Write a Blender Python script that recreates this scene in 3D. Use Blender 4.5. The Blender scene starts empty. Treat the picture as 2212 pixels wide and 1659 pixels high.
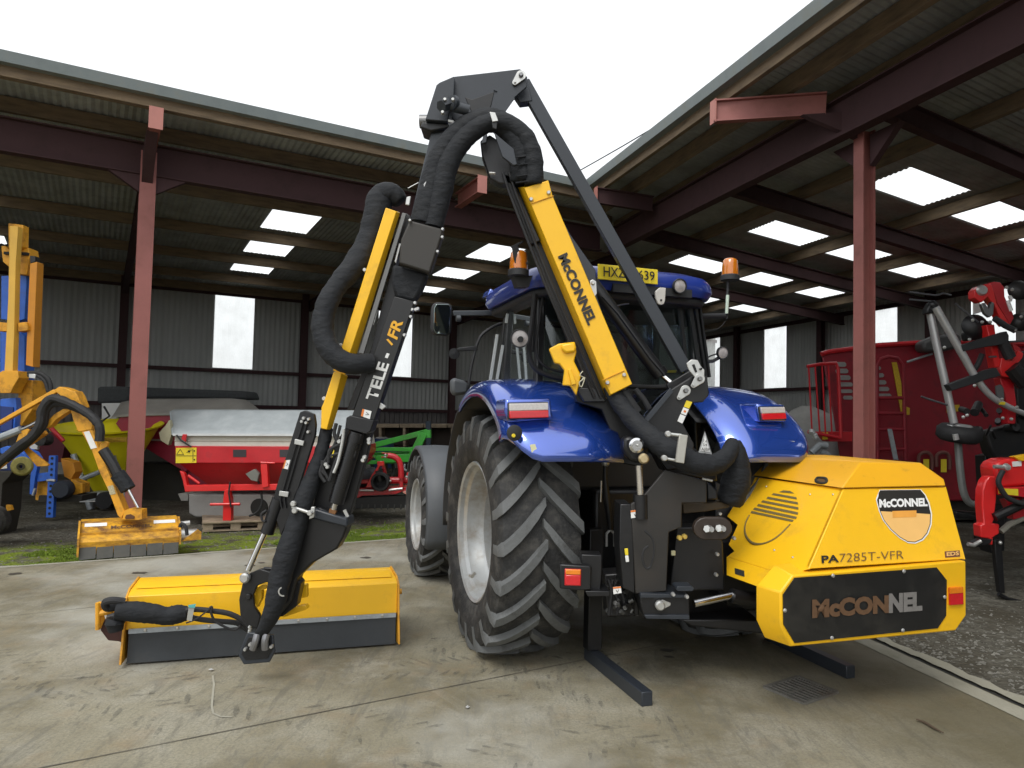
import bpy, bmesh, math, random
from mathutils import Vector as V, Matrix
from math import sin, cos, pi, radians
rnd = random.Random(7)
S = 1.2                      # survey units -> metres
FPX = 1550.0; PITCH = radians(2.5); ROLL = radians(1.29); EYE = 1.7
CF = V((0, cos(PITCH), sin(PITCH))); CU0 = V((0, -sin(PITCH), cos(PITCH)))
CR = V((1, 0, 0)) * cos(ROLL) + CU0 * sin(ROLL); CU = V((-sin(ROLL), 0, 0)) + CU0 * cos(ROLL)
# ---- survey helpers: turn a measured sight line into a point on a known plane
def ray(x, y): return CF + CR * ((x - 1106) / FPX) + CU * ((829.5 - y) / FPX)
def at(x, y, Y):
    d = ray(x, y); return V((0, 0, EYE)) + d * (Y / d.y)
def gz(x, y, z=0.0):
    d = ray(x, y); return V((0, 0, EYE)) + d * ((z - EYE) / d.z)
def on(x, y, p0, n):
    d = ray(x, y); c = V((0, 0, EYE)); return c + d * ((V(p0) - c).dot(n) / d.dot(n))
# tractor frame: a to its right, b forward
TO = V((.845, 5.66, 0)); TA = V((.954, .30, 0)); TB = V((-.30, .954, 0)); UZ = V((0, 0, 1))
def T(a, b, z): return TO + TA * a + TB * b + UZ * z
def tb(x, y, b): return on(x, y, T(0, b, 0), TB)
def ta(x, y, a): return on(x, y, T(a, 0, 0), TA)
# sheds
EC = V((1.28, 12.71, 0)); LU = V((.866, .5, 0)); LN = V((-.5, .866, 0))
RD = V((-.29, .957, 0)); RN = V((.957, .29, 0)); RS = RN + RD * .19
def zr(s): return 5.87 - .066 * s
def L(u, s, z): return EC + LU * u + LN * s + UZ * z
def R(l, s, z): return EC + RD * l + RS * s + UZ * z
def Q(l, s, z): return EC + RD * l + RN * s + UZ * z

def lin(c):
    c = c / 255.0
    return c / 12.92 if c <= .04045 else ((c + .055) / 1.055) ** 2.4
def hx(h): return tuple(lin(int(h[i:i + 2], 16)) for i in (0, 2, 4))

# ------------------------------------------------ materials
MATS = {}
def mat(name, col, rough=.5, metal=0., var=.12, vs=5., bump=0., bs=60., dirt=None, da=.5, ds=3., coat=0., trans=0., spec=.5, aniso=None, dr=None):
    if name in MATS: return MATS[name]
    m = bpy.data.materials.new(name); m.use_nodes = True; nt = m.node_tree; n = nt.nodes; lk = nt.links
    b = n['Principled BSDF']; tc = n.new('ShaderNodeTexCoord')
    vec = tc.outputs['Object']
    if aniso:
        mp = n.new('ShaderNodeMapping'); mp.inputs['Scale'].default_value = aniso; lk.new(vec, mp.inputs['Vector']); vec = mp.outputs[0]
    ns = n.new('ShaderNodeTexNoise'); ns.inputs['Scale'].default_value = vs; ns.inputs['Detail'].default_value = 6; ns.inputs['Roughness'].default_value = .65
    lk.new(vec, ns.inputs['Vector'])
    mx = n.new('ShaderNodeMix'); mx.data_type = 'RGBA'
    mx.inputs[6].default_value = tuple(c * (1 - var * 2) for c in col) + (1,); mx.inputs[7].default_value = tuple(min(1, c * (1 + var * 2)) for c in col) + (1,)
    lk.new(ns.outputs[0], mx.inputs[0]); out = mx.outputs[2]
    if dirt:
        nd = n.new('ShaderNodeTexNoise'); nd.inputs['Scale'].default_value = ds; nd.inputs['Detail'].default_value = 9; nd.inputs['Roughness'].default_value = .7
        lk.new(vec, nd.inputs['Vector'])
        rp = n.new('ShaderNodeMapRange'); rp.inputs[1].default_value = 1 - da - .12; rp.inputs[2].default_value = 1 - da + .16
        lk.new(nd.outputs[0], rp.inputs[0])
        m2 = n.new('ShaderNodeMix'); m2.data_type = 'RGBA'; lk.new(rp.outputs[0], m2.inputs[0]); lk.new(out, m2.inputs[6]); m2.inputs[7].default_value = tuple(dirt) + (1,)
        out = m2.outputs[2]
        m3 = n.new('ShaderNodeMapRange'); m3.inputs[3].default_value = rough; m3.inputs[4].default_value = dr or min(1, rough + .3); lk.new(rp.outputs[0], m3.inputs[0]); lk.new(m3.outputs[0], b.inputs['Roughness'])
    else:
        m3 = n.new('ShaderNodeMapRange'); m3.inputs[3].default_value = rough * .8; m3.inputs[4].default_value = min(1, rough * 1.2); lk.new(ns.outputs[0], m3.inputs[0]); lk.new(m3.outputs[0], b.inputs['Roughness'])
    lk.new(out, b.inputs['Base Color']); b.inputs['Metallic'].default_value = metal
    b.inputs['Coat Weight'].default_value = coat; b.inputs['Coat Roughness'].default_value = .06; b.inputs['Specular IOR Level'].default_value = spec
    b.inputs['Transmission Weight'].default_value = trans
    if bump:
        nb = n.new('ShaderNodeTexNoise'); nb.inputs['Scale'].default_value = bs; nb.inputs['Detail'].default_value = 5; lk.new(vec, nb.inputs['Vector'])
        bp = n.new('ShaderNodeBump'); bp.inputs['Strength'].default_value = bump; bp.inputs['Distance'].default_value = .02
        lk.new(nb.outputs[0], bp.inputs['Height']); lk.new(bp.outputs[0], b.inputs['Normal'])
    MATS[name] = m; return m
def clear_mat(name, tint, mixf, rough=.05):   # thin pane: part see-through, part glossy
    m = bpy.data.materials.new(name); m.use_nodes = True; nt = m.node_tree; n = nt.nodes; lk = nt.links
    o = n['Material Output']; n.remove(n['Principled BSDF'])
    t = n.new('ShaderNodeBsdfTransparent'); t.inputs[0].default_value = tint + (1,)
    g = n.new('ShaderNodeBsdfGlossy'); g.inputs['Roughness'].default_value = rough; g.inputs[0].default_value = (.8, .85, .85, 1)
    f = n.new('ShaderNodeFresnel'); f.inputs[0].default_value = 1.5
    ma = n.new('ShaderNodeMath'); ma.operation = 'MULTIPLY_ADD'; ma.inputs[1].default_value = 1.0; ma.inputs[2].default_value = mixf; lk.new(f.outputs[0], ma.inputs[0])
    x = n.new('ShaderNodeMixShader'); lk.new(ma.outputs[0], x.inputs[0]); lk.new(t.outputs[0], x.inputs[1]); lk.new(g.outputs[0], x.inputs[2]); lk.new(x.outputs[0], o.inputs[0])
    return m
def sheet_mat(name):                          # translucent GRP roof light
    m = bpy.data.materials.new(name); m.use_nodes = True; nt = m.node_tree; n = nt.nodes; lk = nt.links
    o = n['Material Output']; n.remove(n['Principled BSDF'])
    t = n.new('ShaderNodeBsdfTransparent'); t.inputs[0].default_value = (.97, .98, .97, 1)
    tl = n.new('ShaderNodeBsdfTranslucent'); tl.inputs[0].default_value = (.95, .96, .93, 1)
    tc = n.new('ShaderNodeTexCoord'); ns = n.new('ShaderNodeTexNoise'); ns.inputs['Scale'].default_value = 2.5; ns.inputs['Detail'].default_value = 6; lk.new(tc.outputs['Object'], ns.inputs[0])
    mr = n.new('ShaderNodeMapRange'); mr.inputs[1].default_value = .35; mr.inputs[2].default_value = .8; mr.inputs[3].default_value = .35; mr.inputs[4].default_value = .62; lk.new(ns.outputs[0], mr.inputs[0])
    x = n.new('ShaderNodeMixShader'); lk.new(mr.outputs[0], x.inputs[0]); lk.new(t.outputs[0], x.inputs[1]); lk.new(tl.outputs[0], x.inputs[2]); lk.new(x.outputs[0], o.inputs[0])
    return m
YEL = mat('yellow_paint', (.90, .50, .010), .42, var=.06, vs=1.5, coat=.08, bump=.05, bs=120, dirt=(.62, .34, .03), da=.33, ds=3.5, dr=.62)
YELD = mat('worn_yellow_paint', (.72, .34, .02), .5, var=.12, vs=4, dirt=(.13, .05, .02), da=.40, ds=5)
YELR = mat('flail_worn_yellow', (.78, .40, .02), .5, var=.12, vs=4, dirt=(.12, .05, .025), da=.50, ds=4, aniso=(1, 1, 2.2))
BLU = mat('blue_paint', (.026, .095, .53), .25, metal=.6, var=.05, vs=2, coat=1.0, spec=.7); BLU.node_tree.nodes['Principled BSDF'].inputs['Coat IOR'].default_value = 2.1
BLUL = mat('pale_blue_paint', (.03, .13, .55), .45, var=.15, vs=5, dirt=(.12, .1, .08), da=.32)
BLK = mat('black_paint', (.008, .008, .009), .40, var=.2, vs=6, dirt=(.026, .023, .020), da=.36, ds=2.5, bump=.04, bs=80)
BLKB = mat('slate_paint', (.026, .031, .039), .38, var=.12, vs=3, bump=.04, bs=90)
SHLD = mat('matt_guard', (.034, .031, .027), .6, var=.12, vs=3)
SLV = mat('fabric_sleeve', (.0065, .008, .0105), .8, var=.35, vs=9, bump=.8, bs=12, aniso=(1, 1, 2))
RUB = mat('rubber', (.017, .017, .018), .7, var=.25, vs=10, bump=.15, bs=40)
FLAP = mat('rubber_flap', (.038, .043, .048), .62, var=.18, vs=3, dirt=(.075, .072, .066), da=.30, ds=3, bump=.05)
TYR = mat('tyre_rubber', (.022, .022, .022), .75, var=.3, vs=8, dirt=(.095, .09, .08), da=.42, ds=7, bump=.35, bs=45)
LUG = mat('worn_lug_rubber', (.115, .12, .12), .7, var=.2, vs=9, dirt=(.06, .058, .054), da=.34, ds=8, bump=.2, bs=60)
RIM = mat('silver_rim', (.47, .485, .485), .38, metal=.35, var=.08, vs=3, dirt=(.30, .25, .19), da=.42, ds=4)
CHR = mat('chrome_rod', (.75, .75, .76), .15, metal=1, var=.05)
ZNC = mat('zinc_plate', (.55, .55, .53), .35, metal=.7, var=.15, vs=12)
GAL = mat('galvanised_steel', (.36, .39, .41), .5, metal=.4, var=.2, vs=9, dirt=(.2, .19, .17), da=.35)
DGR = mat('dark_plastic', (.020, .021, .023), .6, var=.2, vs=10)
GRYP = mat('grey_mudguard', (.075, .082, .09), .5, var=.1, vs=3)
WHT = mat('white_decal', (.80, .80, .78), .45, var=.04)
DYEL = mat('yellow_decal', (.80, .62, .03), .45, var=.05)
DORG = mat('orange_decal', (.75, .20, .03), .45, var=.05)
PALE = mat('pale_orange_decal', (.85, .50, .16), .5, var=.05)
TXK = mat('black_lettering', (.02, .018, .015), .5, var=.1)
TXW = mat('white_lettering', (.72, .72, .70), .5, var=.05)
TXY = mat('amber_lettering', (.75, .38, .02), .5, var=.05)
TXB = mat('worn_brown_lettering', (.13, .07, .035), .6, var=.2, vs=20)
TXG = mat('worn_grey_lettering', (.20, .19, .18), .6, var=.15, vs=20)
LRED = mat('red_lens', (.62, .012, .02), .15, var=.12, vs=60, coat=1)
LORG = mat('orange_lens', (.85, .22, .01), .2, var=.15, vs=30, coat=1)
LAMB = mat('amber_dome', (.85, .24, .01), .12, var=.1, vs=12, coat=1, trans=.35)
LWHT = mat('clear_lens', (.55, .52, .50), .15, var=.15, vs=60, coat=1)
LGLS = mat('lamp_glass', (.42, .39, .38), .15, var=.2, vs=40, coat=1)
RED = mat('red_machine_paint', (.50, .012, .02), .38, var=.15, vs=3, coat=.3, dirt=(.18, .03, .03), da=.30)
REDL = mat('bright_red_paint', (.68, .02, .02), .35, var=.1, vs=3, coat=.3)
REDD = mat('wagon_red_paint', (.24, .008, .018), .5, var=.12, vs=2, dirt=(.12, .02, .025), da=.35)
GRN = mat('green_machine_paint', (.04, .33, .03), .45, var=.15, vs=4, dirt=(.06, .12, .04), da=.35)
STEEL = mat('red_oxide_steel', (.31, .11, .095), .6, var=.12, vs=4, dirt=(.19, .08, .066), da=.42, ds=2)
STLD = mat('shaded_oxide_steel', (.060, .030, .032), .75, spec=.25, var=.15, vs=3, dirt=(.042, .027, .026), da=.4)  # darker copy of the oxide steel, shade under the roof put into its colour
TIM = mat('purlin_timber', (.24, .175, .11), .85, var=.3, vs=6, aniso=(1, 1, 6), bump=.2, dirt=(.09, .07, .055), da=.42)
PALT = mat('pallet_timber', (.33, .26, .18), .85, var=.3, vs=7, bump=.2, dirt=(.12, .1, .08), da=.38)
ROOF = mat('fibre_cement', (.37, .385, .38), .9, var=.2, vs=2.5, dirt=(.24, .245, .23), da=.45, ds=1.5)
WALL = mat('wall_cladding', (.40, .41, .40), .85, var=.14, vs=1.2, aniso=(3, 3, .4))
WALB = mat('dark_wall_boards', (.15, .14, .135), .9, var=.3, vs=3, aniso=(6, 6, .6))
GUT = mat('gutter_metal', (.19, .22, .22), .5, var=.15, vs=3, dirt=(.2, .2, .17), da=.38)
CONC = mat('weathered_concrete', (.36, .35, .32), .9, var=.18, vs=4, dirt=(.2, .19, .16), da=.4, bump=.3)
TARP = mat('grey_tarpaulin', (.33, .36, .37), .55, var=.15, vs=3, bump=.35, bs=5, dirt=(.42, .44, .44), da=.35)
TARP2 = mat('beige_tarpaulin', (.30, .28, .25), .65, var=.15, vs=3, bump=.3, bs=6)
WBOD = mat('cream_panel', (.60, .58, .51), .5, var=.08, vs=4, dirt=(.4, .37, .3), da=.35)
NET = mat('rolled_net', (.055, .06, .062), .9, var=.3, vs=20, bump=.4)
HOPY = mat('yellow_plastic_hopper', (.80, .70, .012), .42, var=.06, vs=3, dirt=(.55, .46, .03), da=.25)
SLVR = mat('silver_tube', (.55, .55, .55), .35, metal=.6, var=.1)
ROPE = mat('sling_webbing', (.28, .26, .08), .9, var=.3, vs=20)
GLS = clear_mat('cab_glass', (.62, .68, .67), .06)
GLSG = clear_mat('green_cab_glass', (.72, .93, .88), .06)
MIR = mat('mirror_glass', (.45, .55, .53), .04, metal=1, var=.25, vs=4)
SKY = sheet_mat('rooflight_sheet')

# ------------------------------------------------ mesh builder
class M:
    def __init__(s): s.v = []; s.f = []
    def add(s, vs, fs):
        k = len(s.v); s.v += [V(p) for p in vs]; s.f += [tuple(i + k for i in f) for f in fs]; return s
    def prism(s, poly, d):
        n = len(poly); d = V(d); a = [V(p) for p in poly]
        return s.add(a + [p + d for p in a], [tuple(range(n)), tuple(range(2 * n - 1, n - 1, -1))] + [(i, (i + 1) % n, n + (i + 1) % n, n + i) for i in range(n)])
    def face(s, pts): return s.add(pts, [tuple(range(len(pts)))])
    def box(s, c, sz, ax=None):
        ax = ax or (V((1, 0, 0)), V((0, 1, 0)), UZ); c = V(c); x, y, z = [ax[i] * sz[i] * .5 for i in range(3)]
        return s.prism([c - x - y - z, c + x - y - z, c + x + y - z, c - x + y - z], z * 2)
    def beam(s, p0, p1, w, h, up=UZ, w1=None, h1=None):
        p0 = V(p0); p1 = V(p1); d = (p1 - p0).normalized(); side = d.cross(V(up))
        if side.length < 1e-4: side = d.cross(V((1, 0, 0)))
        side.normalize(); u = side.cross(d).normalized(); w1 = w1 or w; h1 = h1 or h
        def r(p, w, h): return [p + side * w / 2 + u * h / 2, p - side * w / 2 + u * h / 2, p - side * w / 2 - u * h / 2, p + side * w / 2 - u * h / 2]
        return s.add(r(p0, w, h) + r(p1, w1, h1), [(0, 1, 2, 3), (7, 6, 5, 4)] + [(i, i + 4, (i + 1) % 4 + 4, (i + 1) % 4) for i in range(4)])
    def ibeam(s, p0, p1, w, h, up=UZ, t=.018):
        p0 = V(p0); p1 = V(p1); d = (p1 - p0).normalized(); side = d.cross(V(up)).normalized(); u = side.cross(d).normalized()
        for k in (-1, 1): s.beam(p0 + u * k * (h - t) / 2, p1 + u * k * (h - t) / 2, w, t, up)
        s.beam(p0, p1, t * .7, h - 2 * t - .002, up); return s
    def tube(s, pts, r, seg=10, sub=0, cap=True, flat=1.0, wr=0.0):
        p = [V(q) for q in pts]; rr = r if isinstance(r, (list, tuple)) else [r] * len(p)
        if sub:
            q = []; r2 = []; n = len(p)
            for i in range(n - 1):
                a, b, c, d = p[max(i - 1, 0)], p[i], p[i + 1], p[min(i + 2, n - 1)]
                for k in range(sub):
                    t = k / sub
                    q.append(.5 * ((2 * b) + (c - a) * t + (2 * a - 5 * b + 4 * c - d) * t * t + (3 * b - a - 3 * c + d) * t ** 3)); r2.append(rr[i] + (rr[i + 1] - rr[i]) * t)
            q.append(p[-1]); r2.append(rr[-1]); p, rr = q, r2
        nrm = None; vs = []; n = len(p)
        for i in range(n):
            d = (p[min(i + 1, n - 1)] - p[max(i - 1, 0)]).normalized()
            if nrm is None:
                nrm = d.cross(V((0, 1, 0)))
                if nrm.length < .1: nrm = d.cross(UZ)
            nrm = (nrm - d * nrm.dot(d)).normalized(); bi = d.cross(nrm)
            k = rr[i] * (1 + (wr * (rnd.random() - .5) if wr else 0))
            for j in range(seg):
                t = 2 * pi * j / seg; e = k * (1 + (wr * .6 * (rnd.random() - .5) if wr else 0)); vs.append(p[i] + nrm * cos(t) * e + bi * sin(t) * e * flat)
        fs = [(i * seg + j, i * seg + (j + 1) % seg, (i + 1) * seg + (j + 1) % seg, (i + 1) * seg + j) for i in range(n - 1) for j in range(seg)]
        if cap: fs += [tuple(range(seg - 1, -1, -1)), tuple((n - 1) * seg + j for j in range(seg))]
        return s.add(vs, fs)
    def cyl(s, a, b, r, r1=None, seg=16): return s.tube([a, b], [r, r if r1 is None else r1], seg)
    def lathe(s, c, ax, prof, seg=24, cap=False, a0=0., a1=2 * pi):
        c = V(c); ax = V(ax).normalized(); x = ax.cross(UZ)
        if x.length < .01: x = V((1, 0, 0))
        x.normalize(); y = ax.cross(x); vs = []; n = len(prof); full = abs(a1 - a0 - 2 * pi) < 1e-6; m = seg if full else seg + 1
        for i in range(m):
            t = a0 + (a1 - a0) * i / seg
            for w, r in prof: vs.append(c + ax * w + (x * cos(t) + y * sin(t)) * r)
        fs = [(i * n + j, i * n + j + 1, ((i + 1) % m) * n + j + 1, ((i + 1) % m) * n + j) for i in range(seg) for j in range(n - 1)]
        if cap and full: fs += [tuple(i * n for i in range(m)), tuple(i * n + n - 1 for i in range(m))]
        return s.add(vs, fs)
    def ball(s, c, r, seg=14, sc=(1, 1, 1)):
        vs = []; fs = []; n = seg // 2
        for i in range(n + 1):
            for j in range(seg):
                a = pi * i / n; t = 2 * pi * j / seg; vs.append(V(c) + V((sin(a) * cos(t) * sc[0], sin(a) * sin(t) * sc[1], cos(a) * sc[2])) * r)
        for i in range(n):
            for j in range(seg): fs.append((i * seg + j, (i + 1) * seg + j, (i + 1) * seg + (j + 1) % seg, i * seg + (j + 1) % seg))
        return s.add(vs, fs)
    def grid(s, rows):
        n = len(rows[0]); return s.add([p for r in rows for p in r], [(i * n + j, i * n + j + 1, (i + 1) * n + j + 1, (i + 1) * n + j) for i in range(len(rows) - 1) for j in range(n - 1)])
    def build(s, name, m, parent=None, bevel=0., smooth=32, thick=0., fix=True):
        me = bpy.data.meshes.new(name); me.from_pydata([tuple(p * S) for p in s.v], [], s.f)
        if fix:
            bm = bmesh.new(); bm.from_mesh(me); bmesh.ops.recalc_face_normals(bm, faces=bm.faces); bm.to_mesh(me); bm.free()
        me.materials.append(m); me.update()
        me.shade_smooth(); me.set_sharp_from_angle(angle=radians(smooth))
        o = bpy.data.objects.new(name, me); bpy.context.scene.collection.objects.link(o)
        if thick:
            q = o.modifiers.new('sheet', 'SOLIDIFY'); q.thickness = thick * S; q.offset = 0
        if bevel:
            q = o.modifiers.new('edge', 'BEVEL'); q.width = bevel * S; q.segments = 2; q.limit_method = 'ANGLE'; q.angle_limit = radians(40); q.harden_normals = False
        if parent is not None: attach(o, parent)
        return o
def attach(o, parent):
    o.parent = parent
    p = parent; base = V((0, 0, 0))
    if p.type == 'EMPTY' and p.parent is None: o.matrix_parent_inverse = Matrix.Translation(-p.location)
def tag(o, label, cat=None, group=None, kind=None):
    if label: o['label'] = label
    if cat: o['category'] = cat
    if group: o['group'] = group
    if kind: o['kind'] = kind
    return o
def thing(name, label, cat, loc, group=None):
    o = bpy.data.objects.new(name, None); bpy.context.scene.collection.objects.link(o); o.empty_display_size = .2
    o.location = V(loc) * S; return tag(o, label, cat, group)
def holder(name, parent):      # a part that is only a holder of sub-parts
    o = bpy.data.objects.new(name, None); bpy.context.scene.collection.objects.link(o); o.empty_display_size = .1; attach(o, parent); return o
def slab(pts, Y, th, m=None):  # plate whose front face stands at depth Y
    return (m or M()).prism([at(x, y, Y) for x, y in pts], (0, th, 0))
def slabb(pts, b, th, m=None): return (m or M()).prism([tb(x, y, b) for x, y in pts], TB * th)
_tc = {}
def text(s, o, pr, pt, m, name, parent, bold=0., ext=.004, out=None, sq=1):
    cu = bpy.data.curves.new('t', 'FONT'); cu.body = s; cu.size = 1; cu.offset = bold; cu.resolution_u = 3
    ob = bpy.data.objects.new('t', cu); bpy.context.scene.collection.objects.link(ob)
    me = bpy.data.meshes.new_from_object(ob); bpy.data.objects.remove(ob)
    xs = [v.co.x for v in me.vertices]; ys = [v.co.y for v in me.vertices]; x0, x1, y0, y1 = min(xs), max(xs), min(ys), max(ys)
    o = V(o); X = V(pr) - o; Y = V(pt) - o; nn = X.cross(Y).normalized()
    if out is not None and nn.dot(V(out)) < 0: nn = -nn
    for v in me.vertices: v.co = (o + X * ((v.co.x - x0) / (x1 - x0)) + Y * ((v.co.y - y0) / (y1 - y0)) + nn * ext) * S
    me.name = name; me.materials.clear(); me.materials.append(m)
    q = bpy.data.objects.new(name, me); bpy.context.scene.collection.objects.link(q)
    if parent is not None: attach(q, parent)
    return q
def zsc(scale, ox, oy): return lambda *p: [(ox + scale * p[i], oy + scale * p[i + 1]) for i in range(0, len(p), 2)]
z1 = zsc(.343, 0, 84.3); z2 = zsc(.343, 0, 653.3); z3 = zsc(.343, 632.2, 84.3); z4 = zsc(.343, 632.2, 653.3)
m1 = zsc(.30487, 969.4, 505.8); m2 = zsc(.4573, 1200.4, 927.3); m3 = zsc(.3557, 1453.3, 0); m4 = zsc(.3048, 1621.8, 505.8)
b1 = zsc(.3903, 168.6, 1011.5); b2 = zsc(.22865, 1200.4, 800.8); b3 = zsc(.2794, 1180.1, 1095.8); b4 = zsc(.4066, 843, 758.7); b5 = zsc(.305, 590.1, 379.3)
a1 = zsc(.2032, 0, 463.6); a2 = zsc(.254, 0, 800.8); a3 = zsc(.1524, 716.5, 885.1); a4 = zsc(.2033, 1959, 590.1); a5 = zsc(.2541, 1874.7, 927.3); a6 = zsc(.2185, 505.8, 859.8)
c1 = zsc(.2032, 927.3, 505.8); c2 = zsc(.1905, 168.6, 1180.1); c3 = zsc(.1829, 1247.6, 539.5)

# ================================================= GROUND
def node_mat(name):
    m = bpy.data.materials.new(name); m.use_nodes = True; nt = m.node_tree
    tc = nt.nodes.new('ShaderNodeTexCoord'); return m, nt, nt.nodes['Principled BSDF'], tc.outputs['Object']
def noise(nt, vec, sc, det=6, ro=.6, scale=None, dist=0):
    if scale:
        mp = nt.nodes.new('ShaderNodeMapping'); mp.inputs['Scale'].default_value = scale[:3]
        if len(scale) > 3: mp.inputs['Rotation'].default_value[2] = scale[3]
        nt.links.new(vec, mp.inputs[0]); vec = mp.outputs[0]
    n = nt.nodes.new('ShaderNodeTexNoise'); n.inputs['Scale'].default_value = sc; n.inputs['Detail'].default_value = det; n.inputs['Roughness'].default_value = ro; n.inputs['Distortion'].default_value = dist
    nt.links.new(vec, n.inputs['Vector']); return n.outputs[0]
def ramp(nt, f, lo, hi, a=0., b=1.):
    r = nt.nodes.new('ShaderNodeMapRange'); r.inputs[1].default_value = lo; r.inputs[2].default_value = hi; r.inputs[3].default_value = a; r.inputs[4].default_value = b; r.interpolation_type = 'SMOOTHSTEP'
    nt.links.new(f, r.inputs[0]); return r.outputs[0]
def mixc(nt, f, a, b, mode='MIX'):
    x = nt.nodes.new('ShaderNodeMix'); x.data_type = 'RGBA'; x.blend_type = mode
    for i, q in ((0, f), (6, a), (7, b)):
        if isinstance(q, tuple): x.inputs[i].default_value = q + (1,)
        elif isinstance(q, (int, float)): x.inputs[i].default_value = q
        else: nt.links.new(q, x.inputs[i])
    return x.outputs[2]
def concrete_mat():
    m, nt, b, vec = node_mat('yard_concrete')
    c = mixc(nt, ramp(nt, noise(nt, vec, .55, 8, .62), .36, .62), (.155, .132, .078), (.30, .275, .20))
    c = mixc(nt, ramp(nt, noise(nt, vec, 1.6, 9, .7, (1, 1, 1, .3), .6), .42, .72, 0, .75), c, (.37, .35, .285))
    c = mixc(nt, ramp(nt, noise(nt, vec, 1.1, 9, .72, (1.7, .8, 1, .9), .4), .5, .72, 0, .6), c, (.235, .185, .10))
    c = mixc(nt, ramp(nt, noise(nt, vec, 3.2, 10, .75, (2.4, .5, 1, .5), .5), .50, .64, 0, .6), c, (.14, .132, .105))   # smears of old mud
    c = mixc(nt, ramp(nt, noise(nt, vec, 9, 9, .8, (2.6, .7, 1, .6), .6), .52, .66, 0, .55), c, (.12, .117, .10))
    c = mixc(nt, ramp(nt, noise(nt, vec, 55, 4, .7), .40, .66, 0, .5), c, (.15, .14, .11))
    c = mixc(nt, ramp(nt, noise(nt, vec, 2.3, 6, .6), .54, .70, 0, .35), c, (.27, .20, .12))
    c = mixc(nt, ramp(nt, noise(nt, vec, .38, 5, .55), .50, .64, 0, .55), c, (.46, .455, .41))   # paler worn screed
    # darker, browner concrete towards the drain channel, edge broken by noise
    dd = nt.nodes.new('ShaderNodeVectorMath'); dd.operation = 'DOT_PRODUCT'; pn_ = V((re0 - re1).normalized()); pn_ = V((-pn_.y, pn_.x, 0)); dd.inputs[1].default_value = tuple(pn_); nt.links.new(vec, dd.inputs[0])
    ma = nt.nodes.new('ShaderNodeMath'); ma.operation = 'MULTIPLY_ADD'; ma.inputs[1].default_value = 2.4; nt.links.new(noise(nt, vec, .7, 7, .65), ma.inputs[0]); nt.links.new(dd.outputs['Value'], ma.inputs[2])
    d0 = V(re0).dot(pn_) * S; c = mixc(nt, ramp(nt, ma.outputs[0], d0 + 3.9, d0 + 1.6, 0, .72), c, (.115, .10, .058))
    nt.links.new(c, b.inputs['Base Color'])
    nt.links.new(ramp(nt, noise(nt, vec, 1.3, 7, .7), .35, .65, .55, .9), b.inputs['Roughness']); b.inputs['Specular IOR Level'].default_value = .25
    bp = nt.nodes.new('ShaderNodeBump'); bp.inputs['Strength'].default_value = .6; bp.inputs['Distance'].default_value = .012
    nt.links.new(noise(nt, vec, 28, 8, .75), bp.inputs['Height']); nt.links.new(bp.outputs[0], b.inputs['Normal']); return m
def gravel_mat():
    m, nt, b, vec = node_mat('yard_gravel')
    v = nt.nodes.new('ShaderNodeTexVoronoi'); v.inputs['Scale'].default_value = 22; nt.links.new(vec, v.inputs['Vector'])
    bw = nt.nodes.new('ShaderNodeRGBToBW'); nt.links.new(v.outputs['Color'], bw.inputs[0])
    c = mixc(nt, bw.outputs[0], (.055, .051, .040), (.18, .17, .14))
    c = mixc(nt, ramp(nt, noise(nt, vec, 1.2, 8, .65), .38, .62), c, (.07, .062, .045))
    c = mixc(nt, ramp(nt, noise(nt, vec, 3.5, 8, .7), .55, .68, 0, .6), c, (.17, .162, .135))
    # moss hugging the slab edge: distance from that edge in metres
    dp = nt.nodes.new('ShaderNodeVectorMath'); dp.operation = 'DOT_PRODUCT'; dp.inputs[1].default_value = (-.5, .866, 0); nt.links.new(vec, dp.inputs[0])
    e0 = V(gz(400, 1190)).dot(LN) * S
    ns = noise(nt, vec, 1.4, 6, .6)
    ad = nt.nodes.new('ShaderNodeMath'); ad.operation = 'MULTIPLY_ADD'; ad.inputs[1].default_value = 1.6; nt.links.new(ns, ad.inputs[0]); nt.links.new(dp.outputs['Value'], ad.inputs[2])
    near0 = ramp(nt, ad.outputs[0], e0 + .8 + 1.9, e0 + .8 + 1.0); lo_ = ramp(nt, dp.outputs['Value'], e0 - .3, e0 - .1)
    nm = nt.nodes.new('ShaderNodeMath'); nm.operation = 'MULTIPLY'; nt.links.new(near0, nm.inputs[0]); nt.links.new(lo_, nm.inputs[1]); near = nm.outputs[0]
    patch = ramp(nt, noise(nt, vec, 2.6, 8, .7), .40, .56)
    mu = nt.nodes.new('ShaderNodeMath'); mu.operation = 'MULTIPLY'; nt.links.new(near, mu.inputs[0]); nt.links.new(patch, mu.inputs[1])
    c = mixc(nt, mu.outputs[0], c, (.15, .20, .02))
    nt.links.new(c, b.inputs['Base Color']); b.inputs['Roughness'].default_value = .95; b.inputs['Specular IOR Level'].default_value = .2
    bp = nt.nodes.new('ShaderNodeBump'); bp.inputs['Strength'].default_value = .8; bp.inputs['Distance'].default_value = .03
    nt.links.new(v.outputs['Distance'], bp.inputs['Height']); nt.links.new(bp.outputs[0], b.inputs['Normal']); return m
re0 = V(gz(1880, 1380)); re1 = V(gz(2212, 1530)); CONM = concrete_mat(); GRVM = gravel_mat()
gq = 220
tag(M().face([(-gq, -gq, -.03), (gq, -gq, -.03), (gq, gq, -.03), (-gq, gq, -.03)]).build('gravel_ground', GRVM), None, kind='structure')
le0 = V(gz(0, 1225)); le1 = V(gz(875, 1163)); led = (le1 - le0).normalized(); re0 = V(gz(1880, 1380)); re1 = V(gz(2212, 1530)); red = (re0 - re1).normalized()
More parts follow.
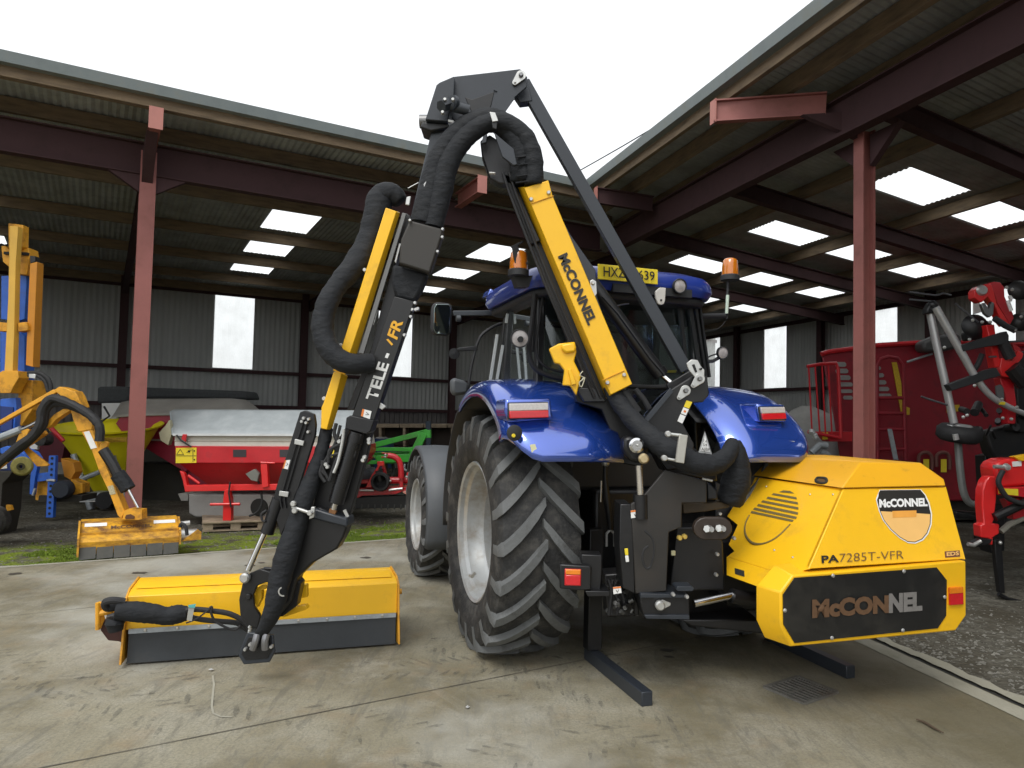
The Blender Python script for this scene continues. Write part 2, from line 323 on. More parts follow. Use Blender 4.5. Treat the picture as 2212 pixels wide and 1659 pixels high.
k = ((re0 - le0).x * red.y - (re0 - le0).y * red.x) / (led.x * red.y - led.y * red.x); crn = le0 + led * k
lfar = le0 - led * 22; rfar = re1 - red * 14
aw = [lfar, crn, rfar, V((4.6, -14, 0)), V((-24, -14, 0))]
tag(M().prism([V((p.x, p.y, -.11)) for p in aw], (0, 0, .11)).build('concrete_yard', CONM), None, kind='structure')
def strip(p, q, w0, w1, z, name, m, th=.0, jag=0., n=60, kind='structure'):
    p = V(p); q = V(q); d = (q - p).normalized(); s = V((-d.y, d.x, 0)); a = []; b = []
    for i in range(n + 1):
        c = p.lerp(q, i / n); a.append(c + s * (w0 + (rnd.random() - .5) * jag * .3) + UZ * z); b.append(c + s * (w1 + (rnd.random() - .5) * jag) + UZ * z)
    mm = M()
    for i in range(n): mm.add([a[i], a[i + 1], b[i + 1], b[i]], [(0, 1, 2, 3)])
    return tag(mm.build(name, m, thick=0), None, kind=kind)
PLC = mat('pale_edge_concrete', (.33, .315, .25), .9, var=.18, vs=6, dirt=(.25, .24, .18), da=.42, bump=.3)
DRK = mat('drain_dark', (.02, .02, .018), .9)
JNT = mat('joint_filler', (.10, .09, .07), .95, var=.3, vs=12)
strip(lfar, crn, -.075, -.0, .004, 'slab_edge_strip', PLC, jag=.02, n=160)
strip(lfar, crn, .005, .045, -.022, 'edge_gap', DRK, jag=.02, n=200)
strip(lfar, crn, .05, .13, -.018, 'stone_edging', CONC, jag=.05, n=260)
strip(crn, rfar, -.17, -.02, .004, 'slab_edge_strip', PLC, jag=.02, n=200)
strip(crn, rfar, 0.0, .085, -.024, 'drain_channel', DRK, jag=.01, n=100)
strip(crn, rfar, .085, .19, -.012, 'stone_edging', PLC, jag=.09, n=300)
j0 = V(gz(168, 1644)); j1 = V(gz(1012, 1476)); jd = (j1 - j0).normalized()
strip(j0 - jd * 8, j0 + jd * 5.2, -.004, .004, .004, 'expansion_joint', JNT, jag=.004, n=120)
jn = V((jd.y, -jd.x, 0))
strip(j0 + jn * 3.2 - jd * 8, j0 + jn * 3.2 + jd * 6, -.003, .003, .004, 'expansion_joint', JNT, jag=.004)
strip(j0 - jn * 3.0 - jd * 8, j0 - jn * 3.0 + jd * 5, -.003, .003, .004, 'expansion_joint', JNT, jag=.004)
# chalky scrape mark and dark oil spots on the slab
sm = M(); pts = [gz(*p) for p in b1(745, 1150, 752, 1200, 745, 1260, 740, 1320, 748, 1360, 790, 1378, 850, 1380)]
for p, q in zip(pts[:-1], pts[1:]):
    d = (q - p).normalized() * .006; n_ = V((-d.y, d.x, 0)); sm.add([p + n_ + UZ * .004, p - n_ + UZ * .004, q - n_ + UZ * .004, q + n_ + UZ * .004], [(0, 1, 2, 3)])
tag(sm.build('scrape_mark', mat('scrape_chalk', (.33, .315, .255), .9)), None, kind='structure')
# lug prints left by tyres: dabs of dried mud
tp = M()
def trail(p, q, w, step, gap=.3):     # two rows of slanting lug prints
    d = (q - p).normalized(); n_ = V((-d.y, d.x, 0)); t = 0; ln = (q - p).length
    while t < ln:
        for s_ in (-1, 1):
            if rnd.random() < gap: continue
            c = p + d * (t + (step / 2 if s_ > 0 else 0)) + n_ * s_ * w * .30; u = (n_ * s_ + d * .8).normalized(); v = V((-u.y, u.x, 0)); l = w * .26 * rnd.uniform(.5, 1.05); k = 10
            tp.add([c + u * cos(2 * pi * i / k) * l * rnd.uniform(.85, 1.1) + v * sin(2 * pi * i / k) * .017 * rnd.uniform(.4, 1.3) + UZ * .0035 for i in range(k)], [tuple(range(k))])
        t += step
trail(gz(1330, 1425), gz(780, 1450), .42, .085, .2); trail(gz(900, 1380), gz(1240, 1460), .36, .085, .25)
trail(gz(-60, 1415), gz(400, 1560), .42, .09, .25); trail(gz(1500, 1600), gz(1000, 1452), .42, .09, .3); trail(gz(250, 1455), gz(960, 1600), .42, .09, .35); trail(gz(30, 1500), gz(260, 1470), .4, .09, .2); trail(gz(1350, 1580), gz(900, 1690), .42, .09, .45)
pm_ = bpy.data.materials.new('dried_mud'); pm_.use_nodes = True; nt = pm_.node_tree; b_ = nt.nodes['Principled BSDF']; b_.inputs['Base Color'].default_value = (.13, .125, .105, 1); b_.inputs['Roughness'].default_value = .9
tc = nt.nodes.new('ShaderNodeTexCoord'); f_ = noise(nt, tc.outputs['Object'], 5, 8, .75); nt.links.new(ramp(nt, f_, .44, .62, 0, .42), b_.inputs['Alpha'])
tag(tp.build('tyre_print_trails', pm_), None, kind='stuff')
st = M()
for x, y, l in b3(905, 1105, 0, 0) and [(1440, 1406, .05), (1446, 1420, .035), (900, 1215, .06), (420, 1190, .05)] + [(540, 1222, .06), (565, 1216, .04), (300, 1238, .07), (790, 1205, .06), (30, 1240, .06)]:
    c = gz(x, y); k = 11; st.add([c + V((cos(2 * pi * i / k) * l * (.7 + .6 * rnd.random()), sin(2 * pi * i / k) * l * .7 * (.6 + .8 * rnd.random()), .0045)) for i in range(k)], [tuple(range(k))])
tag(st.build('oil_stains', mat('oil_stain', (.07, .062, .05), .6)), None, kind='stuff')
# moss tufts beside the slab edge, loose stones on the gravel
ms = M()
for i in range(34000):
    t = rnd.uniform(-3.5, k + 9); off = abs(rnd.gauss(0, .5)) + .09
    pn = le0 + led * rnd.uniform(-2.5, 5.4) + V((-led.y, led.x, 0)) * off
    if sin(pn.x * 2.3) + sin(pn.y * 3.1 + pn.x * 1.3) + .8 * sin(pn.x * 7 - pn.y * 5) < -.3 + off * .7: continue
    h = rnd.uniform(.006, .03); a = rnd.random() * pi; u = V((cos(a), sin(a), 0)) * rnd.uniform(.006, .015); w = V((-u.y, u.x, 0)) * .6
    b0 = pn + UZ * -.03
    ms.add([b0 + u, b0 - u, b0 + w + UZ * h, b0 - w + UZ * h * .8], [(0, 1, 2), (1, 0, 3)])
tag(ms.build('moss_strip', mat('moss_green', (.14, .21, .018), .9, var=.35, vs=5), fix=False, smooth=10), 'bright green moss and short grass along the slab edge', 'moss', kind='stuff')
gs = M()
def pebble(c, r):
    o = [V((rnd.uniform(.6, 1.3) * x, rnd.uniform(.6, 1.3) * y, rnd.uniform(.4, .8) * z)) * r for x, y, z in ((1, 0, 0), (-1, 0, 0), (0, 1, 0), (0, -1, 0), (0, 0, 1), (0, 0, -.4))]
    gs.add([c + p for p in o], [(0, 2, 4), (2, 1, 4), (1, 3, 4), (3, 0, 4), (2, 0, 5), (1, 2, 5), (3, 1, 5), (0, 3, 5)])
for i in range(9000):
    if i % 3: c = re0 + red * rnd.uniform(-4, 5) + V((red.y, -red.x, 0)) * (.2 + abs(rnd.gauss(0, 1.1)))
    else: c = le0 + led * rnd.uniform(-3, 9) + V((-led.y, led.x, 0)) * (.15 + abs(rnd.gauss(0, 1.5)))
    pebble(V((c.x, c.y, -.028)), rnd.choice((.005, .007, .009, .012, .018)) * rnd.uniform(.7, 1.3))
tag(gs.build('gravel_stones', mat('loose_stone', (.17, .163, .14), .9, var=.45, vs=9), fix=False), 'small grey loose stones scattered on the gravel', 'gravel', kind='stuff')
# loose bits lying on the concrete
gs = M(); pebble(gz(1010, 1527, .008), .017); tag(gs.build('pebble', mat('pale_pebble', (.4, .4, .39), .8)), 'small pale pebble on the open concrete in front of the flail', 'stone')
gs = M(); pebble(gz(456, 1446, .012), .018); tag(gs.build('pebble', mat('pale_pebble', (.4, .4, .39), .8)), 'grey pebble on the concrete just below the rubber flap', 'stone')
tw = [gz(x, y, .012) for x, y in m2(1704, 1370, 1745, 1385, 1790, 1412, 1832, 1434)]
tag(M().tube(tw, [.004, .008, .007, .003], 6).build('twig', mat('bark', (.08, .055, .035), .9)), 'thin brown twig lying on the concrete at the lower right', 'twig')
# drain grate in the slab
gt = thing('drain_grate', 'rusty square iron drain grate set in the concrete', 'grate', gz(1730, 1493))
gp = [gz(x, y) for x, y in m2(985, 1222, 1145, 1172, 1330, 1245, 1175, 1300)]
IRN = mat('rusty_iron', (.13, .125, .11), .8, var=.3, vs=20, dirt=(.10, .06, .03), da=.35)
fm = M()
for i in range(4):
    a, b_ = gp[i], gp[(i + 1) % 4]; fm.beam(a + UZ * .006, b_ + UZ * .006, .022, .012)
fm.build('frame', IRN, gt); M().face([p + UZ * .0035 for p in gp]).build('pit', DRK, gt)
bm_ = M()
for i in range(1, 9):
    t = i / 9; bm_.beam(gp[0].lerp(gp[1], t) + UZ * .008, gp[3].lerp(gp[2], t) + UZ * .008, .014, .008)
for t in (.5,): bm_.beam(gp[0].lerp(gp[3], t) + UZ * .0075, gp[1].lerp(gp[2], t) + UZ * .0075, .012, .006)
bm_.build('bars', IRN, gt)

# ================================================= SHEDS
def corr(P, u0, u1, segf, zf, step=.05, amp=.009):
    mm = M(); k = 0; u = u0
    while u < u1 - 1e-6:
        v = min(u + step, u1); za = amp if k % 2 else -amp; zb = -za
        for s0, s1 in segf((u + v) / 2): mm.add([P(u, s0, zf(s0) + za), P(v, s0, zf(s0) + zb), P(v, s1, zf(s1) + zb), P(u, s1, zf(s1) + za)], [(0, 1, 2, 3)])
        u = v; k += 1
    return mm
DEP = 11.0
def cut(s0, s1, holes):
    out = []; a = s0
    for h0, h1 in holes:
        if h1 <= a: continue
        if h0 > a: out.append((a, min(h0, s1)))
        a = max(a, h1)
    if a < s1: out.append((a, s1))
    return [q for q in out if q[1] > q[0] + 1e-4]
def make_shed(root, P, PW, u0, u1, valley, bays, rows, wins, wallsegs, frames, purl, beam_s, post_u, cols, skewu, wtop):
    s_lo = lambda u: max(0., valley(u) - .22)
    inb = lambda u: [b for b in bays if b[0] < u < b[1]]
    corr(P, u0, u1, lambda u: cut(s_lo(u), DEP, rows if inb(u) else []), zr).build('roof_sheeting', ROOF, root, smooth=80, fix=False)
    for b in bays:
        for r in rows:
            if r[0] < s_lo((b[0] + b[1]) / 2): continue
            corr(P, b[0], b[1], lambda u: [r], zr).build('rooflight', SKY, root, smooth=80, fix=False)
    for s, w, h in purl:      # timber purlins under the sheeting
        a = u0; b = u1
        if valley(u1) > 0:
            lo, hi = 0., u1
            for _ in range(40):
                md = (lo + hi) / 2
                if valley(md) < s: lo = md
                else: hi = md
            b = lo
        c = zr(s) - .02 - h / 2; M().beam(P(a, s, c), P(b, s, c), w, h).build('purlin', TIM, root)
    for u in frames:          # steel rafters
        s0 = max(1.1, valley(u) + .05)
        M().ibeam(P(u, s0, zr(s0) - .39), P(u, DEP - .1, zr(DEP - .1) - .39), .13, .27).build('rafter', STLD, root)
    return s_lo
# --- left shed
ls = thing('open_shed', 'long open-fronted farm shed on the left with grey roof and red oxide posts', 'shed', L(-7, 1, 0))
Lrows = [(3.92, 5.22), (5.80, 7.22), (7.95, 9.1)]; Lb = [(-15.0, -14.05), (-10.3, -9.33), (-4.65, -3.68), (.15, 1.12), (4.95, 5.92), (9.75, 10.7)]
make_shed(ls, L, L, -16, 13.85, lambda u: u / 1.237, Lb, Lrows, None, None, [-16, -11.75, -6.95, -2.15, 2.65, 7.45], [(.2, .05, .18), (1.15, .08, .2), (3.3, .08, .2), (5.5, .08, .2), (7.55, .08, .2), (9.5, .08, .2), (10.85, .08, .2)], 1, None, None, None, None)
def wall(root, P, u0, u1, wins, zt, name_cols, step=.07, D=DEP):
    def seg(u):
        h = [(2.84, 4.92)] if any(a < u < b for a, b in wins) else []
        return cut(1.75, zt, h)
    mm = M(); k = 0; u = u0
    while u < u1 - 1e-6:
        v = min(u + step, u1); za = .012 if k % 2 else -.012
        for s0, s1 in seg((u + v) / 2): mm.add([P(u, D + za, s0), P(v, D - za, s0), P(v, D - za, s1), P(u, D + za, s1)], [(0, 1, 2, 3)])
        u = v; k += 1
    mm.build('wall_cladding', WALL, root, smooth=80, fix=False)
    for a, b in wins:
        mm = M(); n = 14
        for i in range(n):
            p, q = a + (b - a) * i / n, a + (b - a) * (i + 1) / n; za = .012 if i % 2 else -.012
            mm.add([P(p, D + za, 2.84), P(q, D - za, 2.84), P(q, D - za, 4.92), P(p, D + za, 4.92)], [(0, 1, 2, 3)])
        mm.build('window', SKY, root, smooth=80, fix=False)
    mm = M(); u = u0
    while u < u1 - .15:       # vertical boards below
        mm.box((P(u, D, 1.03) + P(u + .14, D, 1.03)) / 2, (.135, .03, 1.55), (LU if P is L else RD, LN if P is L else RN, UZ)); u += .16
    mm.build('wall_boarding', WALB, root)
    M().prism([P(u0, D + .05, .2), P(u1, D + .05, .2), P(u1, D + .05, 1.9), P(u0, D + .05, 1.9)], (LN if P is L else RN) * .02).build('wall_backing', WALB, root)
    M().prism([P(u0, D - .06, -.05), P(u1, D - .06, -.05), P(u1, D + .06, -.05), P(u0, D + .06, -.05)], (0, 0, .32)).build('wall_plinth', CONC, root)
    for z, w in ((1.78, .1), (2.76, .1), (zt - .18, .12)): M().beam(P(u0, D - .07, z), P(u1, D - .07, z), .07, w).build('wall_rail', STLD, root)
    for u in name_cols: M().ibeam(P(u, D - .2, -.05), P(u, D - .2, zt), .2, .16, up=LN if P is L else RN).build('wall_column', STLD, root)
wall(ls, L, -16, 14.5, [(-4.75, -3.68), (.05, 1.12), (4.85, 5.92)], 5.10, [-11.75, -6.95, -2.3, 2.5, 7.4])
def hpost(root, c, fx, fy, wd, dp, z1, lean=None):
    m_ = M()
    for k_ in (-1, 1): m_.box(V(c) + fy * k_ * (dp / 2 - .008) + UZ * (z1 / 2 - .05), (wd, .016, z1), (fx, fy, UZ))
    m_.box(V(c) + UZ * (z1 / 2 - .05), (.012, dp - .034, z1), (fx, fy, UZ)); return m_.build('post', STEEL, root)
hpost(ls, L(-6.97, .95, 0), LU, LN, .205, .2, 5.35); hpost(ls, L(-16, .95, 0), LU, LN, .205, .2, 5.35)
M().box(L(-6.97, .95, .0), (.34, .34, .05), (LU, LN, UZ)).build('base_plate', STEEL, ls)
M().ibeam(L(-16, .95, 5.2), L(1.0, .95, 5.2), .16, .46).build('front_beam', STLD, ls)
for u in (-11.75, -6.95, -2.15):
    M().ibeam(L(u, -.02, 5.47), L(u, .86, 5.42), .13, .26).build('corbel', STEEL, ls)
    M().box(L(u, -.04, 5.47), (.17, .015, .29), (LU, LN, UZ)).build('end_plate', mat('pink_primer', (.42, .17, .14), .6, var=.1), ls)
for k_ in (-1, 1): M().prism([L(-6.97 + k_ * .1, .9, 4.97), L(-6.97 + k_ * .5, .9, 4.97), L(-6.97 + k_ * .1, .9, 4.72)], LN * .1).build('haunch', STLD, ls)
M().prism([L(-7.05, .1, 5.34), L(-7.05, .85, 5.3), L(-7.05, .85, 4.85)], LU * .14).build('haunch', STLD, ls)
gprof = [(0, -.02), (-.10, 0), (-.12, .12), (0, .12)]
def gutter(root, P, n, u0, u1, zc):
    M().prism([P(u0, s_, zc + z_) for s_, z_ in ((.03, -.02), (-.08, -.02), (-.11, .11), (-.09, .11), (-.07, .01), (.03, .01))], P(u1, 0, 0) - P(u0, 0, 0)).build('gutter', GUT, root)
gutter(ls, L, None, -16, -.05, 5.78)
M().beam(L(-16, .06, 5.70), L(0, .06, 5.70), .03, .13).build('fascia_board', TIM, ls)
# end wall far left
M().prism([L(-16, .9, -.05), L(-16, DEP, -.05), L(-16, DEP, 5.1), L(-16, .9, 5.75)], LU * -.05).build('end_wall', WALL, ls)
# --- right shed
rs = thing('open_shed', 'taller-looking open-fronted shed on the right with rows of bright roof sheets', 'shed', Q(-5, 1, 0))
Rrows = [(3.95, 5.45), (5.95, 7.43), (8.0, 9.4)]; Rb = [(-10.4, -9.45), (-7.2, -6.25), (-4.0, -3.05), (-.82, .13), (2.47, 3.42), (5.65, 6.6)]
make_shed(rs, R, R, -17, 12.2, lambda u: u / 1.09, Rb, Rrows, None, None, [-14.8, -11.7, -8.6, -5.5, -2.4, .65, 3.8], [(.12, .05, .18), (.62, .08, .2), (1.35, .08, .2), (3.15, .08, .2), (5.68, .08, .2), (7.7, .08, .2), (9.65, .08, .2), (10.85, .08, .2)], 1, None, None, None, None)
wall(rs, Q, -14.5, 14.6, [(.5, 1.57), (3.81, 4.8), (8.49, 9.68), (12.37, 13.42), (-3.5, -2.5)], 5.13, [-8, -4.0, -.3, 2.6, 6.6, 11.0], D=10.8)
pc = at(1867, 700, 8.1); pc.z = 0
hpost(rs, pc, RD, RN, .15, .17, 5.1)
M().box(pc, (.3, .3, .05), (RD, RN, UZ)).build('base_plate', STEEL, rs)
hpost(rs, Q(-13.8, 1.1, 0), RD, RN, .15, .17, 5.1)
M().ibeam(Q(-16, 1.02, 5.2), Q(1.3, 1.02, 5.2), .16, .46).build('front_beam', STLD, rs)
for a, b_ in ((-4.25, -4.98), (-.68, -.75)):
    M().ibeam(Q(a, -.12, 5.46), Q(b_, .9, 5.40), .10, .27).build('corbel', STEEL if a < -4 else STLD, rs)
    M().box(Q(a + .01, -.13, 5.46), (.13, .012, .29), (RD, RN, UZ)).build('end_plate', MATS['pink_primer'], rs)
for k_ in (-1, 1): M().prism([pc + RD * k_ * .08 + UZ * 4.98, pc + RD * k_ * .5 + UZ * 4.98, pc + RD * k_ * .08 + UZ * 4.62], RN * .08).build('haunch', STLD, rs)
M().prism([pc - RN * .06 + UZ * 5.28, pc - RN * .6 + RD * .3 + UZ * 5.28, pc - RN * .06 + UZ * 4.95], RD * .07).build('haunch', STLD, rs)
gutter(rs, Q, None, -17, -.05, 5.78)
M().beam(Q(-17, .06, 5.70), Q(0, .06, 5.70), .03, .13).build('fascia_board', TIM, rs)
M().prism([Q(-17, .9, -.05), Q(-17, 10.8, -.05), Q(-17, 10.8, 5.1), Q(-17, .9, 5.75)], RD * -.05).build('end_wall', WALL, rs)
M().beam(L(-1.9, -.02, 5.86), L(-1.35, .25, 5.98), .12, .015).build('valley_flashing', GUT, ls)
# overhead cable beyond the right roof
cb = [at(1205, 395, 15), at(1400, 283, 13.2), at(1600, 150, 11.3), at(1760, 40, 9.8), at(1900, -60, 8.6)]
tag(M().tube(cb, .012, 5, sub=4).build('overhead_cable', RUB), 'thin dark cable running above the right-hand gutter against the sky', 'cable')
# ================================================= TRACTOR
tr = thing('tractor', 'blue tractor parked with its back to the yard, silver rims and glazed cab', 'tractor', T(0, 0, 0))
def wheel(root, a, b, z, Rt, W, n, rr, out):
    c = T(a, b, z); ax = TA; h = W / 2; rb = rr
    hold = holder('wheel', root)
    def rad(w):
        x = min(1, abs(w) / h); return Rt - .035 * x ** 4 * (Rt / .82)
    prof = [(-h * .78, rb), (-h * .93, rb + .03), (-h * 1.03, rb + (Rt - rb) * .42), (-h * 1.0, rb + (Rt - rb) * .75), (-h * .97, rad(h) - .02)]
    prof += [(w * h, rad(w * h)) for w in (-.93, -.8, -.5, -.2, 0, .2, .5, .8, .93)]
    prof += [(-w, r) for w, r in reversed(prof[:5])]
    M().lathe(c, ax, prof, 72).build('tyre', TYR, hold, smooth=50)
    m = M(); lug = .042 * Rt / .82; step = 2 * pi / n
    e1 = -TB if False else TB
    def pt(w, phi, r): return c + ax * w + (TB * cos(phi) + UZ * sin(phi)) * r
    for i in range(n):
        for sd in (-1, 1):
            p0 = i * step + (step / 2 if sd > 0 else 0); K = .30 * Rt / .82 / Rt; rows = []
            for t in (-.16, -.06, .04, .2, .4, .6, .8, .95, 1.0):
                if t < 0: w = sd * h * (1.03 if t < -.1 else 1.01); rt = rad(h) - (.11 if t < -.1 else .03) * Rt / .82; ph = p0 + .01; lg = .012 if t < -.1 else .024
                else: w = sd * (h * (1 - t) * 1.0 - .012 + .012 * (1 - t)); rt = rad(w); ph = p0 - K * (t * .75 + .25 * t * t); lg = lug
                hw = (.036 if t > 0 else .03) * Rt / .82 / Rt * (1.0 if t < .95 else .75)
                if 0 <= t: lg = lug
                rows.append((w, ph, rt, hw, lg))
            ring = []
            for w, ph, rt, hw, lg in rows: ring.append([pt(w, ph + hw * 1.25, rt - .012), pt(w, ph + hw, rt + lg), pt(w, ph - hw, rt + lg), pt(w, ph - hw * 1.25, rt - .012)])
            vs = [p for r in ring for p in r]; fs = []
            for j in range(len(ring) - 1):
                for q in range(3): fs.append((j * 4 + q, j * 4 + q + 1, (j + 1) * 4 + q + 1, (j + 1) * 4 + q))
            fs += [(0, 1, 2, 3), tuple(len(vs) - 4 + q for q in (3, 2, 1, 0))]; m.add(vs, fs)
    m.build('tread', LUG, hold, smooth=40)
    o = out; rp = [(h * .86, rb + .012), (h * .90, rb + .004), (h * .86, rb - .018), (h * .74, rb - .022), (h * .66, rb - .045), (h * .30, rb - .055), (h * .20, rb - .075), (-h * .25, rb - .085), (-h * .32, rb - .12), (-h * .36, rb * .45), (-h * .30, rb * .40), (-h * .30, .14), (-h * .1, .12), (-h * .08, .0)]
    M().lathe(c, ax, [(w * o, max(r, .002)) for w, r in rp], 56).build('rim', RIM, hold, smooth=30)
    M().lathe(c, ax, [(-w * o * 0 - o * h * .86, rb), (-o * h * .2, rb - .06), (-o * h * .45, rb * .4), (-o * h * .45, .01)], 40).build('rim_back', RIM, hold)
    m = M()
    for i in range(8):
        t = 2 * pi * i / 8; q = c + (TB * cos(t) + UZ * sin(t)) * .19; m.cyl(q + ax * (-h * .30 * o), q + ax * (-h * .30 * o + .03 * o), .018, seg=6)
    m.build('wheel_nuts', ZNC, hold); return hold
wheel(tr, -.905, 0, .845, .822, .57, 20, .500, -1)
wheel(tr, .875, 0, .845, .822, .57, 20, .500, 1)
wheel(tr, -.955, 2.46, .63, .61, .43, 18, .365, -1)
wheel(tr, .90, 2.46, .63, .61, .43, 18, .365, 1)
hd = tr
M().tube([gz(1,1)*0 + T(-1.185, -.18, .58), T(-1.20, -.16, .55), T(-1.20, -.10, .545)], .012, 6).build('valve', ZNC, tr)
def fender(sg, w0, w1, name, m):
    c0 = .845; prof = [(w1, -.12), (w1 - .006, -.07), (w1 - .022, -.036), (w1 - .05, -.015), (w1 - .09, -.004), (w1 - .14, 0), (w1 - .2, .006), (w1 - .3, .012), (w1 - .5, .012), (w0, .0)]
    rows = []
    for i in range(35):
        row = []
        for w, dr in prof:
            q_ = min(1, max(0, (w - (w1 - .22)) / .22)); th = radians(62 + (149 - 13 * q_ ** 2.2 - 62) * i / 34); R0 = 1.105 + .03 * max(0, sin((th - radians(90)) * 1.4)); e = max(0, (i - 31) / 3)
            row.append(T(sg * w, (R0 + dr - .035 * e * e) * cos(th), c0 + (R0 + dr - .035 * e * e) * sin(th)))
        rows.append(row)
    mm = M().grid(rows)
    o = mm.build(name, m, tr, smooth=50, thick=.02)
    rows = []      # dark liner running on down the front of the wheel
    for i in range(13):
        th = radians(-6 + 70 * i / 12); rows.append([T(sg * w, 1.03 * cos(th), c0 + 1.06 * sin(th)) for w in (w1 - .01, w1 - .2, w0)])
    M().grid(rows).build('wheel_arch_liner', DGR, tr, thick=.02)
    rows = []
    for i in range(20):
        th = radians(60 + 66 * i / 19); rows.append([T(sg * w, 1.04 * cos(th), c0 + 1.03 * sin(th)) for w in (w1 - .03, w0)])
    M().grid(rows).build('wheel_arch_liner', DGR, tr, thick=.01)
    return o
fender(-1, .42, 1.175, 'rear_fender', BLU); fender(1, .32, 1.13, 'rear_fender', BLU)
def tail(sg, pod, lens, b):
    p = [tb(x, y, b) for x, y in pod]; M().prism(p, TB * .22).build('lamp_pod', BLU, tr, bevel=.018)
    q = [tb(x, y, b - .012) for x, y in lens]; h = holder('tail_light', tr)
    M().prism([q[0] - TA * .006 + UZ * .006, q[1] + TA * .006 + UZ * .006, q[2] + TA * .006 - UZ * .006, q[3] - TA * .006 - UZ * .006], TB * .03).build('bezel', DGR, h, bevel=.008)
    u = [q[0], q[1], q[1].lerp(q[2], .5), q[0].lerp(q[3], .5)]; l = [u[3], u[2], q[2], q[3]]
    M().prism([v - TB * .014 for v in u], TB * .02).build('clear_lens', LWHT, h, bevel=.005); M().prism([v - TB * .014 for v in l], TB * .02).build('red_lens', LRED, h, bevel=.005)
tail(-1, [(1092, 862), (1190, 860), (1196, 905), (1100, 912), (1091, 890)], [(1099, 872), (1183, 870), (1184, 902), (1100, 904)], -.86)
tail(1, [(1634, 872), (1696, 874), (1702, 912), (1640, 912)], [(1641, 880), (1693, 879), (1697, 905), (1646, 907)], -.82)
def disc(px, py, b, r, th, m, name, root, ax=None, seg=20):
    c = tb(px, py, b); ax = ax or -TB; return M().lathe(c, ax, [(0, .001), (0, r), (th * .7, r), (th, r * .85), (th, .001)], seg).build(name, m, root)
disc(1111, 935, -.90, .050, .012, DGR, 'side_marker', tr); disc(1109, 941, -.915, .012, .008, DYEL, 'reflector', tr)
disc(1310, 957, -.80, .055, .05, LORG, 'indicator_lamp', tr, ax=(-TB - TA * .9).normalized())
q = [tb(x, y, -.93) for x, y in m1(575, 1492, 612, 1487, 632, 1548, 590, 1553)]; M().prism(q, TB * .004).build('sticker', mat('pale_sticker', (.75, .73, .45), .5), tr)
q = [tb(x, y, -.90) for x, y in m4(273, 1465, 310, 1468, 328, 1518, 305, 1525)]; M().prism(q, TB * .004).build('sticker', MATS['pale_sticker'], tr)
# front mudguard
rows = []
for i in range(22):
    th = radians(35 + 165 * i / 21); rows.append([T(-.955 + w, 2.46 + (.72 - dr) * cos(th), .63 + (.72 - dr) * sin(th)) for w, dr in ((-.21, .035), (-.19, .0), (0, -.008), (.19, 0), (.21, .035))])
M().grid(rows).build('front_mudguard', GRYP, tr, thick=.014, smooth=60)
rows = []
for i in range(22):
    th = radians(35 + 165 * i / 21); rows.append([T(.90 + w, 2.46 + (.72 - dr) * cos(th), .63 + (.72 - dr) * sin(th)) for w, dr in ((-.21, .035), (-.19, .0), (0, -.008), (.19, 0), (.21, .035))])
M().grid(rows).build('front_mudguard', GRYP, tr, thick=.014, smooth=60)
M().ball(T(-.72, 1.9, .72), .03).build('hub_bolt', ZNC, tr)
# chassis, axle, bonnet
M().box(T(-.03, -.05, .86), (.62, .55, .62), (TA, TB, UZ)).build('rear_housing', BLK, tr, bevel=.03)
M().cyl(T(-.85, 0, .845), T(.8, 0, .845), .14).build('rear_axle', BLK, tr)
M().cyl(T(-.85, 2.46, .63), T(.8, 2.46, .63), .07).box(T(-.03, 1.4, .72), (.4, 2.4, .36), (TA, TB, UZ)).build('chassis', BLK, tr)
bp = [T(-.30, 1.2, 1.75), T(-.34, 1.2, 1.1), T(.28, 1.2, 1.1), T(.24, 1.2, 1.75), T(-.03, 1.2, 1.82)]; b2_ = [T(-.22, 3.15, 1.45), T(-.30, 3.15, .95), T(.24, 3.15, .95), T(.16, 3.15, 1.45), T(-.03, 3.15, 1.5)]
M().add(bp + b2_, [(0, 1, 2, 3, 4), (9, 8, 7, 6, 5)] + [(i, i + 5, (i + 1) % 5 + 5, (i + 1) % 5) for i in range(5)]).build('bonnet', BLU, tr, bevel=.05)
M().box(T(-.6, .85, .75), (.35, .75, .45), (TA, TB, UZ)).build('fuel_tank', DGR, tr, bevel=.05)
# cab
cab = holder('cab', tr)
aL, aR, b0, zB, zT = -.77, .555, -.24, 1.42, 2.62
fl = [T(aL - .01, b0, zB), T(aL, .42, zB), T(aL + .05, 1.15, zB)]; PB = mat('cab_frame_black', (.016, .017, .018), .35, var=.1, coat=.3)
M().beam(T(aL, b0, zB), T(aL + .02, b0 + .03, zT), .055, .08, up=TB).build('rear_pillar', PB, cab, bevel=.012); M().beam(T(aR, b0, zB), T(aR - .04, b0 + .03, zT), .055, .08, up=TB).build('rear_pillar', PB, cab, bevel=.012)
M().beam(T(aL - .01, .62, zB), T(aL + .02, .52, zT), .05, .05, up=TB).build('door_pillar', PB, cab, bevel=.01); M().beam(T(aR, .42, zB), T(aR - .03, .36, zT), .05, .05, up=TB).build('door_pillar', PB, cab, bevel=.01)
M().beam(T(aL + .08, 1.18, zB), T(aL + .08, .82, zT), .045, .05, up=TB).build('front_pillar', PB, cab, bevel=.01); M().beam(T(aR - .08, 1.18, zB), T(aR - .08, .82, zT), .045, .05, up=TB).build('front_pillar', PB, cab, bevel=.01)
M().box(T((aL + aR) / 2, .47, zB - .12), (aR - aL - .06, 1.40, .28), (TA, TB, UZ)).build('cab_floor', DGR, cab, bevel=.03)
M().face([T(aL - .005, b0 + .04, zB), T(aL, .60, zB), T(aL + .02, .50, zT), T(aL + .01, b0 + .04, zT)]).build('side_glass', GLSG, cab)
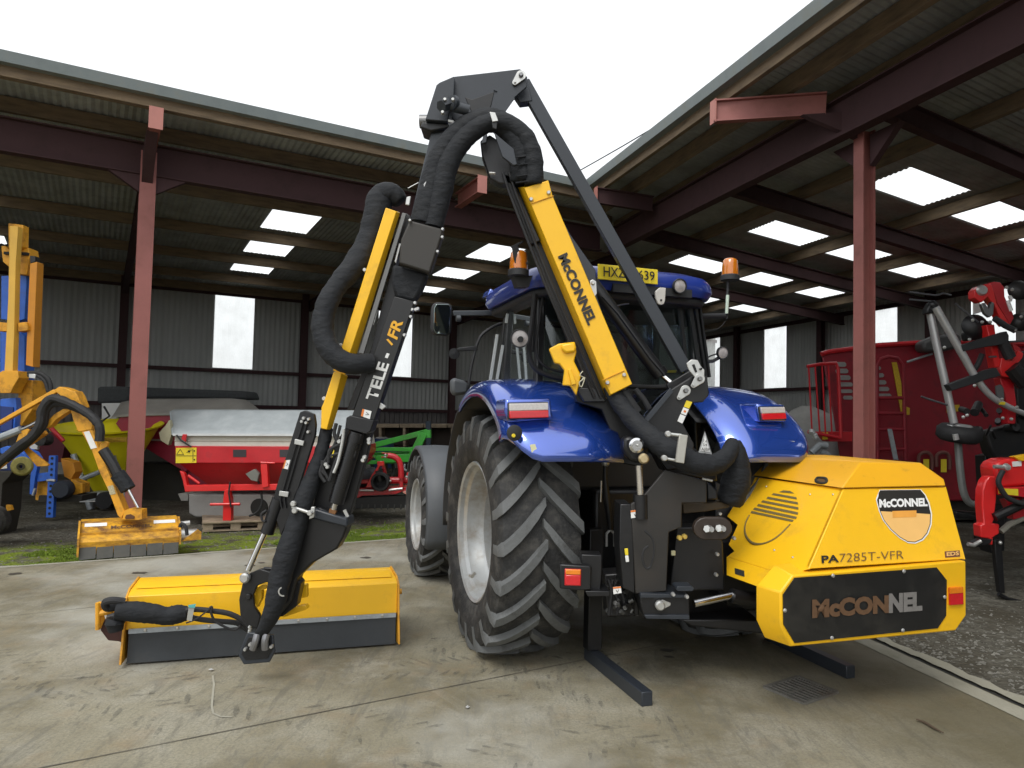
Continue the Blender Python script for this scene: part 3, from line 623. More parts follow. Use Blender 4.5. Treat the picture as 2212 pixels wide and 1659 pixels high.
M().face([T(aL, .64, zB), T(aL + .07, 1.15, zB), T(aL + .07, .8, zT), T(aL + .02, .54, zT)]).build('side_glass', GLSG, cab)
M().face([T(aR, b0 + .04, zB), T(aR, .40, zB), T(aR - .03, .34, zT), T(aR - .03, b0 + .04, zT)]).build('side_glass', GLS, cab)
M().face([T(aR, .44, zB), T(aR - .07, 1.15, zB), T(aR - .07, .8, zT), T(aR - .03, .38, zT)]).build('side_glass', GLS, cab)
M().face([T(aL + .1, 1.16, zB), T(aR - .1, 1.16, zB), T(aR - .1, .8, zT), T(aL + .1, .8, zT)]).build('windscreen', GLS, cab)
M().face([T(aL + .04, b0 - .02, 1.5), T(aR - .04, b0 - .02, 1.5), T(aR - .07, b0 + .01, zT), T(aL + .06, b0 + .01, zT)]).build('rear_window', GLS, cab)
fr_ = [tb(x, y, b0 - .05) for x, y in ((1156, 636), (1150, 690), (1143, 750), (1149, 786), (1171, 806), (1214, 818), (1290, 828), (1400, 836), (1480, 832))]
M().tube(fr_, .018, 8, sub=5).build('window_seal', RUB, cab)
M().tube([tb(x, y, b0 - .06) for x, y in ((1172, 640), (1164, 700), (1158, 750), (1165, 778), (1184, 795), (1225, 806))], .009, 6, sub=5).build('window_seal', RUB, cab)
m = M()
for x0, x1, w_ in ((1486, 1512, .03), (1498, 1524, .02), (1466, 1484, .025), (1508, 1532, .016)): m.beam(tb(x0, 640, b0 - .03), tb(x1, 815, b0 - .03), w_, .03, up=TB)
m.build('pillar_trim', PB, cab)
# roof with crown and dark soffit
def rrect(a0_, a1_, b0_, b1_, r, z, n=6):
    out = []
    for (ca, cb, s0) in ((a1_ - r, b1_ - r, 0), (a0_ + r, b1_ - r, 90), (a0_ + r, b0_ + r, 180), (a1_ - r, b0_ + r, 270)):
        for i in range(n + 1):
            t = radians(s0 + 90 * i / n); out.append(T(ca + r * cos(t), cb + r * sin(t), z))
    return out
lv = [rrect(-.86, .60, -.46, 1.0, .22, 2.615), rrect(-.885, .63, -.485, 1.03, .24, 2.66), rrect(-.88, .625, -.48, 1.03, .25, 2.72), rrect(-.85, .60, -.46, 1.0, .26, 2.765), rrect(-.77, .52, -.38, .92, .26, 2.80), rrect(-.5, .25, -.1, .7, .2, 2.82)]
n_ = len(lv[0]); vs = [p for l in lv for p in l]; fs = [(i * n_ + j, i * n_ + (j + 1) % n_, (i + 1) * n_ + (j + 1) % n_, (i + 1) * n_ + j) for i in range(len(lv) - 1) for j in range(n_)]
fs.append(tuple(range((len(lv) - 1) * n_, len(lv) * n_))); fs.append(tuple(range(n_ - 1, -1, -1)))
M().add(vs, fs).build('cab_roof', mat('roof_blue', (.012, .034, .24), .35, var=.08, vs=2, coat=.6), cab, smooth=40)
M().prism(rrect(-.83, .57, -.43, .98, .2, 2.56), UZ * .06).build('roof_soffit', DGR, cab, bevel=.02)
M().prism([T(-.3, -.50, 2.60), T(.34, -.50, 2.60), T(.34, -.50, 2.66), T(-.3, -.50, 2.66)], TB * .1).build('plate_light_bar', DGR, cab)
# badge-like smudge and cab interior
seat = holder('driver_seat', cab)
FABR = mat('seat_cloth', (.035, .04, .05), .9, var=.3, vs=12)
M().box(T(-.12, .35, 1.52), (.46, .46, .14), (TA, TB, UZ)).build('cushion', FABR, seat, bevel=.05)
M().prism([T(-.34, .14, 1.58), T(.10, .14, 1.58), T(.08, .08, 2.15), T(.0, .06, 2.32), T(-.24, .06, 2.32), T(-.32, .08, 2.15)], TB * .12).build('backrest', FABR, seat, bevel=.045)
M().lathe(T(-.12, .92, 1.85), (TB * -.8 + UZ * .6).normalized(), [(-.012, .19), (.012, .19), (.012, .17), (-.012, .17), (-.012, .19)], 28).cyl(T(-.12, .95, 1.83), T(-.12, 1.1, 1.45), .03).build('steering_wheel', DGR, cab)
M().box(T(.33, .35, 1.62), (.16, .6, .3), (TA, TB, UZ)).build('armrest_console', DGR, cab, bevel=.03)
M().beam(T(-.68, .25, 1.45), T(-.66, .22, 2.5), .07, .07).build('exhaust_stack', mat('stack_brown', (.10, .075, .065), .6), cab)
M().box(T((aL + aR) / 2, 1.02, 1.55), (1.0, .12, .4), (TA, TB, UZ)).build('dashboard', DGR, cab, bevel=.04)
M().tube([tb(*p, b0 - .06) for p in c3(400, 675, 520, 645, 605, 632)], .006, 6).build('wiper', ZNC, cab)
for p_ in (c1(722, 1065, 645, 1575), c1(782, 1180, 716, 1565), c1(868, 665, 843, 815), c1(832, 845, 818, 945)):
    M().beam(tb(*p_[0], .5), tb(*p_[1], .5), .022, .01, up=TB).build('door_edge_glint', mat('pale_glint', (.7, .74, .72), .3), cab)  # pale strips paint the white reflections along the glass edges
# lamps
def lamp(px, py, b, r, name='work_light', sq=1.0, tilt=0.0):
    c = tb(px, py, b); ax = (-TB + TA * tilt - UZ * .1).normalized(); h = holder(name, tr)
    M().lathe(c, ax, [(-r * .9, .001), (-r * .85, r * .45), (-r * .35, r * .92), (0, r), (.012, r * .98), (.012, r * .86), (0, r * .84)], 24).build('housing', DGR, h)
    M().lathe(c, ax, [(.004, r * .85), (.010, r * .5), (.012, .001)], 24).build('lens', LGLS, h); return h
lamp(1123, 731, -.36, .068, tilt=-.25); lamp(1561, 762, -.30, .052); lamp(1468, 618, -.53, .056); lamp(1084, 638, .55, .035, tilt=-.3)
disc(1124, 733, -.385, .022, .010, DGR, 'lamp_bulb', tr)
HOOK = mat('white_steel', (.62, .60, .56), .5, var=.1)
tsl_ = [tb(*p, -.53) for p in c3(975, 445, 1045, 450, 1035, 600, 1020, 640, 985, 652, 950, 635, 925, 560, 925, 490)]; M().prism(tsl_, TB * .02).build('hitch_plate', HOOK, tr, bevel=.004)
disc(*c3(987, 595)[0], -.535, .008, .004, DRK, 'plate_hole', tr)
M().face([tb(*p, -.17) for p in c3(255, 470, 465, 470, 400, 605, 330, 600)]).build('window_glint', mat('glint_grey', (.30, .30, .34), .6), tr)  # flat light grey face painting a reflection in the rear window
M().face([tb(*p, .1) for p in c3(395, 1000, 490, 1050, 700, 1340, 745, 1659, 600, 1659, 500, 1300)]).build('grey_reflection', mat('reflection_grey', (.10, .105, .12), .5), tr)  # grey face that stands for a dull reflection in the cab glass
M().prism([tb(*p, .0) for p in c3(1050, 1425, 1170, 1420, 1165, 1450, 1060, 1450)], TB * .02).build('yellow_lever', DYEL, tr)
M().prism([tb(*p, -.60) for p in c1(868, 130, 940, 95, 1000, 70, 1000, 85, 945, 120, 960, 180, 975, 285, 1060, 300, 1060, 318, 935, 335, 910, 300, 885, 150)], TB * .015).build('beacon_guard', PB_ if False else DGR, tr, bevel=.002)
M().prism([tb(*p, -.2) for p in c1(1130, 560, 1165, 560, 1120, 1250, 1095, 1250)], TB * .05).build('pillar_trim', DGR, tr)
M().tube([tb(*p, -.28) for p in c3(1540, 1270, 1580, 1250, 1660, 1225)], .006, 6).tube([tb(*p, -.28) for p in c3(1530, 1320, 1600, 1315, 1670, 1275)], .014, 6).build('lamp_bracket', DGR, tr)
def beacon(px, py0, py1, b, r):
    h = holder('beacon', tr); c = tb(px, py1, b); H_ = (tb(px, py0, b) - c).length
    M().lathe(c, UZ, [(0, r * 1.02), (H_ * .45, r * .97), (H_ * .85, r * .88), (H_ * .96, r * .7), (H_, r * .3), (H_, .001)], 24).build('dome', LAMB, h, smooth=60)
    M().lathe(c, UZ, [(.004, .001), (.004, r * .45), (H_ * .55, r * .35), (H_ * .6, .001)], 12).build('bulb', LORG, h)
    M().lathe(c, UZ, [(-.045, .001), (-.045, r * 1.15), (-.008, r * 1.15), (0, r * 1.0), (0, .001)], 24).build('base', DGR, h); return c
beacon(1120, 541, 582, -.55, .062); beacon(1577, 558, 594, -.15, .066)
M().prism([tb(*p, -.55) for p in c1(900, 440, 1100, 440, 1060, 560, 940, 560)], TB * .08).build('beacon_bracket', DGR, tr)
br = M().tube([tb(*p, -.15) for p in c3(1775, 375, 1775, 470, 1765, 560, 1758, 820)], .011, 8).cyl(tb(*c3(1405, 785)[0], -.15), tb(*c3(1740, 778)[0], -.15), .02)
br.build('beacon_stem', DGR, tr); M().cyl(tb(*c3(1773, 535)[0], -.17), tb(*c3(1760, 755)[0], -.17), .013).build('reflective_sleeve', mat('pale_green_tape', (.55, .65, .55), .5), tr)
M().tube([tb(*p, -.15) for p in c3(1745, 840, 1700, 900, 1620, 945, 1510, 935)], .003, 5, sub=4).build('beacon_cable', RUB, tr)
# plate
np_ = [tb(*p, -.525) for p in c3(240, 165, 950, 235, 950, 410, 240, 345)]
pl_ = M().prism(np_, TB * .008).build('number_plate', DYEL, cab, bevel=.004)
PX = np_[1] - np_[0]; PY = np_[0] - np_[3]
def plp(u, v): return np_[3] + PX * u + PY * v
text('HXZ', plp(.08, .20), plp(.435, .20), plp(.08, .83), TXK, 'plate_lettering', pl_, bold=.01, out=-TB, ext=.012)
text('639', plp(.655, .20), plp(.93, .20), plp(.655, .83), TXK, 'plate_lettering', pl_, bold=.01, out=-TB, ext=.012)
# mirrors and rails
def tsl(pts, b, th, m, name, root=tr, bev=.01): return M().prism([tb(x, y, b) for x, y in pts], TB * th).build(name, m, root, bevel=bev)
mi = tsl(c1(45, 735, 90, 722, 215, 732, 250, 770, 235, 1040, 205, 1080, 60, 1072, 22, 1030, 25, 790), 1.02, .06, DGR, 'mirror_housing', bev=.018)
tsl(c1(75, 745, 205, 748, 228, 790, 212, 1035, 190, 1065, 75, 1055, 48, 1010, 52, 790), 1.008, .01, MIR, 'mirror_glass', root=mi, bev=.002)
M().beam(tb(978, 677, 1.05), tb(1088, 676, 1.1), .03, .045).cyl(tb(985, 688, 1.05), tb(995, 688, 1.05), .03).build('mirror_arm', GRYP, tr, bevel=.006)
M().tube([tb(*p, 1.1) for p in c1(770, 950, 700, 975, 600, 1035, 545, 1090, 505, 1180, 480, 1270, 445, 1420, 410, 1659)], .014, 8, sub=4).build('grab_rail', DGR, tr)
M().beam(tb(*c1(510, 1212)[0], 1.1), tb(*c1(300, 1228)[0], 1.1), .03, .045, h1=.03).build('lamp_arm', DGR, tr, bevel=.008)
M().lathe(tb(*c1(265, 1270)[0], 1.1), (-TB).normalized(), [(-.05, .001), (-.05, .03), (0, .05), (.01, .001)], 16).build('side_lamp', DGR, tr)
tsl(c1(235, 1540, 280, 1528, 400, 1560, 425, 1600, 420, 1700, 260, 1720, 238, 1660), 1.05, .1, GRYP, 'lower_mirror', bev=.03)
# light blue visor tip of the roof and lift-link hardware
M().prism([tb(*p, .85) for p in c1(620, 652, 652, 575, 705, 612, 690, 640)], TB * .2).build('sun_visor', BLU, tr, bevel=.01)
M().tube([tb(*p, -.5) for p in b2(470, 850, 465, 1000, 480, 1200, 510, 1430, 515, 1500)], [.018, .016, .026, .02, .02], 10).build('lift_rod', BLK, tr)
M().ball(tb(*b2(472, 870)[0], -.5), .03).cyl(tb(*b2(430, 1040)[0], -.52), tb(*b2(425, 1240)[0], -.52), .006).build('lift_rod_end', ZNC, tr)
m = M()
for k_ in (480, 555): m.tube([tb(*p, -.5) for p in b2(515, 1500, k_, 1540, k_, 1659)] , .010, 6)
m.build('check_chain', ZNC, tr)
M().cyl(T(-.35, -.3, .62), T(-.4, -1.0, .5), .03).cyl(T(.3, -.3, .62), T(.35, -1.0, .5), .03).build('lower_link', BLK, tr)
# ================================================= HEDGE CUTTER ON THE TRACTOR
hc = thing('hedge_cutter', 'big clean yellow and black reach hedge cutter mounted on the back of the blue tractor', 'hedge cutter', T(.2, -1.0, 0))
def S_(pts, Y, th, m, name, root=None, bev=.004, **k): return slab(pts, Y, th).build(name, m, root or hc, bevel=bev, **k)
def loft(fp, Yf, bp, Yb):
    a = [at(x, y, Yf) for x, y in fp]; b = [at(x, y, Yb) for x, y in bp]; n = len(a)
    return M().add(a + b, [tuple(range(n)), tuple(range(2 * n - 1, n - 1, -1))] + [(i, (i + 1) % n, n + (i + 1) % n, n + i) for i in range(n)])
def pins(ps, Y, r, m, name, root=None, th=.02, seg=14):
    for x, y in ps: o = M().lathe(at(x, y, Y), V((0, -1, 0)), [(-.01, r), (th * .6, r), (th, r * .7), (th, .001)], seg).build(name, m, root or hc)
    return o
def rod(p, q, Y, r, m, name, Y2=None, root=None, seg=18, bev=0): return M().cyl(at(*p, Y), at(*q, Y2 or Y), r, seg=seg).build(name, m, root or hc, smooth=40)
# ---- power pack cover
pk = holder('power_pack', hc)
BR = -1.75
def B(x, y, b=BR): X, Y_ = m2(x, y)[0]; return tb(X, Y_, b)
rear = {k: B(*v) for k, v in dict(tl=(1120, 690), tr=(1938, 622), rb=(1940, 880), rc=(1890, 952), lb=(1110, 1028), ll=(1062, 922), lu=(1062, 770)).items()}
LF = .42
low = [rear[k] for k in ('tl', 'tr', 'rb', 'rc', 'lb', 'll', 'lu')]
fpx = [(1030, 640), (1860, 612), (1880, 840), (1830, 915), (985, 985), (945, 900), (945, 738)]
back = [B(*p, BR + .16) for p in fpx[:1]] + [low[1] + TB * .5, low[2] + TB * .5, low[3] + TB * .5] + [B(*p, BR + .16) for p in fpx[4:]]
low_m = M().add(low + back, [tuple(range(7)), tuple(range(13, 6, -1))] + [(i, (i + 1) % 7, 7 + (i + 1) % 7, 7 + i) for i in range(7)])
low_m.build('lower_cover', YEL, pk, bevel=.008)
BT = BR + .20    # upper cover leans in towards the tractor
ul = [B(1195, 660, BR + .03), B(1935, 614, BR + .03), B(1843, 272, BT), B(1360, 281, BT)]
dl = .78
side = [B(1195, 660, BR + .03), B(1360, 281, BT)]
fl_ = ta(*m2(925, 224)[0], (side[1] - TO).dot(TA)); fl_ = side[1] + TB * (fl_ - side[1]).dot(TB) + UZ * (fl_ - side[1]).z
sa = (side[0] - TO).dot(TA)
def SP(x, y):           # point on the left side skin (plane through three cover corners)
    nrm = (side[1] - side[0]).cross(TB); X, Y_ = m2(x, y)[0]; return on(X, Y_, side[0], nrm)
sk_ = [SP(1195, 660), SP(1360, 281), SP(925, 224), SP(808, 412), SP(858, 452), SP(815, 545), SP(842, 576), SP(808, 602), SP(1090, 690)]
M().prism(sk_, TA * .02 + TB * .0).build('side_cover', YEL, pk, bevel=.004)
rt = [q - TA * 0 for q in ul]
M().prism(ul, TB * .03).build('rear_cover', YEL, pk, bevel=.006)
wR = TA * ((ul[1] - TO).dot(TA) - (ul[0] - TO).dot(TA))
M().prism([ul[1], ul[2], ul[2] + TB * .8, ul[1] + TB * .8], TA * -.02).build('side_cover', YEL, pk)
low_s = [SP(808, 602), SP(808, 690), SP(950, 742), SP(1010, 690), SP(1090, 690)]
M().prism([p - TA * .004 for p in low_s], TA * .03).build('lower_side_cover', YEL, pk, bevel=.005)
M().prism([SP(*p) - TA * .008 for p in ((850, 655), (893, 668), (895, 696), (852, 683))], TA * .006).build('vent_slot', DRK, pk)
# bonnet lid
E_ = B(1360, 278, BT - .012); D_ = B(1844, 269, BT - .012); F_ = E_ + TB * (SP(925, 216) - SP(1360, 281)).dot(TB); F_ = V((F_.x, F_.y, SP(925, 216).z)) + TA * ((SP(925, 216) - SP(1360, 281)).dot(TA) - .01)
E_ = E_ - TA * .012; zt = None
Bv = B(1440, 157, BT + .10); Cv = B(1725, 158, BT + .10); D2 = B(1836, 235, BT + .0)
Av = Bv + (F_ - E_) * .93; top_far = Cv + (F_ - E_) * .93
Bq = m2(1030, 119)[0]; Av = on(*Bq, Bv, (TB.cross(TA))); Av = Bv + TB * (Av - Bv).dot(TB) + TA * ((Av - Bv).dot(TA))
TF = Cv + TB * (Av - Bv).dot(TB) ; D2f = D2 + TB * (Av - Bv).dot(TB); Df = D_ + TB * (Av - Bv).dot(TB)
lid = M().add([E_, D_, D2, Cv, Bv, F_, Df, D2f, TF, Av], [(0, 1, 2, 3, 4), (0, 4, 9, 5), (4, 3, 8, 9), (3, 2, 7, 8), (2, 1, 6, 7), (5, 9, 8, 7, 6), (0, 5, 6, 1)])
lid.build('lid', mat('lid_yellow', (.78, .39, .012), .38, var=.05, vs=2, coat=.15, dirt=(.42, .2, .03), da=.30, ds=9), pk, bevel=.008)
nrmS = (E_ - F_).cross(Av - F_).normalized()
if nrmS.dot(TA) > 0: nrmS = -nrmS
def LP(x, y, k=.004): X, Y_ = m2(x, y)[0]; return on(X, Y_, E_ + nrmS * k, nrmS)
M().tube([LP(1228, 240), LP(1238, 229), LP(1272, 231), LP(1280, 243), LP(1268, 255), LP(1236, 250), LP(1228, 240)], .009, 6, sub=3).build('handle_slot', DRK, pk)
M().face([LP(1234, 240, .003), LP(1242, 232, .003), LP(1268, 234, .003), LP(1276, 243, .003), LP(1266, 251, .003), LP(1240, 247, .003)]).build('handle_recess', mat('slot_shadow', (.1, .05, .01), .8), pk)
nS = (side[1] - side[0]).cross(TB).normalized()
if nS.dot(TA) > 0: nS = -nS
def SK(x, y, k=.003): X, Y_ = m2(x, y)[0]; return on(X, Y_, side[0] + nS * k, nS)
vm = M()
for q in ((1055, 296, 1075, 288, 1108, 291, 1127, 303), (1028, 301, 1020, 309, 1140, 331, 1136, 320), (1002, 318, 995, 327, 1145, 355, 1143, 344), (978, 335, 970, 344, 1146, 379, 1146, 368), (958, 352, 950, 362, 1143, 403, 1145, 392), (940, 369, 932, 379, 1135, 424, 1139, 413), (926, 385, 920, 395, 1118, 437, 1124, 428)):
    vm.face([SK(q[i], q[i + 1]) for i in range(0, 8, 2)])
vm.build('vent_louvres', mat('louvre_dark', (.16, .12, .04), .7), pk, fix=False)
lp = [SK(*p) for p in ((915, 405), (898, 440), (893, 480), (905, 515), (935, 540), (975, 541), (1020, 525), (1060, 497), (1090, 467), (1108, 448))]
M().tube(lp, [.004, .005, .006, .008, .010, .006, .005, .005, .004, .004], 6, sub=4).build('worn_ring', MATS['louvre_dark'], pk)
for x, y in ((995, 271), (1310, 308), (1202, 308), (1033, 571), (1120, 605), (840, 517)): M().ball(SK(x, y, .002), .007, 8).build('cover_bolt', ZNC, pk)
# black rear panel
def BP(x, y, k=.006): return B(x, y, BR - k)
pnl = M().prism([BP(*p) for p in ((1075, 782), (1130, 702), (1800, 653), (1848, 713), (1845, 880), (1805, 940), (1130, 1010), (1077, 922))], TB * .006).build('rear_panel', mat('panel_black', (.014, .014, .014), .32, var=.2, dirt=(.03, .027, .022), da=.4, coat=.3), pk)
text('McCON', BP(1210, 893, .008), BP(1572, 868, .008), BP(1210, 803, .008), TXB, 'panel_lettering', pnl, bold=.06, out=-TB, ext=.003)
text('NEL', BP(1572, 868, .008), BP(1730, 856, .008), BP(1572, 776, .008), TXG, 'panel_lettering', pnl, bold=.06, out=-TB, ext=.003)
for x, y in ((1310, 692), (1645, 671), (1305, 986), (1640, 950), (1083, 856), (1838, 793)): M().lathe(BP(x, y, .008), -TB, [(0, .012), (.005, .010), (.008, .001)], 10).build('panel_bolt', ZNC, pk)
tl = holder('tail_light', pk)
M().prism([BP(*p, .012) for p in ((1862, 750), (1926, 745), (1928, 828), (1864, 832))], TB * .014).build('housing', LRED, tl, bevel=.003)
M().prism([BP(*p, .018) for p in ((1864, 752), (1924, 747), (1925, 772), (1865, 777))], TB * .01).build('amber_lens', LORG, tl)
M().prism([BP(*p, .018) for p in ((1865, 779), (1925, 774), (1926, 826), (1866, 830))], TB * .01).build('red_lens', LRED, tl)
# lettering and badge on the rear cover
nU = (ul[1] - ul[0]).cross(ul[3] - ul[0]).normalized()
if nU.dot(TB) > 0: nU = -nU
def UP(x, y, k=.004): X, Y_ = m2(x, y)[0]; return on(X, Y_, ul[0] + nU * k, nU)
text('PA', UP(1256, 633), UP(1338, 628), UP(1254, 597), TXK, 'model_lettering', pk, bold=.03, out=nU, ext=.002)
text('7285T-VFR', UP(1340, 628), UP(1643, 611), UP(1340, 588), TXB, 'model_lettering', pk, bold=-.012, out=nU, ext=.002)
M().prism([UP(*p, .003) for p in ((1838, 577), (1908, 572), (1911, 601), (1841, 606))], nU * -.002).build('small_badge', mat('badge_brown', (.16, .06, .04), .6), pk)
text('EDS', UP(1846, 600, .005), UP(1904, 595, .005), UP(1845, 581, .005), PALE, 'badge_lettering', pk, bold=.03, out=nU, ext=.002)
cx, cy = 1648, 400
def arc(rx, ry, t0, t1, n, k): return [UP(cx + rx * cos(radians(t0 + (t1 - t0) * i / n)) , cy + ry * sin(radians(t0 + (t1 - t0) * i / n)), k) for i in range(n + 1)]
bd = holder('maker_badge', pk)
o1 = [(1512, 330), (1524, 300), (1530, 286), (1725, 284), (1748, 310), (1765, 345), (1778, 400), (1776, 450), (1760, 495), (1735, 525), (1700, 540), (1665, 538), (1625, 515), (1580, 475), (1545, 430), (1526, 385), (1518, 355)]
M().face([UP(*p, .003) for p in o1]).build('backing', WHT, bd)
def shr(f): return [(cx + (x - cx) * f, 410 + (y - 410) * f) for x, y in o1]
M().face([UP(*p, .0042) for p in shr(.955)]).build('border', TXK, bd)
M().face([UP(x, y, .0054) for x, y in shr(.93) if y > 378] + [UP(1532, 379, .0054), UP(1766, 374, .0054)][::-1][:0] ).build('lower_field', PALE, bd)
M().face([UP(*p, .0058) for p in ((1526, 300), (1534, 288), (1722, 286), (1744, 312), (1764, 373), (1532, 381), (1524, 350))]).build('upper_field', TXK, bd)
text('McCONNEL', UP(1528, 371, .007), UP(1756, 364, .007), UP(1526, 330, .007), WHT, 'badge_lettering', bd, bold=.05, out=nU, ext=.002)
M().face([UP(*p, .0064) for p in ((1590, 386), (1704, 383), (1704, 414), (1592, 418))]).build('faded_label', mat('faded_orange', (.80, .36, .06), .5), bd)
# ---- pillar, pivot and frame
S_([(1362.7, 1089), (1388, 1073), (1436, 1015.7), (1527, 1038.6), (1527, 1086.6), (1473.6, 1086.6), (1472.5, 1139), (1445, 1150), (1440, 1277.4), (1373, 1283), (1368, 1180)], 4.42, .03, mat('pillar_plate', (.022, .020, .018), .5, var=.2, vs=2, dirt=(.042, .034, .027), da=.38), 'pillar_plate', bev=.006)
S_([(1340, 1089), (1364, 1089), (1369, 1180), (1372, 1283), (1345, 1270), (1338, 1180)], 4.43, .25, BLK, 'pillar_side', bev=.006)
S_([(1462, 1139), (1530, 1139), (1562, 1170), (1566, 1275), (1445, 1278)], 4.62, .2, BLK, 'frame_box', bev=.01)
S_([(1545, 1040), (1600, 1060), (1640, 1180), (1640, 1300), (1545, 1290)], 5.2, .3, BLK, 'engine_frame', bev=.01)
S_(b2(1200, 1260, 1420, 1250, 1640, 1235, 1640, 1290, 1420, 1330, 1210, 1350), 4.52, .05, mat('stained_black', (.05, .032, .012), .55, var=.4, vs=8), 'cross_member', bev=.004)
def oval(x0, x1, y0, y1, n=7):
    r = (y1 - y0) / 2; cy_ = (y0 + y1) / 2
    return [(x1 - r + r * sin(pi * i / n), cy_ - r * cos(pi * i / n)) for i in range(n + 1)] + [(x0 + r - r * sin(pi * i / n), cy_ + r * cos(pi * i / n)) for i in range(n + 1)]
S_(oval(1498.8, 1582, 1117.5, 1166.6), 4.30, .05, mat('brown_black', (.035, .024, .018), .4, var=.2), 'valve_plate', bev=.006)
for x, y in b2(1462, 1500, 1575, 1495): M().cyl(at(x, y, 4.30), at(x - 8, y - 1.5, 4.26), .022, seg=6).cyl(at(x + 1, y, 4.26), at(x + 3, y, 4.25), .016).build('hydraulic_fitting', ZNC, hc)
S_(b3(725, 685, 1105, 690, 1110, 860, 760, 860, 730, 760), 4.40, .22, BLK, 'slew_bracket', bev=.006)
S_(b3(730, 668, 1100, 678, 1108, 700, 728, 700), 4.38, .26, BLKB, 'slew_plate', bev=.002); S_(b3(760, 835, 1105, 835, 1110, 868, 775, 862), 4.38, .26, BLKB, 'slew_plate', bev=.002)
pins(b3(878, 757), 4.38, .030, ZNC, 'pivot_pin', th=.03); S_(b3(850, 725, 900, 715, 962, 740, 960, 760, 905, 790, 855, 790), 4.395, .012, ZNC, 'pin_keeper', bev=.002)
S_(oval(*[v for v in (1461, 1499)], 1267, 1277), 4.36, .12, BLKB, 'pivot_cap', bev=.002); pins(b3(1085, 690, 980, 672), 4.36, .012, ZNC, 'grease_bolt')
rod(b3(1140, 745)[0], b3(1445, 680)[0], 4.42, .022, CHR, 'slew_ram_rod', Y2=4.5); rod(b3(1430, 683)[0], b3(1640, 720)[0], 4.5, .045, BLK, 'slew_ram', Y2=4.55)
M().tube([at(x, y, 4.30) for x, y in b3(760, 180, 820, 240, 835, 330, 810, 450, 770, 470, 745, 400, 755, 330, 790, 300)], .007, 6, sub=4).build('loop_hose', RUB, hc)
pins(b3(1030, 236, 1068, 226), 4.4, .016, mat('brass_fitting', (.7, .5, .12), .35, metal=.6), 'brass_nut')
S_(b3(965, 335, 1000, 335, 1000, 375, 965, 375), 4.57, .01, MATS['pale_sticker'], 'small_label')
pins(b3(1340, 48, 1320, 362, 1312, 520, 1450, 238), 4.55, .012, ZNC, 'frame_bolt')
def vsticker(q, Y, root=None):   # white label with a small V and an orange top band
    c = [at(x, y, Y) for x, y in q]; h = M().prism(c, V((0, .003, 0))).build('warning_label', WHT, root or hc)
    t = [c[0], c[1], c[1].lerp(c[2], .22), c[0].lerp(c[3], .22)]; M().prism([p - V((0, .002, 0)) for p in t], V((0, .002, 0))).build('label_band', DORG, h)
    o = c[3].lerp(c[0], .15); X = (c[2] - c[3]); Y_ = (c[0] - c[3]); text('V', o + X * .3, o + X * .7, o + X * .3 + Y_ * .4, TXK, 'label_mark', h, out=V((0, -1, 0)), ext=.003); return h
vsticker(b2(708, 1322, 795, 1310, 800, 1382, 712, 1394), 4.415); vsticker(b3(515, 618, 548, 605, 582, 628, 582, 660, 520, 672)[0:1] + b3(575, 612, 582, 662, 520, 672), 4.42)
S_(b3(605, 320, 632, 318, 636, 372, 610, 372), 4.41, .006, DYEL, 'caution_label'); S_(b3(610, 374, 636, 373, 642, 422, 616, 426), 4.41, .006, WHT, 'caution_label')
for i in range(20):
    x = rnd.uniform(455, 700); y = rnd.uniform(540, 840); c = at(*b3(x, y)[0], 4.52 + rnd.random() * .12); M().cyl(c, c + V((rnd.uniform(-.03, .03), rnd.uniform(-.03, 0), rnd.uniform(-.03, .03))), rnd.uniform(.008, .016), seg=8).build('valve_fitting', mat('dull_steel', (.13, .13, .125), .4, metal=.6, var=.3), hc)
S_(b3(450, 520, 700, 500, 720, 840, 470, 850), 4.7, .2, BLK, 'valve_block', bev=.01)
mm = M()
for i in range(7):
    x0 = 480 + i * 32; mm.tube([at(*b3(*p)[0], 4.55 + .02 * i) for p in ((x0, 560), (x0 + rnd.uniform(-30, 30), 640), (x0 + rnd.uniform(-30, 30), 740), (x0 + rnd.uniform(-20, 40), 830))], .010, 6, sub=3)
mm.build('valve_hoses', RUB, hc)
# lower legs
def leg(pe, z1, top, a_post):
    e = gz(*pe); s0 = e + TB * .86; h = .085
    lg = M().beam(e + UZ * (h / 2), s0 + UZ * (h / 2), .072, h).build('stabiliser_foot', BLKB, hc, bevel=.005)
    p = e + TB * .80; M().box(p + UZ * (h + (z1 - h) / 2), (.105, .09, z1 - h - .002), (TA, TB, UZ)).build('stabiliser_leg', BLK, hc, bevel=.006); return p
pL = leg((1398, 1526), .92, None, None); pR = leg((1838, 1466), .8, None, None)
M().box(pL + UZ * .30 - TB * .048, (.02, .004, .02), (TA, TB, UZ)).build('pin_hole', DRK, hc)
M().beam(pL + UZ * .55, pR + UZ * .55, .1, .1).build('rear_cross_tube', BLK, hc, bevel=.006)
S_(b3(105, 440, 340, 455, 350, 480, 345, 640, 260, 645, 105, 630), 4.40, .05, BLK, 'light_bracket', bev=.008)
S_(b3(272, 365, 430, 370, 430, 500, 420, 640, 330, 645, 345, 470, 272, 440), 4.46, .14, BLK, 'bracket_post', bev=.006)
S_(b3(300, 648, 490, 650, 490, 690, 320, 690), 4.4, .2, BLK, 'bracket_foot', bev=.004)
t2 = holder('tail_light', hc)
S_(b3(143, 476, 270, 480, 268, 610, 141, 606), 4.39, .02, LRED, 'housing', t2, bev=.004); S_(b3(150, 480, 266, 484, 265, 524, 150, 520), 4.382, .012, LORG, 'amber_lens', t2); S_(b3(150, 524, 265, 528, 263, 606, 147, 602), 4.382, .012, LRED, 'red_lens', t2)
S_(m2(590, 900, 640, 930, 990, 968, 960, 900), 4.75, .4, BLK, 'under_tray', bev=.01)
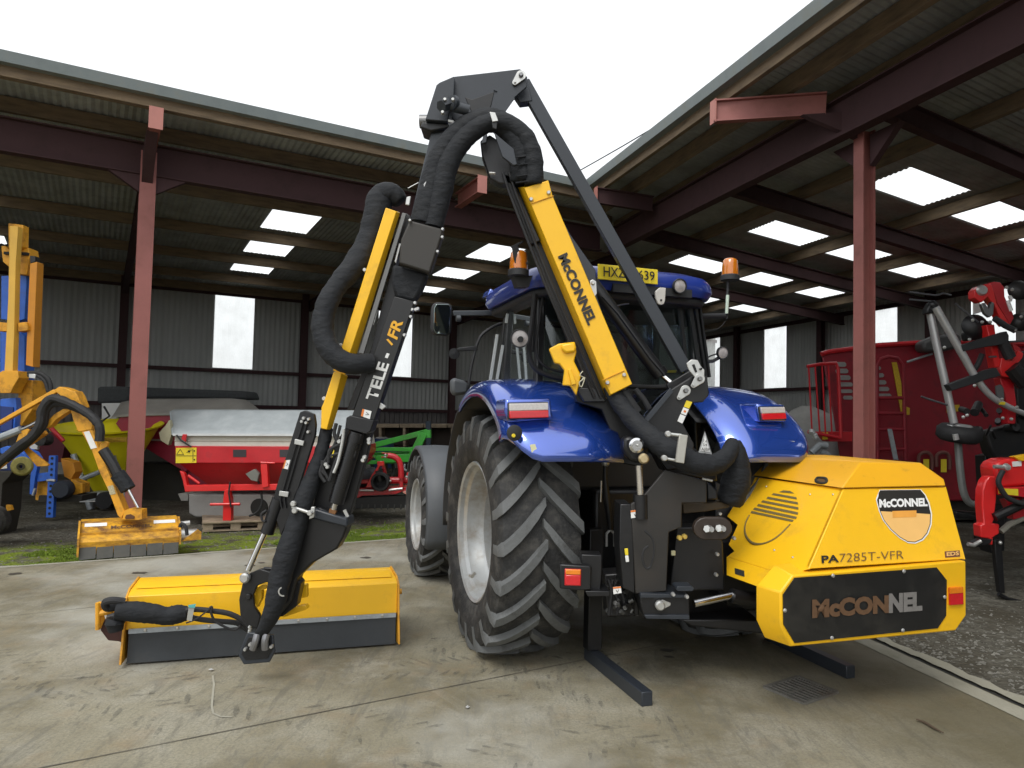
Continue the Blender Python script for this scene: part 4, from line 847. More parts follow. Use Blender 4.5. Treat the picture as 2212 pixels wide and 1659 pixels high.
M().box(T(.30, -.62, .62), (.8, .4, .5), (TA, TB, UZ)).build('oil_tank', BLK, hc, bevel=.02)
M().box(T(1.02, -1.2, .75), (.6, .5, .5), (TA, TB, UZ)).build('pump_unit', BLK, hc, bevel=.02)
# upper pillar plates
S_([(1392, 905), (1401, 892), (1452, 840), (1497, 812), (1528, 812), (1532, 853), (1518, 869), (1496, 870), (1475, 915), (1500, 960), (1490, 1010), (1440, 1015), (1400, 960)], 4.60, .05, BLK, 'king_post', bev=.006)
S_([(1392, 905), (1448, 838), (1455, 846), (1400, 912)], 4.56, .02, BLKB, 'post_edge', bev=.002)
S_([(1440, 830), (1500, 795), (1520, 812), (1530, 850), (1500, 870), (1460, 880)], 4.75, .04, BLK, 'king_post', bev=.006)
S_([(1452, 935), (1545, 1000), (1550, 1040), (1436, 1018), (1400, 950)], 4.75, .2, BLK, 'slew_column', bev=.01)
S_(m1(1685, 915, 1720, 888, 1765, 892, 1790, 940, 1812, 960, 1812, 1010, 1780, 1050, 1740, 1010, 1700, 960), 4.57, .015, ZNC, 'link_plate', bev=.003)
S_(m1(1722, 925, 1742, 920, 1762, 975, 1748, 982), 4.566, .005, BLK, 'slot'); pins(m1(1785, 955), 4.565, .008, BLK, 'hole')
tear = lambda cx_, cy_, dx, dy, r: [(cx_ + r * cos(radians(a)) * 1.0, cy_ + r * sin(radians(a))) for a in range(-150, 91, 24)] + [(cx_ + dx, cy_ + dy)]
def teardrop(x, y, r, ex, ey, er, Y):
    d = math.atan2(ey - y, ex - x); pts = [(x + r * cos(d + pi / 2 + pi * i / 10), y + r * sin(d + pi / 2 + pi * i / 10)) for i in range(11)] + [(ex + er * cos(d - pi / 2 + pi * i / 5), ey + er * sin(d - pi / 2 + pi * i / 5)) for i in range(6)]
    S_(pts, Y, .012, ZNC, 'pin_keeper', bev=.002); pins([(x, y)], Y - .002, .016, mat('pin_steel', (.25, .25, .25), .3, metal=.9), 'pivot_pin'); pins([(ex, ey)], Y - .002, .008, ZNC, 'keeper_bolt', th=.01)
teardrop(*m1(1778, 1025)[0], 11.5, *m1(1735, 1072)[0], 5.5, 4.555); teardrop(*m1(1678, 1108)[0], 11.5, *m1(1635, 1158)[0], 5.5, 4.585)
lb = [at(x, y, 4.592) for x, y in m1(1685, 1178, 1725, 1190, 1655, 1342, 1620, 1325)]
mm = lambda a, b_: [lb[0].lerp(lb[3], a), lb[1].lerp(lb[2], a), lb[1].lerp(lb[2], b_), lb[0].lerp(lb[3], b_)]
M().prism(mm(0, .30), V((0, .004, 0))).build('caution_label', DYEL, hc); M().prism(mm(.33, .62), V((0, .004, 0))).build('caution_label', WHT, hc); M().prism(mm(.66, 1), V((0, .004, 0))).build('caution_label', WHT, hc)
p4_ = mm(.36, .6); M().prism([p4_[0].lerp(p4_[2], .3), p4_[1].lerp(p4_[3], .3), p4_[2].lerp(p4_[0], .3), p4_[3].lerp(p4_[1], .3)], V((0, -.001, 0))).build('label_mark', DORG, hc)
tri = [at(x, y, 4.57) for x, y in m1(1815, 1398, 1865, 1560, 1770, 1548)]
tp_ = M().prism(tri, V((0, .006, 0))).build('warning_triangle', mat('grey_plate', (.35, .36, .36), .5), hc)
c_ = (tri[0] + tri[1] + tri[2]) / 3; M().prism([c_ + (t - c_) * .72 - V((0, .002, 0)) for t in tri], V((0, .002, 0))).build('triangle_face', WHT, tp_)
for s_, y0, y1, x0, x1 in (('7.4', 1475, 1455, 1800, 1828), ('54', 1500, 1482, 1800, 1830), ('AJBP', 1540, 1512, 1788, 1850)): text(s_, at(*m1(x0, y0)[0], 4.562), at(*m1(x1, y0 + 3)[0], 4.562), at(*m1(x0, y1)[0], 4.562), TXK, 'plate_lettering', tp_, out=V((0, -1, 0)), ext=.002)
# chrome items and bracket
pins(b2(760, 705), 4.38, .046, CHR, 'chrome_cap', th=.035, seg=24); pins(b2(828, 830), 4.37, .032, mat('brass_cap', (.60, .48, .28), .3, metal=.7), 'brass_cap', th=.03, seg=24); pins(b2(715, 700, 773, 705), 4.345, .008, ZNC, 'cap_bolt', th=.01)
S_(b2(640, 640, 700, 615, 760, 640, 850, 720, 880, 820, 800, 880, 700, 850, 640, 740), 4.44, .15, BLK, 'ram_knuckle', bev=.02)
rod(b2(785, 895)[0], b2(800, 1170)[0], 4.42, .020, mat('dusty_rod', (.6, .56, .5), .25, metal=.85), 'lift_ram_rod'); rod(b2(800, 1170)[0], (1384, 1120), 4.44, .045, BLK, 'lift_ram')
S_(b2(1170, 600, 1250, 610, 1215, 878, 1135, 865), 4.20, .03, mat('grey_strap', (.42, .41, .37), .5, metal=.3), 'hose_clamp', bev=.004)
rod(b2(1050, 597)[0], b2(1185, 612)[0], 4.22, .010, ZNC, 'clamp_bolt'); rod(b2(1015, 825)[0], b2(1150, 850)[0], 4.24, .008, ZNC, 'clamp_bolt'); pins(b2(1060, 597, 1025, 825), 4.21, .018, ZNC, 'bolt_head')
rod(b2(1385, 1020)[0], b2(1480, 1040)[0], 4.38, .008, ZNC, 'lug_bolt'); S_(b2(1435, 1050, 1530, 1130, 1535, 1220, 1430, 1220), 4.45, .1, BLK, 'small_box', bev=.01)
# ---- first arm
S_([(1086, 372), (1128, 366), (1200, 470), (1345, 830), (1405, 960), (1385, 1010), (1340, 1000), (1318, 930), (1300, 885), (1246, 868), (1240, 838), (1262, 820)], 4.72, .14, BLK, 'first_arm', bev=.008)
S_(z3(1330, 850, 1370, 860, 1560, 1270, 1500, 1290), 4.66, .06, BLK, 'pipe_cover', bev=.004)
for k_ in (0, 14): M().tube([at(x + k_, y, 4.62) for x, y in ((1086, 372), (1100, 415), (1140, 520), (1180, 620), (1232, 740), (1285, 860))], .010, 8).build('hydraulic_pipe', BLK, hc)
cv = loft([(1133, 406), (1184.4, 389.6), (1193, 422), (1365.7, 829.6), (1319.4, 852.7)], 4.56, [(1117.5, 404), (1184, 392), (1193, 424), (1364, 828), (1310, 863)], 4.70).build('arm_cover', YEL, hc, bevel=.004)
bfold = lambda x, y: (x, y)
M().tube([at(1147, 440, 4.556), at(1196, 423, 4.556)], .003, 5).tube([at(*m1(1090, 1035)[0], 4.556), at(*m1(1245, 966)[0], 4.556)], .003, 5).build('fold_line', YELD, cv)
pins(z3(1502, 1010, 1612, 968) + m1(1125, 1052, 1242, 997), 4.556, .013, ZNC, 'cover_bolt', cv, th=.014)
text('McCONNEL', at(*m1(771, 160)[0], 4.557), at(*m1(986, 650)[0], 4.557), at(*m1(838, 128)[0], 4.557), TXK, 'arm_lettering', cv, bold=.045, out=V((0, -1, 0)), ext=.003)
S_([(1196, 440), (1231.6, 505.8), (1286.5, 583), (1290, 640), (1306, 692), (1290, 700), (1200, 470)], 4.63, .05, BLKB, 'arm_gusset', bev=.004)
S_(oval(1273, 1289, 603, 641) if False else m1(1000, 330, 1020, 320, 1045, 335, 1050, 420, 1030, 450, 1005, 400), 4.60, .012, ZNC, 'pin_keeper', bev=.002); pins(m1(1022, 348), 4.598, .012, ZNC, 'keeper_bolt')
rod((1262, 590), (1427, 811), 4.86, .050, BLK, 'arm_ram'); rod((1425, 806), (1462, 838), 4.86, .020, CHR, 'arm_ram_rod', Y2=4.8)
M().cyl(at(1420, 798, 4.86), at(1428, 811, 4.86), .054, seg=18).build('ram_gland', BLK, hc)
M().tube([at(x, y, 4.80) for x, y in m1(1090, 440, 1200, 560, 1330, 740, 1430, 880, 1500, 960, 1530, 1000)], .008, 6).build('ram_pipe', BLK, hc)
S_(m1(710, 812, 780, 775, 895, 762, 905, 835, 888, 900, 938, 1000, 905, 1145, 862, 1075, 806, 1072, 820, 965, 785, 920, 750, 915), 4.60, .05, YEL, 'arm_rest', bev=.008)
S_(m1(795, 780, 890, 763, 904, 800, 898, 835, 830, 845, 800, 820), 4.575, .05, YEL, 'arm_rest_pad', bev=.014); S_(m1(845, 960, 865, 950, 905, 1060, 870, 1072), 4.58, .03, YEL, 'arm_rest_rib', bev=.004)
M().tube([at(x, y, 4.55) for x, y in m1(950, 970, 930, 1000, 960, 1020, 925, 1050, 940, 1085, 965, 1015, 945, 1030)], .004, 5, sub=3).build('retaining_wire', mat('wire', (.5, .48, .36), .5, metal=.5), hc)
S_([(1244, 838), (1290, 838), (1310, 868), (1262, 868)], 4.63, .1, BLK, 'arm_stop', bev=.006)
# big sleeve from first arm down to the pump
SLP = [at(x, y, Y) for x, y, Y in ((1318, 835, 4.66), (1345, 880, 4.6), (1378, 918, 4.5), (1420, 955, 4.4), (1458, 980, 4.34), (1500, 1000, 4.32), (1540, 1004, 4.34), (1570, 985, 4.40), (1583, 958, 4.5))]
M().tube(SLP, [.055, .055, .060, .068, .070, .068, .064, .055, .045], 16, sub=6, wr=.085).build('hose_sleeve', SLV, hc, smooth=80)
M().tube([at(x, y, Y) for x, y, Y in ((1583, 955, 4.5), (1592, 990, 4.5), (1590, 1040, 4.52), (1575, 1085, 4.55))], [.045, .07, .09, .08], 14, sub=5, wr=.1).build('hose_sleeve', SLV, hc, smooth=80)
M().tube([at(x, y, 4.62) for x, y in m1(1240, 1110, 1290, 1190, 1340, 1260)], .028, 10).build('hydraulic_hose', RUB, hc)
M().tube([at(x, y, 4.66) for x, y in m1(1320, 1100, 1380, 1170, 1420, 1240)], .02, 10).build('hydraulic_hose', RUB, hc)
# ---- link frame at the top
S_(z3(1015, 236, 1430, 188, 1462, 205, 1470, 240, 1475, 300, 1400, 365, 1335, 455, 1345, 500, 1080, 560, 1000, 500, 1015, 400), 4.72, .02, BLKB, 'knuckle_plate', bev=.004)
S_(z3(1030, 236, 1430, 190, 1462, 230, 1400, 370, 1310, 480, 1040, 540), 4.92, .02, BLKB, 'knuckle_plate', bev=.004)
S_(z3(905, 288, 925, 272, 1018, 232, 1016, 350, 975, 520, 835, 507), 4.66, .32, BLKB, 'knuckle_box', bev=.006)
S_(z3(1085, 365, 1130, 380, 1270, 330, 1240, 460, 1130, 470), 4.715, .02, BLK, 'knuckle_opening')
S_(z3(1265, 320, 1290, 330, 1240, 450, 1330, 470, 1400, 370), 4.71, .01, BLKB, 'knuckle_rib')
teardrop(*z3(1438, 228)[0], 11, *z3(1400, 272)[0], 6, 4.70)
M().cyl(at(*z3(935, 425)[0], 4.55), at(*z3(1000, 405)[0], 4.62), .04, seg=6).cyl(at(*z3(995, 420)[0], 4.6), at(*z3(1110, 450)[0], 4.62), .035).cyl(at(*z3(1000, 400)[0], 4.58), at(*z3(1018, 405)[0], 4.6), .05).build('swivel_fitting', BLKB, hc)
pins(z3(960, 385, 945, 465, 1010, 385), 4.54, .012, ZNC, 'fitting_bolt')
M().cyl(at(*z3(800, 520)[0], 4.78), at(*z3(850, 520)[0], 4.78), .045, seg=14).build('pivot_nut', mat('dull_nut', (.2, .2, .2), .4, metal=.7), hc)
S_(z3(815, 520, 985, 530, 985, 560, 870, 580, 800, 555), 4.7, .2, BLK, 'pivot_boss', bev=.01)
S_(z3(978, 505, 1015, 512, 1012, 528, 980, 520), 4.64, .01, WHT, 'pivot_washer')
M().beam(at(1131, 180, 4.84), at(1481, 800, 4.84), .085, .07, up=V((0, -1, 0))).build('tie_bar', BLKB, hc, bevel=.004)
S_(z3(1440, 215, 1478, 235, 1480, 290, 1500, 340, 1510, 390, 1430, 400, 1390, 340), 4.80, .09, BLKB, 'tie_bar_end', bev=.006)
# ---- hose bundle over the top
HB = [at(x, y, 4.62) for x, y in z3(850, 1160, 895, 960, 945, 760, 1045, 610, 1170, 520, 1300, 510, 1420, 600, 1470, 740, 1475, 900)]
M().tube([p + V((-.02, .02, 0)) for p in HB], [.095, .092, .084, .078, .076, .078, .086, .092, .090], 16, sub=7, wr=.07).build('hose_sleeve', SLV, hc, smooth=80)
M().tube([p + V((.045, -.03, -.03)) for p in HB], [.06, .07, .068, .064, .06, .06, .062, .065, .06], 14, sub=7, wr=.07).build('hose_sleeve', SLV, hc, smooth=80)
S_(z3(1240, 458, 1275, 462, 1295, 515, 1258, 520), 4.50, .012, ZNC, 'hose_strap', bev=.002); S_(z3(1255, 520, 1290, 518, 1285, 570, 1258, 560), 4.51, .02, BLK, 'strap_tail')
S_(z3(1270, 590, 1330, 640, 1390, 690, 1415, 790, 1390, 795, 1320, 740), 4.47, .03, BLKB, 'arm_end_plate', bev=.004); S_(z3(1200, 610, 1225, 595, 1220, 650, 1185, 660), 4.56, .03, BLKB, 'lug')
S_(z3(1180, 640, 1240, 600, 1300, 640, 1420, 800, 1400, 920, 1300, 910, 1240, 880, 1190, 730), 4.66, .1, BLK, 'arm_knuckle', bev=.01)
S_(z3(1238, 835, 1278, 838, 1275, 846, 1236, 843), 4.6, .03, WHT, 'cable_tie'); 
mm = M()
for yy in (740, 790, 860, 900): mm.tube([at(x, y, 4.545) for x, y in z3(1405, yy + 6, 1470, yy - 4, 1545, yy - 10)], .006, 6)
mm.build('sleeve_folds', SLV, hc)
# ---- second (telescopic) arm
S_(z3(872, 585, 965, 560, 945, 640, 895, 860, 815, 1130, 735, 1150, 795, 900), 4.74, .12, BLKB, 'inner_arm', bev=.006)
S_(b5(940, 262, 990, 300, 930, 480, 860, 640, 868, 860, 575, 1659, 520, 1659, 690, 1230), 4.70, .10, BLK, 'outer_arm', bev=.006)
M().cyl(at(*b5(1030, 50)[0], 4.7), at(*b5(955, 90)[0], 4.7), .0035).build('grab_wire', ZNC, hc)
S_(b5(945, 150, 975, 145, 965, 210, 935, 205), 4.62, .02, ZNC, 'pipe_clamp'); S_(b5(1065, 60, 1110, 5, 1117, 5, 1075, 120), 4.56, .01, mat('pale_strip', (.5, .5, .5), .4), 'hose_edge')
sh = S_(b5(965, 315, 1190, 375, 1205, 395, 1110, 690, 890, 620, 905, 450), 4.52, .10, SHLD, 'hose_guard', bev=.012)
pins(b5(1200, 382, 1198, 438, 1165, 540, 970, 320), 4.515, .010, ZNC, 'guard_bolt', sh)
S_(b5(845, 625, 1098, 692, 1050, 810, 1000, 892, 865, 862, 835, 760), 4.60, .1, SLV, 'sleeve_skirt', bev=.02)
ta_ = S_([(852, 640), (895, 651), (808, 908), (760, 899)], 4.58, .12, mat('arm_satin_black', (.012, .012, .012), .38, var=.15, dirt=(.024, .022, .02), da=.35), 'telescopic_arm', bev=.004)
text('TELE', at(*b5(733, 1598)[0], 4.577), at(*b5(824, 1335)[0], 4.577), at(*b5(655, 1578)[0], 4.577), TXW, 'arm_lettering', ta_, bold=.03, out=V((0, -1, 0)), ext=.003)
text('FR', at(*b5(878, 1165)[0], 4.577), at(*b5(922, 1035)[0], 4.577), at(*b5(808, 1130)[0], 4.577), TXY, 'arm_lettering', ta_, bold=.03, out=V((0, -1, 0)), ext=.003)
S_(b5(790, 1288, 805, 1256, 825, 1262, 810, 1294), 4.575, .003, TXW, 'arm_dash', ta_, bev=0); S_(b5(800, 1160, 815, 1156, 850, 1195, 838, 1204), 4.575, .003, TXY, 'arm_dash', ta_, bev=0)
q = z4(440, 670, 497, 685, 485, 735, 430, 715); vsticker([q[3], q[0], q[1], q[2]], 4.572, ta_)
pins(b5(1005, 903, 975, 1000, 930, 1130, 985, 950, 1010, 950, 1025, 945), 4.6, .012, ZNC, 'arm_bolt'); S_(b5(750, 1600, 800, 1635, 770, 1659, 745, 1645), 4.6, .02, ZNC, 'lug_plate')
S_(b5(915, 262, 942, 268, 640, 1262, 604, 1255), 4.64, .02, mat('grey_rail', (.17, .17, .165), .45, metal=.3, var=.1), 'slide_rail', bev=.002)
S_(b5(890, 480, 905, 480, 870, 620, 858, 610), 4.66, .01, WHT, 'rail_gap'); S_(b5(727, 945, 742, 948, 712, 1060, 702, 1050), 4.66, .01, WHT, 'rail_gap')
yc = loft(b5(797, 228, 872, 254, 545, 1258, 483, 1225), 4.60, b5(800, 228, 900, 262, 595, 1265, 490, 1225), 4.68).build('hose_trough', YEL, hc, bevel=.004)
y2 = loft([(721, 803), (738, 806), (706, 928), (693, 925), (694.6, 880), (700, 868)], 4.58, [(722, 803), (752, 812), (717, 929), (695, 927), (696, 882), (702, 868)], 4.66).build('hose_trough', YEL, hc, bevel=.004)
M().beam(at(752, 765, 4.68), at(733, 806, 4.68), .08, .03, up=V((0, -1, 0))).build('trough_joint', YEL, hc)
pins(b5(650, 670, 480, 1205, 362, 1580), 4.66, .014, ZNC, 'trough_bolt')
lp_ = [at(x, y, Y) for (x, y), Y in zip(b5(900, 190, 850, 135, 765, 150, 735, 270, 690, 440, 600, 610, 470, 760, 390, 890, 350, 1040, 370, 1180, 450, 1290, 560, 1335, 700, 1325), (4.8, 4.8, 4.8, 4.78, 4.76, 4.7, 4.62, 4.56, 4.53, 4.5, 4.48, 4.48, 4.54))]
M().tube(lp_, [.05, .072, .085, .090, .088, .082, .066, .068, .070, .070, .068, .064, .06], 18, sub=6, wr=.085).build('hose_sleeve', SLV, hc, smooth=80)
# ---- foot of the second arm
S_([(748, 902), (757, 897), (808, 908), (800, 932), (790, 938), (745, 926)], 4.56, .16, BLK, 'arm_collar', bev=.006)
rod((771, 934), (726, 1086), 4.60, .050, mat('satin_black', (.009, .009, .010), .28, var=.1), 'tilt_ram'); rod((769, 940), (765, 955), 4.60, .052, BLK, 'ram_band'); rod((724, 1088), (716, 1112), 4.60, .020, mat('dusty_rod', (.6, .56, .5), .25, metal=.85), 'tilt_ram_rod')
S_([(745, 925), (806, 920), (792, 985), (756, 1112), (712, 1108), (672, 1105), (700, 1000)], 4.68, .08, BLK, 'arm_tongue', bev=.006)
S_([(672, 1102), (690, 1096), (750, 1122), (750, 1138), (742, 1160), (728, 1186), (676, 1216), (641, 1250), (628, 1300), (592, 1342), (585, 1300), (600, 1210), (640, 1120)], 4.60, .16, mat('yoke_black', (.009, .009, .010), .4, var=.15, dirt=(.02, .019, .018), da=.35), 'head_yoke', bev=.012)
S_([(678, 1098), (750, 1120), (751, 1140), (672, 1120)], 4.57, .20, BLKB, 'yoke_cap', bev=.012)
rod((631, 1095), (670, 1108), 4.5, .011, ZNC, 'link_bolt'); pins([(634, 1088), (670, 1108), (637, 1103)], 4.49, .018, ZNC, 'bolt_head'); S_([(672, 1095), (680, 1095), (678, 1118), (667, 1122)], 4.5, .03, ZNC, 'bolt_bracket'); S_([(712, 1098), (727, 1104), (722, 1116), (708, 1112)], 4.58, .03, mat('rust', (.2, .09, .03), .8), 'rusty_clevis')
M().tube([at(x, y, Y) for x, y, Y in ((706, 925, 4.66), (700, 955, 4.64), (690, 990, 4.62), (672, 1040, 4.60), (655, 1085, 4.57), (640, 1135, 4.55), (622, 1190, 4.52), (605, 1250, 4.5), (592, 1310, 4.48), (575, 1350, 4.5), (560, 1372, 4.54))], [.040, .042, .045, .055, .062, .066, .072, .070, .060, .045, .03], 16, sub=5, wr=.085).build('hose_sleeve', SLV, hc, smooth=80)
fb = S_(a6(650, 140, 700, 122, 790, 160, 806, 260, 798, 370, 720, 620, 640, 880, 600, 970, 545, 1180, 462, 1362, 430, 1250, 370, 1070, 410, 900), 4.58, .04, BLK, 'ram_shroud', bev=.004)
for k_ in (0, 9): M().tube([at(x + k_, y, 4.565) for x, y in a6(690, 210, 620, 430, 560, 640, 485, 900, 455, 1000, 470, 1090)], .006, 6).build('ram_pipe', BLK, hc)
S_(a6(600, 405, 690, 425, 680, 472, 592, 455), 4.55, .02, ZNC, 'pipe_clamp', bev=.002); S_(a6(448, 918, 538, 930, 528, 980, 440, 965), 4.55, .02, ZNC, 'pipe_clamp', bev=.002)
pins(a6(690, 200, 740, 210, 672, 232, 715, 245, 735, 335), 4.57, .011, ZNC, 'shroud_bolt')
q = a6(505, 615, 555, 612, 530, 705, 480, 695); vsticker([q[3], q[0], q[1], q[2]], 4.574, fb)
rod(a6(440, 1000)[0], a6(325, 1335)[0], 4.60, .042, BLK, 'head_ram'); rod((571, 1153), (536, 1232), 4.60, .018, CHR, 'head_ram_rod')
mm = M()
for pts, r in ((a6(1010, 250, 990, 350, 1020, 430), .012), (a6(1050, 270, 1010, 420, 960, 520, 900, 620, 860, 700, 900, 760), .010), (a6(1100, 330, 1060, 520, 1000, 640, 940, 820), .012), (a6(1060, 450, 960, 500, 935, 560, 930, 640), .012), (a6(1060, 550, 980, 560, 960, 590), .012), (a6(900, 660, 870, 620, 880, 700, 930, 800), .010), (a6(320, 1110, 270, 1150, 280, 1210, 310, 1220), .008), (a6(860, 700, 855, 760, 900, 830), .012)):
    M().tube([at(x, y, 4.56) for x, y in pts], r, 8, sub=5).build('hydraulic_hose', RUB, hc)
M().tube([at(x, y, 4.55) for x, y in a6(1085, 310, 1070, 430, 1030, 620, 985, 740)], .010, 8, sub=4).build('steel_pipe', ZNC, hc)
pins(a6(910, 655, 925, 680, 1040, 430, 1290, 585, 1275, 615, 1335, 410, 1335, 440), 4.56, .014, ZNC, 'hose_fitting'); S_(a6(965, 560, 985, 510, 990, 530, 965, 600), 4.55, .004, DYEL, 'yellow_mark')
M().beam(at(*a6(1090, 1105)[0], 4.62), at(*a6(1125, 1175)[0], 4.62), .012, .02).build('small_lever', ZNC, hc)
# ---- flail head
fh = holder('flail_head', hc)
A0, A1 = -3.46, -1.67
def hp(a, b, z): return T(a, b, z)
pr = [(.20, .225), (.215, .44), (.30, .465), (.62, .475), (.78, .40), (.86, .2), (.86, .10), (.82, .10), (.82, .2), (.75, .37), (.6, .44), (.3, .43), (.25, .41), (.235, .225)]
hm = M().prism([hp(A0, b, z) for b, z in pr], TA * (A1 - A0)); hm.build('housing', YEL, fh, bevel=.004, smooth=20)
M().prism([hp(A0 + .03, b, z) for b, z in ((.30, .47), (.40, .49), (.52, .49), (.60, .478))], TA * (A1 - A0 - .06)).build('stiffener', YEL, fh, bevel=.004)
for a, s_ in ((A0, -1), (A1, 1)):
    M().prism([hp(a, b, z) for b, z in ((.10, .03), (.17, .28), (.20, .435), (.31, .475), (.62, .484), (.82, .38), (.90, .03), (.6, .0))], TA * s_ * .014).build('end_plate', YELD, fh, bevel=.003)
M().prism([hp(A0 + .02, .17, .015), hp(A1 - .01, .17, .015), hp(A1 - .01, .19, .225), hp(A0 + .02, .19, .225)], TB * .010).build('rubber_flap', FLAP, fh)
M().prism([hp(A0 + .02, .175, .205), hp(A1 - .01, .175, .205), hp(A1 - .01, .178, .235), hp(A0 + .02, .178, .235)], TB * .008).build('flap_strip', GAL, fh)
mm = M()
for i in range(9): mm.lathe(hp(A0 + .12 + i * .195, .172, .222), -TB, [(0, .011), (.006, .008), (.007, .001)], 8)
mm.build('flap_bolts', ZNC, fh)
M().cyl(hp(A0 + .05, .5, .2), hp(A1 - .05, .5, .2), .11).build('rotor', BLK, fh)
M().cyl(hp(A0 + .02, .78, .07), hp(A1 - .02, .78, .07), .06).build('ground_roller', mat('roller', (.2, .15, .1), .7), fh)
M().cyl(hp(A1 + .01, .3, .36), hp(A1 + .045, .3, .36), .02).build('plate_bolt', YELD, fh)
# motor and its guard at the left end
M().prism([tb(*p, .16) for p in c2(205, 640, 245, 630, 285, 650, 280, 760, 300, 830, 250, 950, 195, 950)], TB * .03).build('motor_guard', YELD, fh, bevel=.01)
M().tube([tb(*p, .14) for p in c2(222, 640, 222, 780, 222, 945)], .014, 8).tube([tb(*p, .15) for p in c2(240, 760, 320, 745, 400, 720)], .02, 8).build('guard_bar', YELD, fh)
M().cyl(hp(A0 - .02, .32, .24), hp(A0 - .13, .32, .24), .09).build('hydraulic_motor', BLK, fh)
M().prism([tb(*p, .19) for p in c2(250, 950, 340, 1070, 460, 1080, 520, 1105, 520, 900, 300, 830)], TB * .1).build('motor_plate', mat('dark_red_black', (.05, .015, .012), .6), fh, bevel=.006)
M().tube([tb(*p, b_) for p, b_ in zip(c2(430, 690, 330, 700, 305, 650, 340, 620, 430, 615, 530, 630), (.1, .08, .06, .05, .05, .06))], .024, 10, sub=4).build('hydraulic_hose', RUB, fh)
M().tube([tb(*p, .06) for p in c2(430, 730, 640, 740, 850, 765, 1000, 790, 1130, 770, 1240, 760)], [.055, .066, .062, .058, .062, .045], 18, sub=6, wr=.07).build('hose_sleeve', SLV, fh, smooth=80)
M().tube([tb(*p, .08) for p in c2(430, 820, 420, 870, 430, 960)], [.05, .06, .04], 12, sub=3, wr=.1).build('sleeve_end', SLV, fh)
mm = M()
M().tube([tb(*p, .03) for p in c2(1220, 725, 1340, 715, 1500, 730, 1700, 760, 1850, 830, 1950, 930)], .018, 10, sub=5).build('hydraulic_hose', RUB, fh)
M().tube([tb(*p, .07) for p in c2(1220, 790, 1400, 830, 1600, 850, 1800, 870, 1930, 950)], .018, 10, sub=5).build('hydraulic_hose', RUB, fh); M().tube([tb(*p, .0) for p in c2(1490, 700, 1520, 690, 1510, 760, 1560, 850, 1680, 920, 1780, 945, 1840, 900)], .008, 8, sub=5).build('thin_hose', RUB, fh); M().tube([tb(*p, .0) for p in c2(1225, 870, 1330, 830, 1430, 760, 1520, 690)], .005, 6, sub=4).build('tie_cord', RUB, fh)
M().prism([tb(*p, -.005) for p in c2(1255, 680, 1320, 690, 1290, 850, 1232, 835)], TB * .006).build('hose_tie', mat('tie_grey', (.33, .33, .3), .6), fh); M().prism([tb(*p, -.01) for p in c2(1250, 668, 1335, 655, 1325, 698, 1252, 695)], TB * .006).build('tie_tag', mat('teal_tag', (.1, .42, .42), .5), fh)
mm = M()
for i in range(5): x = 1900 + rnd.random() * 60; mm.ball(tb(*c2(1945 + rnd.uniform(-15, 15), 900 + i * 18)[0], .0), .012, 8)
mm.build('hose_couplings', ZNC, fh)
# C-shaped pivot plates and the wear foot
cring = [(562.8 + 47 * cos(radians(a)) * .98, 1284 + 52 * sin(radians(a))) for a in range(-60, -271, -15)]
cin = [(578 + 27 * cos(radians(a)), 1290 + 33 * sin(radians(a))) for a in range(-260, -71, 15)]
S_([(590, 1238), (562, 1229), (536, 1240), (523, 1262), (516, 1296), (519, 1330), (535, 1350), (556, 1360), (562, 1330), (549, 1310), (547, 1285), (555, 1266), (575, 1258), (598, 1262)], 4.62, .03, BLK, 'pivot_plate', fh, bev=.005)
S_([(600, 1228), (570, 1226), (552, 1236), (545, 1246), (600, 1250)], 4.80, .03, BLK, 'pivot_plate', fh, bev=.005)
S_([(598, 1230), (628, 1235), (650, 1260), (640, 1310), (610, 1332), (588, 1335), (580, 1290)], 4.66, .1, BLK, 'pivot_plate', fh, bev=.006)
pins([(530, 1248)], 4.60, .032, ZNC, 'ram_pin', fh, th=.03); pins(c2(1935, 570), 4.61, .02, BLK, 'pivot_bolt', fh)
S_(c2(2010, 480, 2090, 430, 2150, 440, 2140, 480, 2085, 500, 2080, 600, 2030, 700, 1995, 620), 4.68, .05, YEL, 'pivot_lug', fh, bev=.004)
M().lathe(at(*b1(1135, 682)[0], 4.43), V((0, -1, 0)), [(0, .030), (.004, .030), (.004, .022), (0, .022)], 20, a0=-1.2, a1=1.9).build('circlip', ZNC, fh)
S_([(612, 1268), (663, 1262), (664, 1290), (620, 1296)], 4.82, .04, YEL, 'hitch_bracket', fh, bev=.004); S_([(600, 1318), (660, 1308), (664, 1316), (612, 1334)], 4.78, .06, YEL, 'hitch_bracket', fh, bev=.004)
S_([(531.6, 1371), (536, 1366), (590, 1372), (592, 1398), (594, 1408), (582, 1431), (526, 1436), (514, 1416)], 4.53, .02, BLKB, 'wear_foot', fh, bev=.006)
S_([(537, 1376), (585, 1377), (588, 1402), (578, 1422), (530, 1426), (521, 1413)], 4.522, .01, BLK, 'foot_recess', fh, bev=.002)
for x0, x1 in ((552, 546), (572, 573)): M().tube([at(x0 + 4, 1370, 4.50), at(x0, 1385, 4.49), at(x1, 1402, 4.50)], .022, 10, sub=3).build('hose_fitting', mat('worn_steel', (.25, .25, .26), .35, metal=.7), fh)
pins(c2(1900, 1165, 2195, 1135, 1955, 1110), 4.51, .011, ZNC, 'foot_bolt', fh)
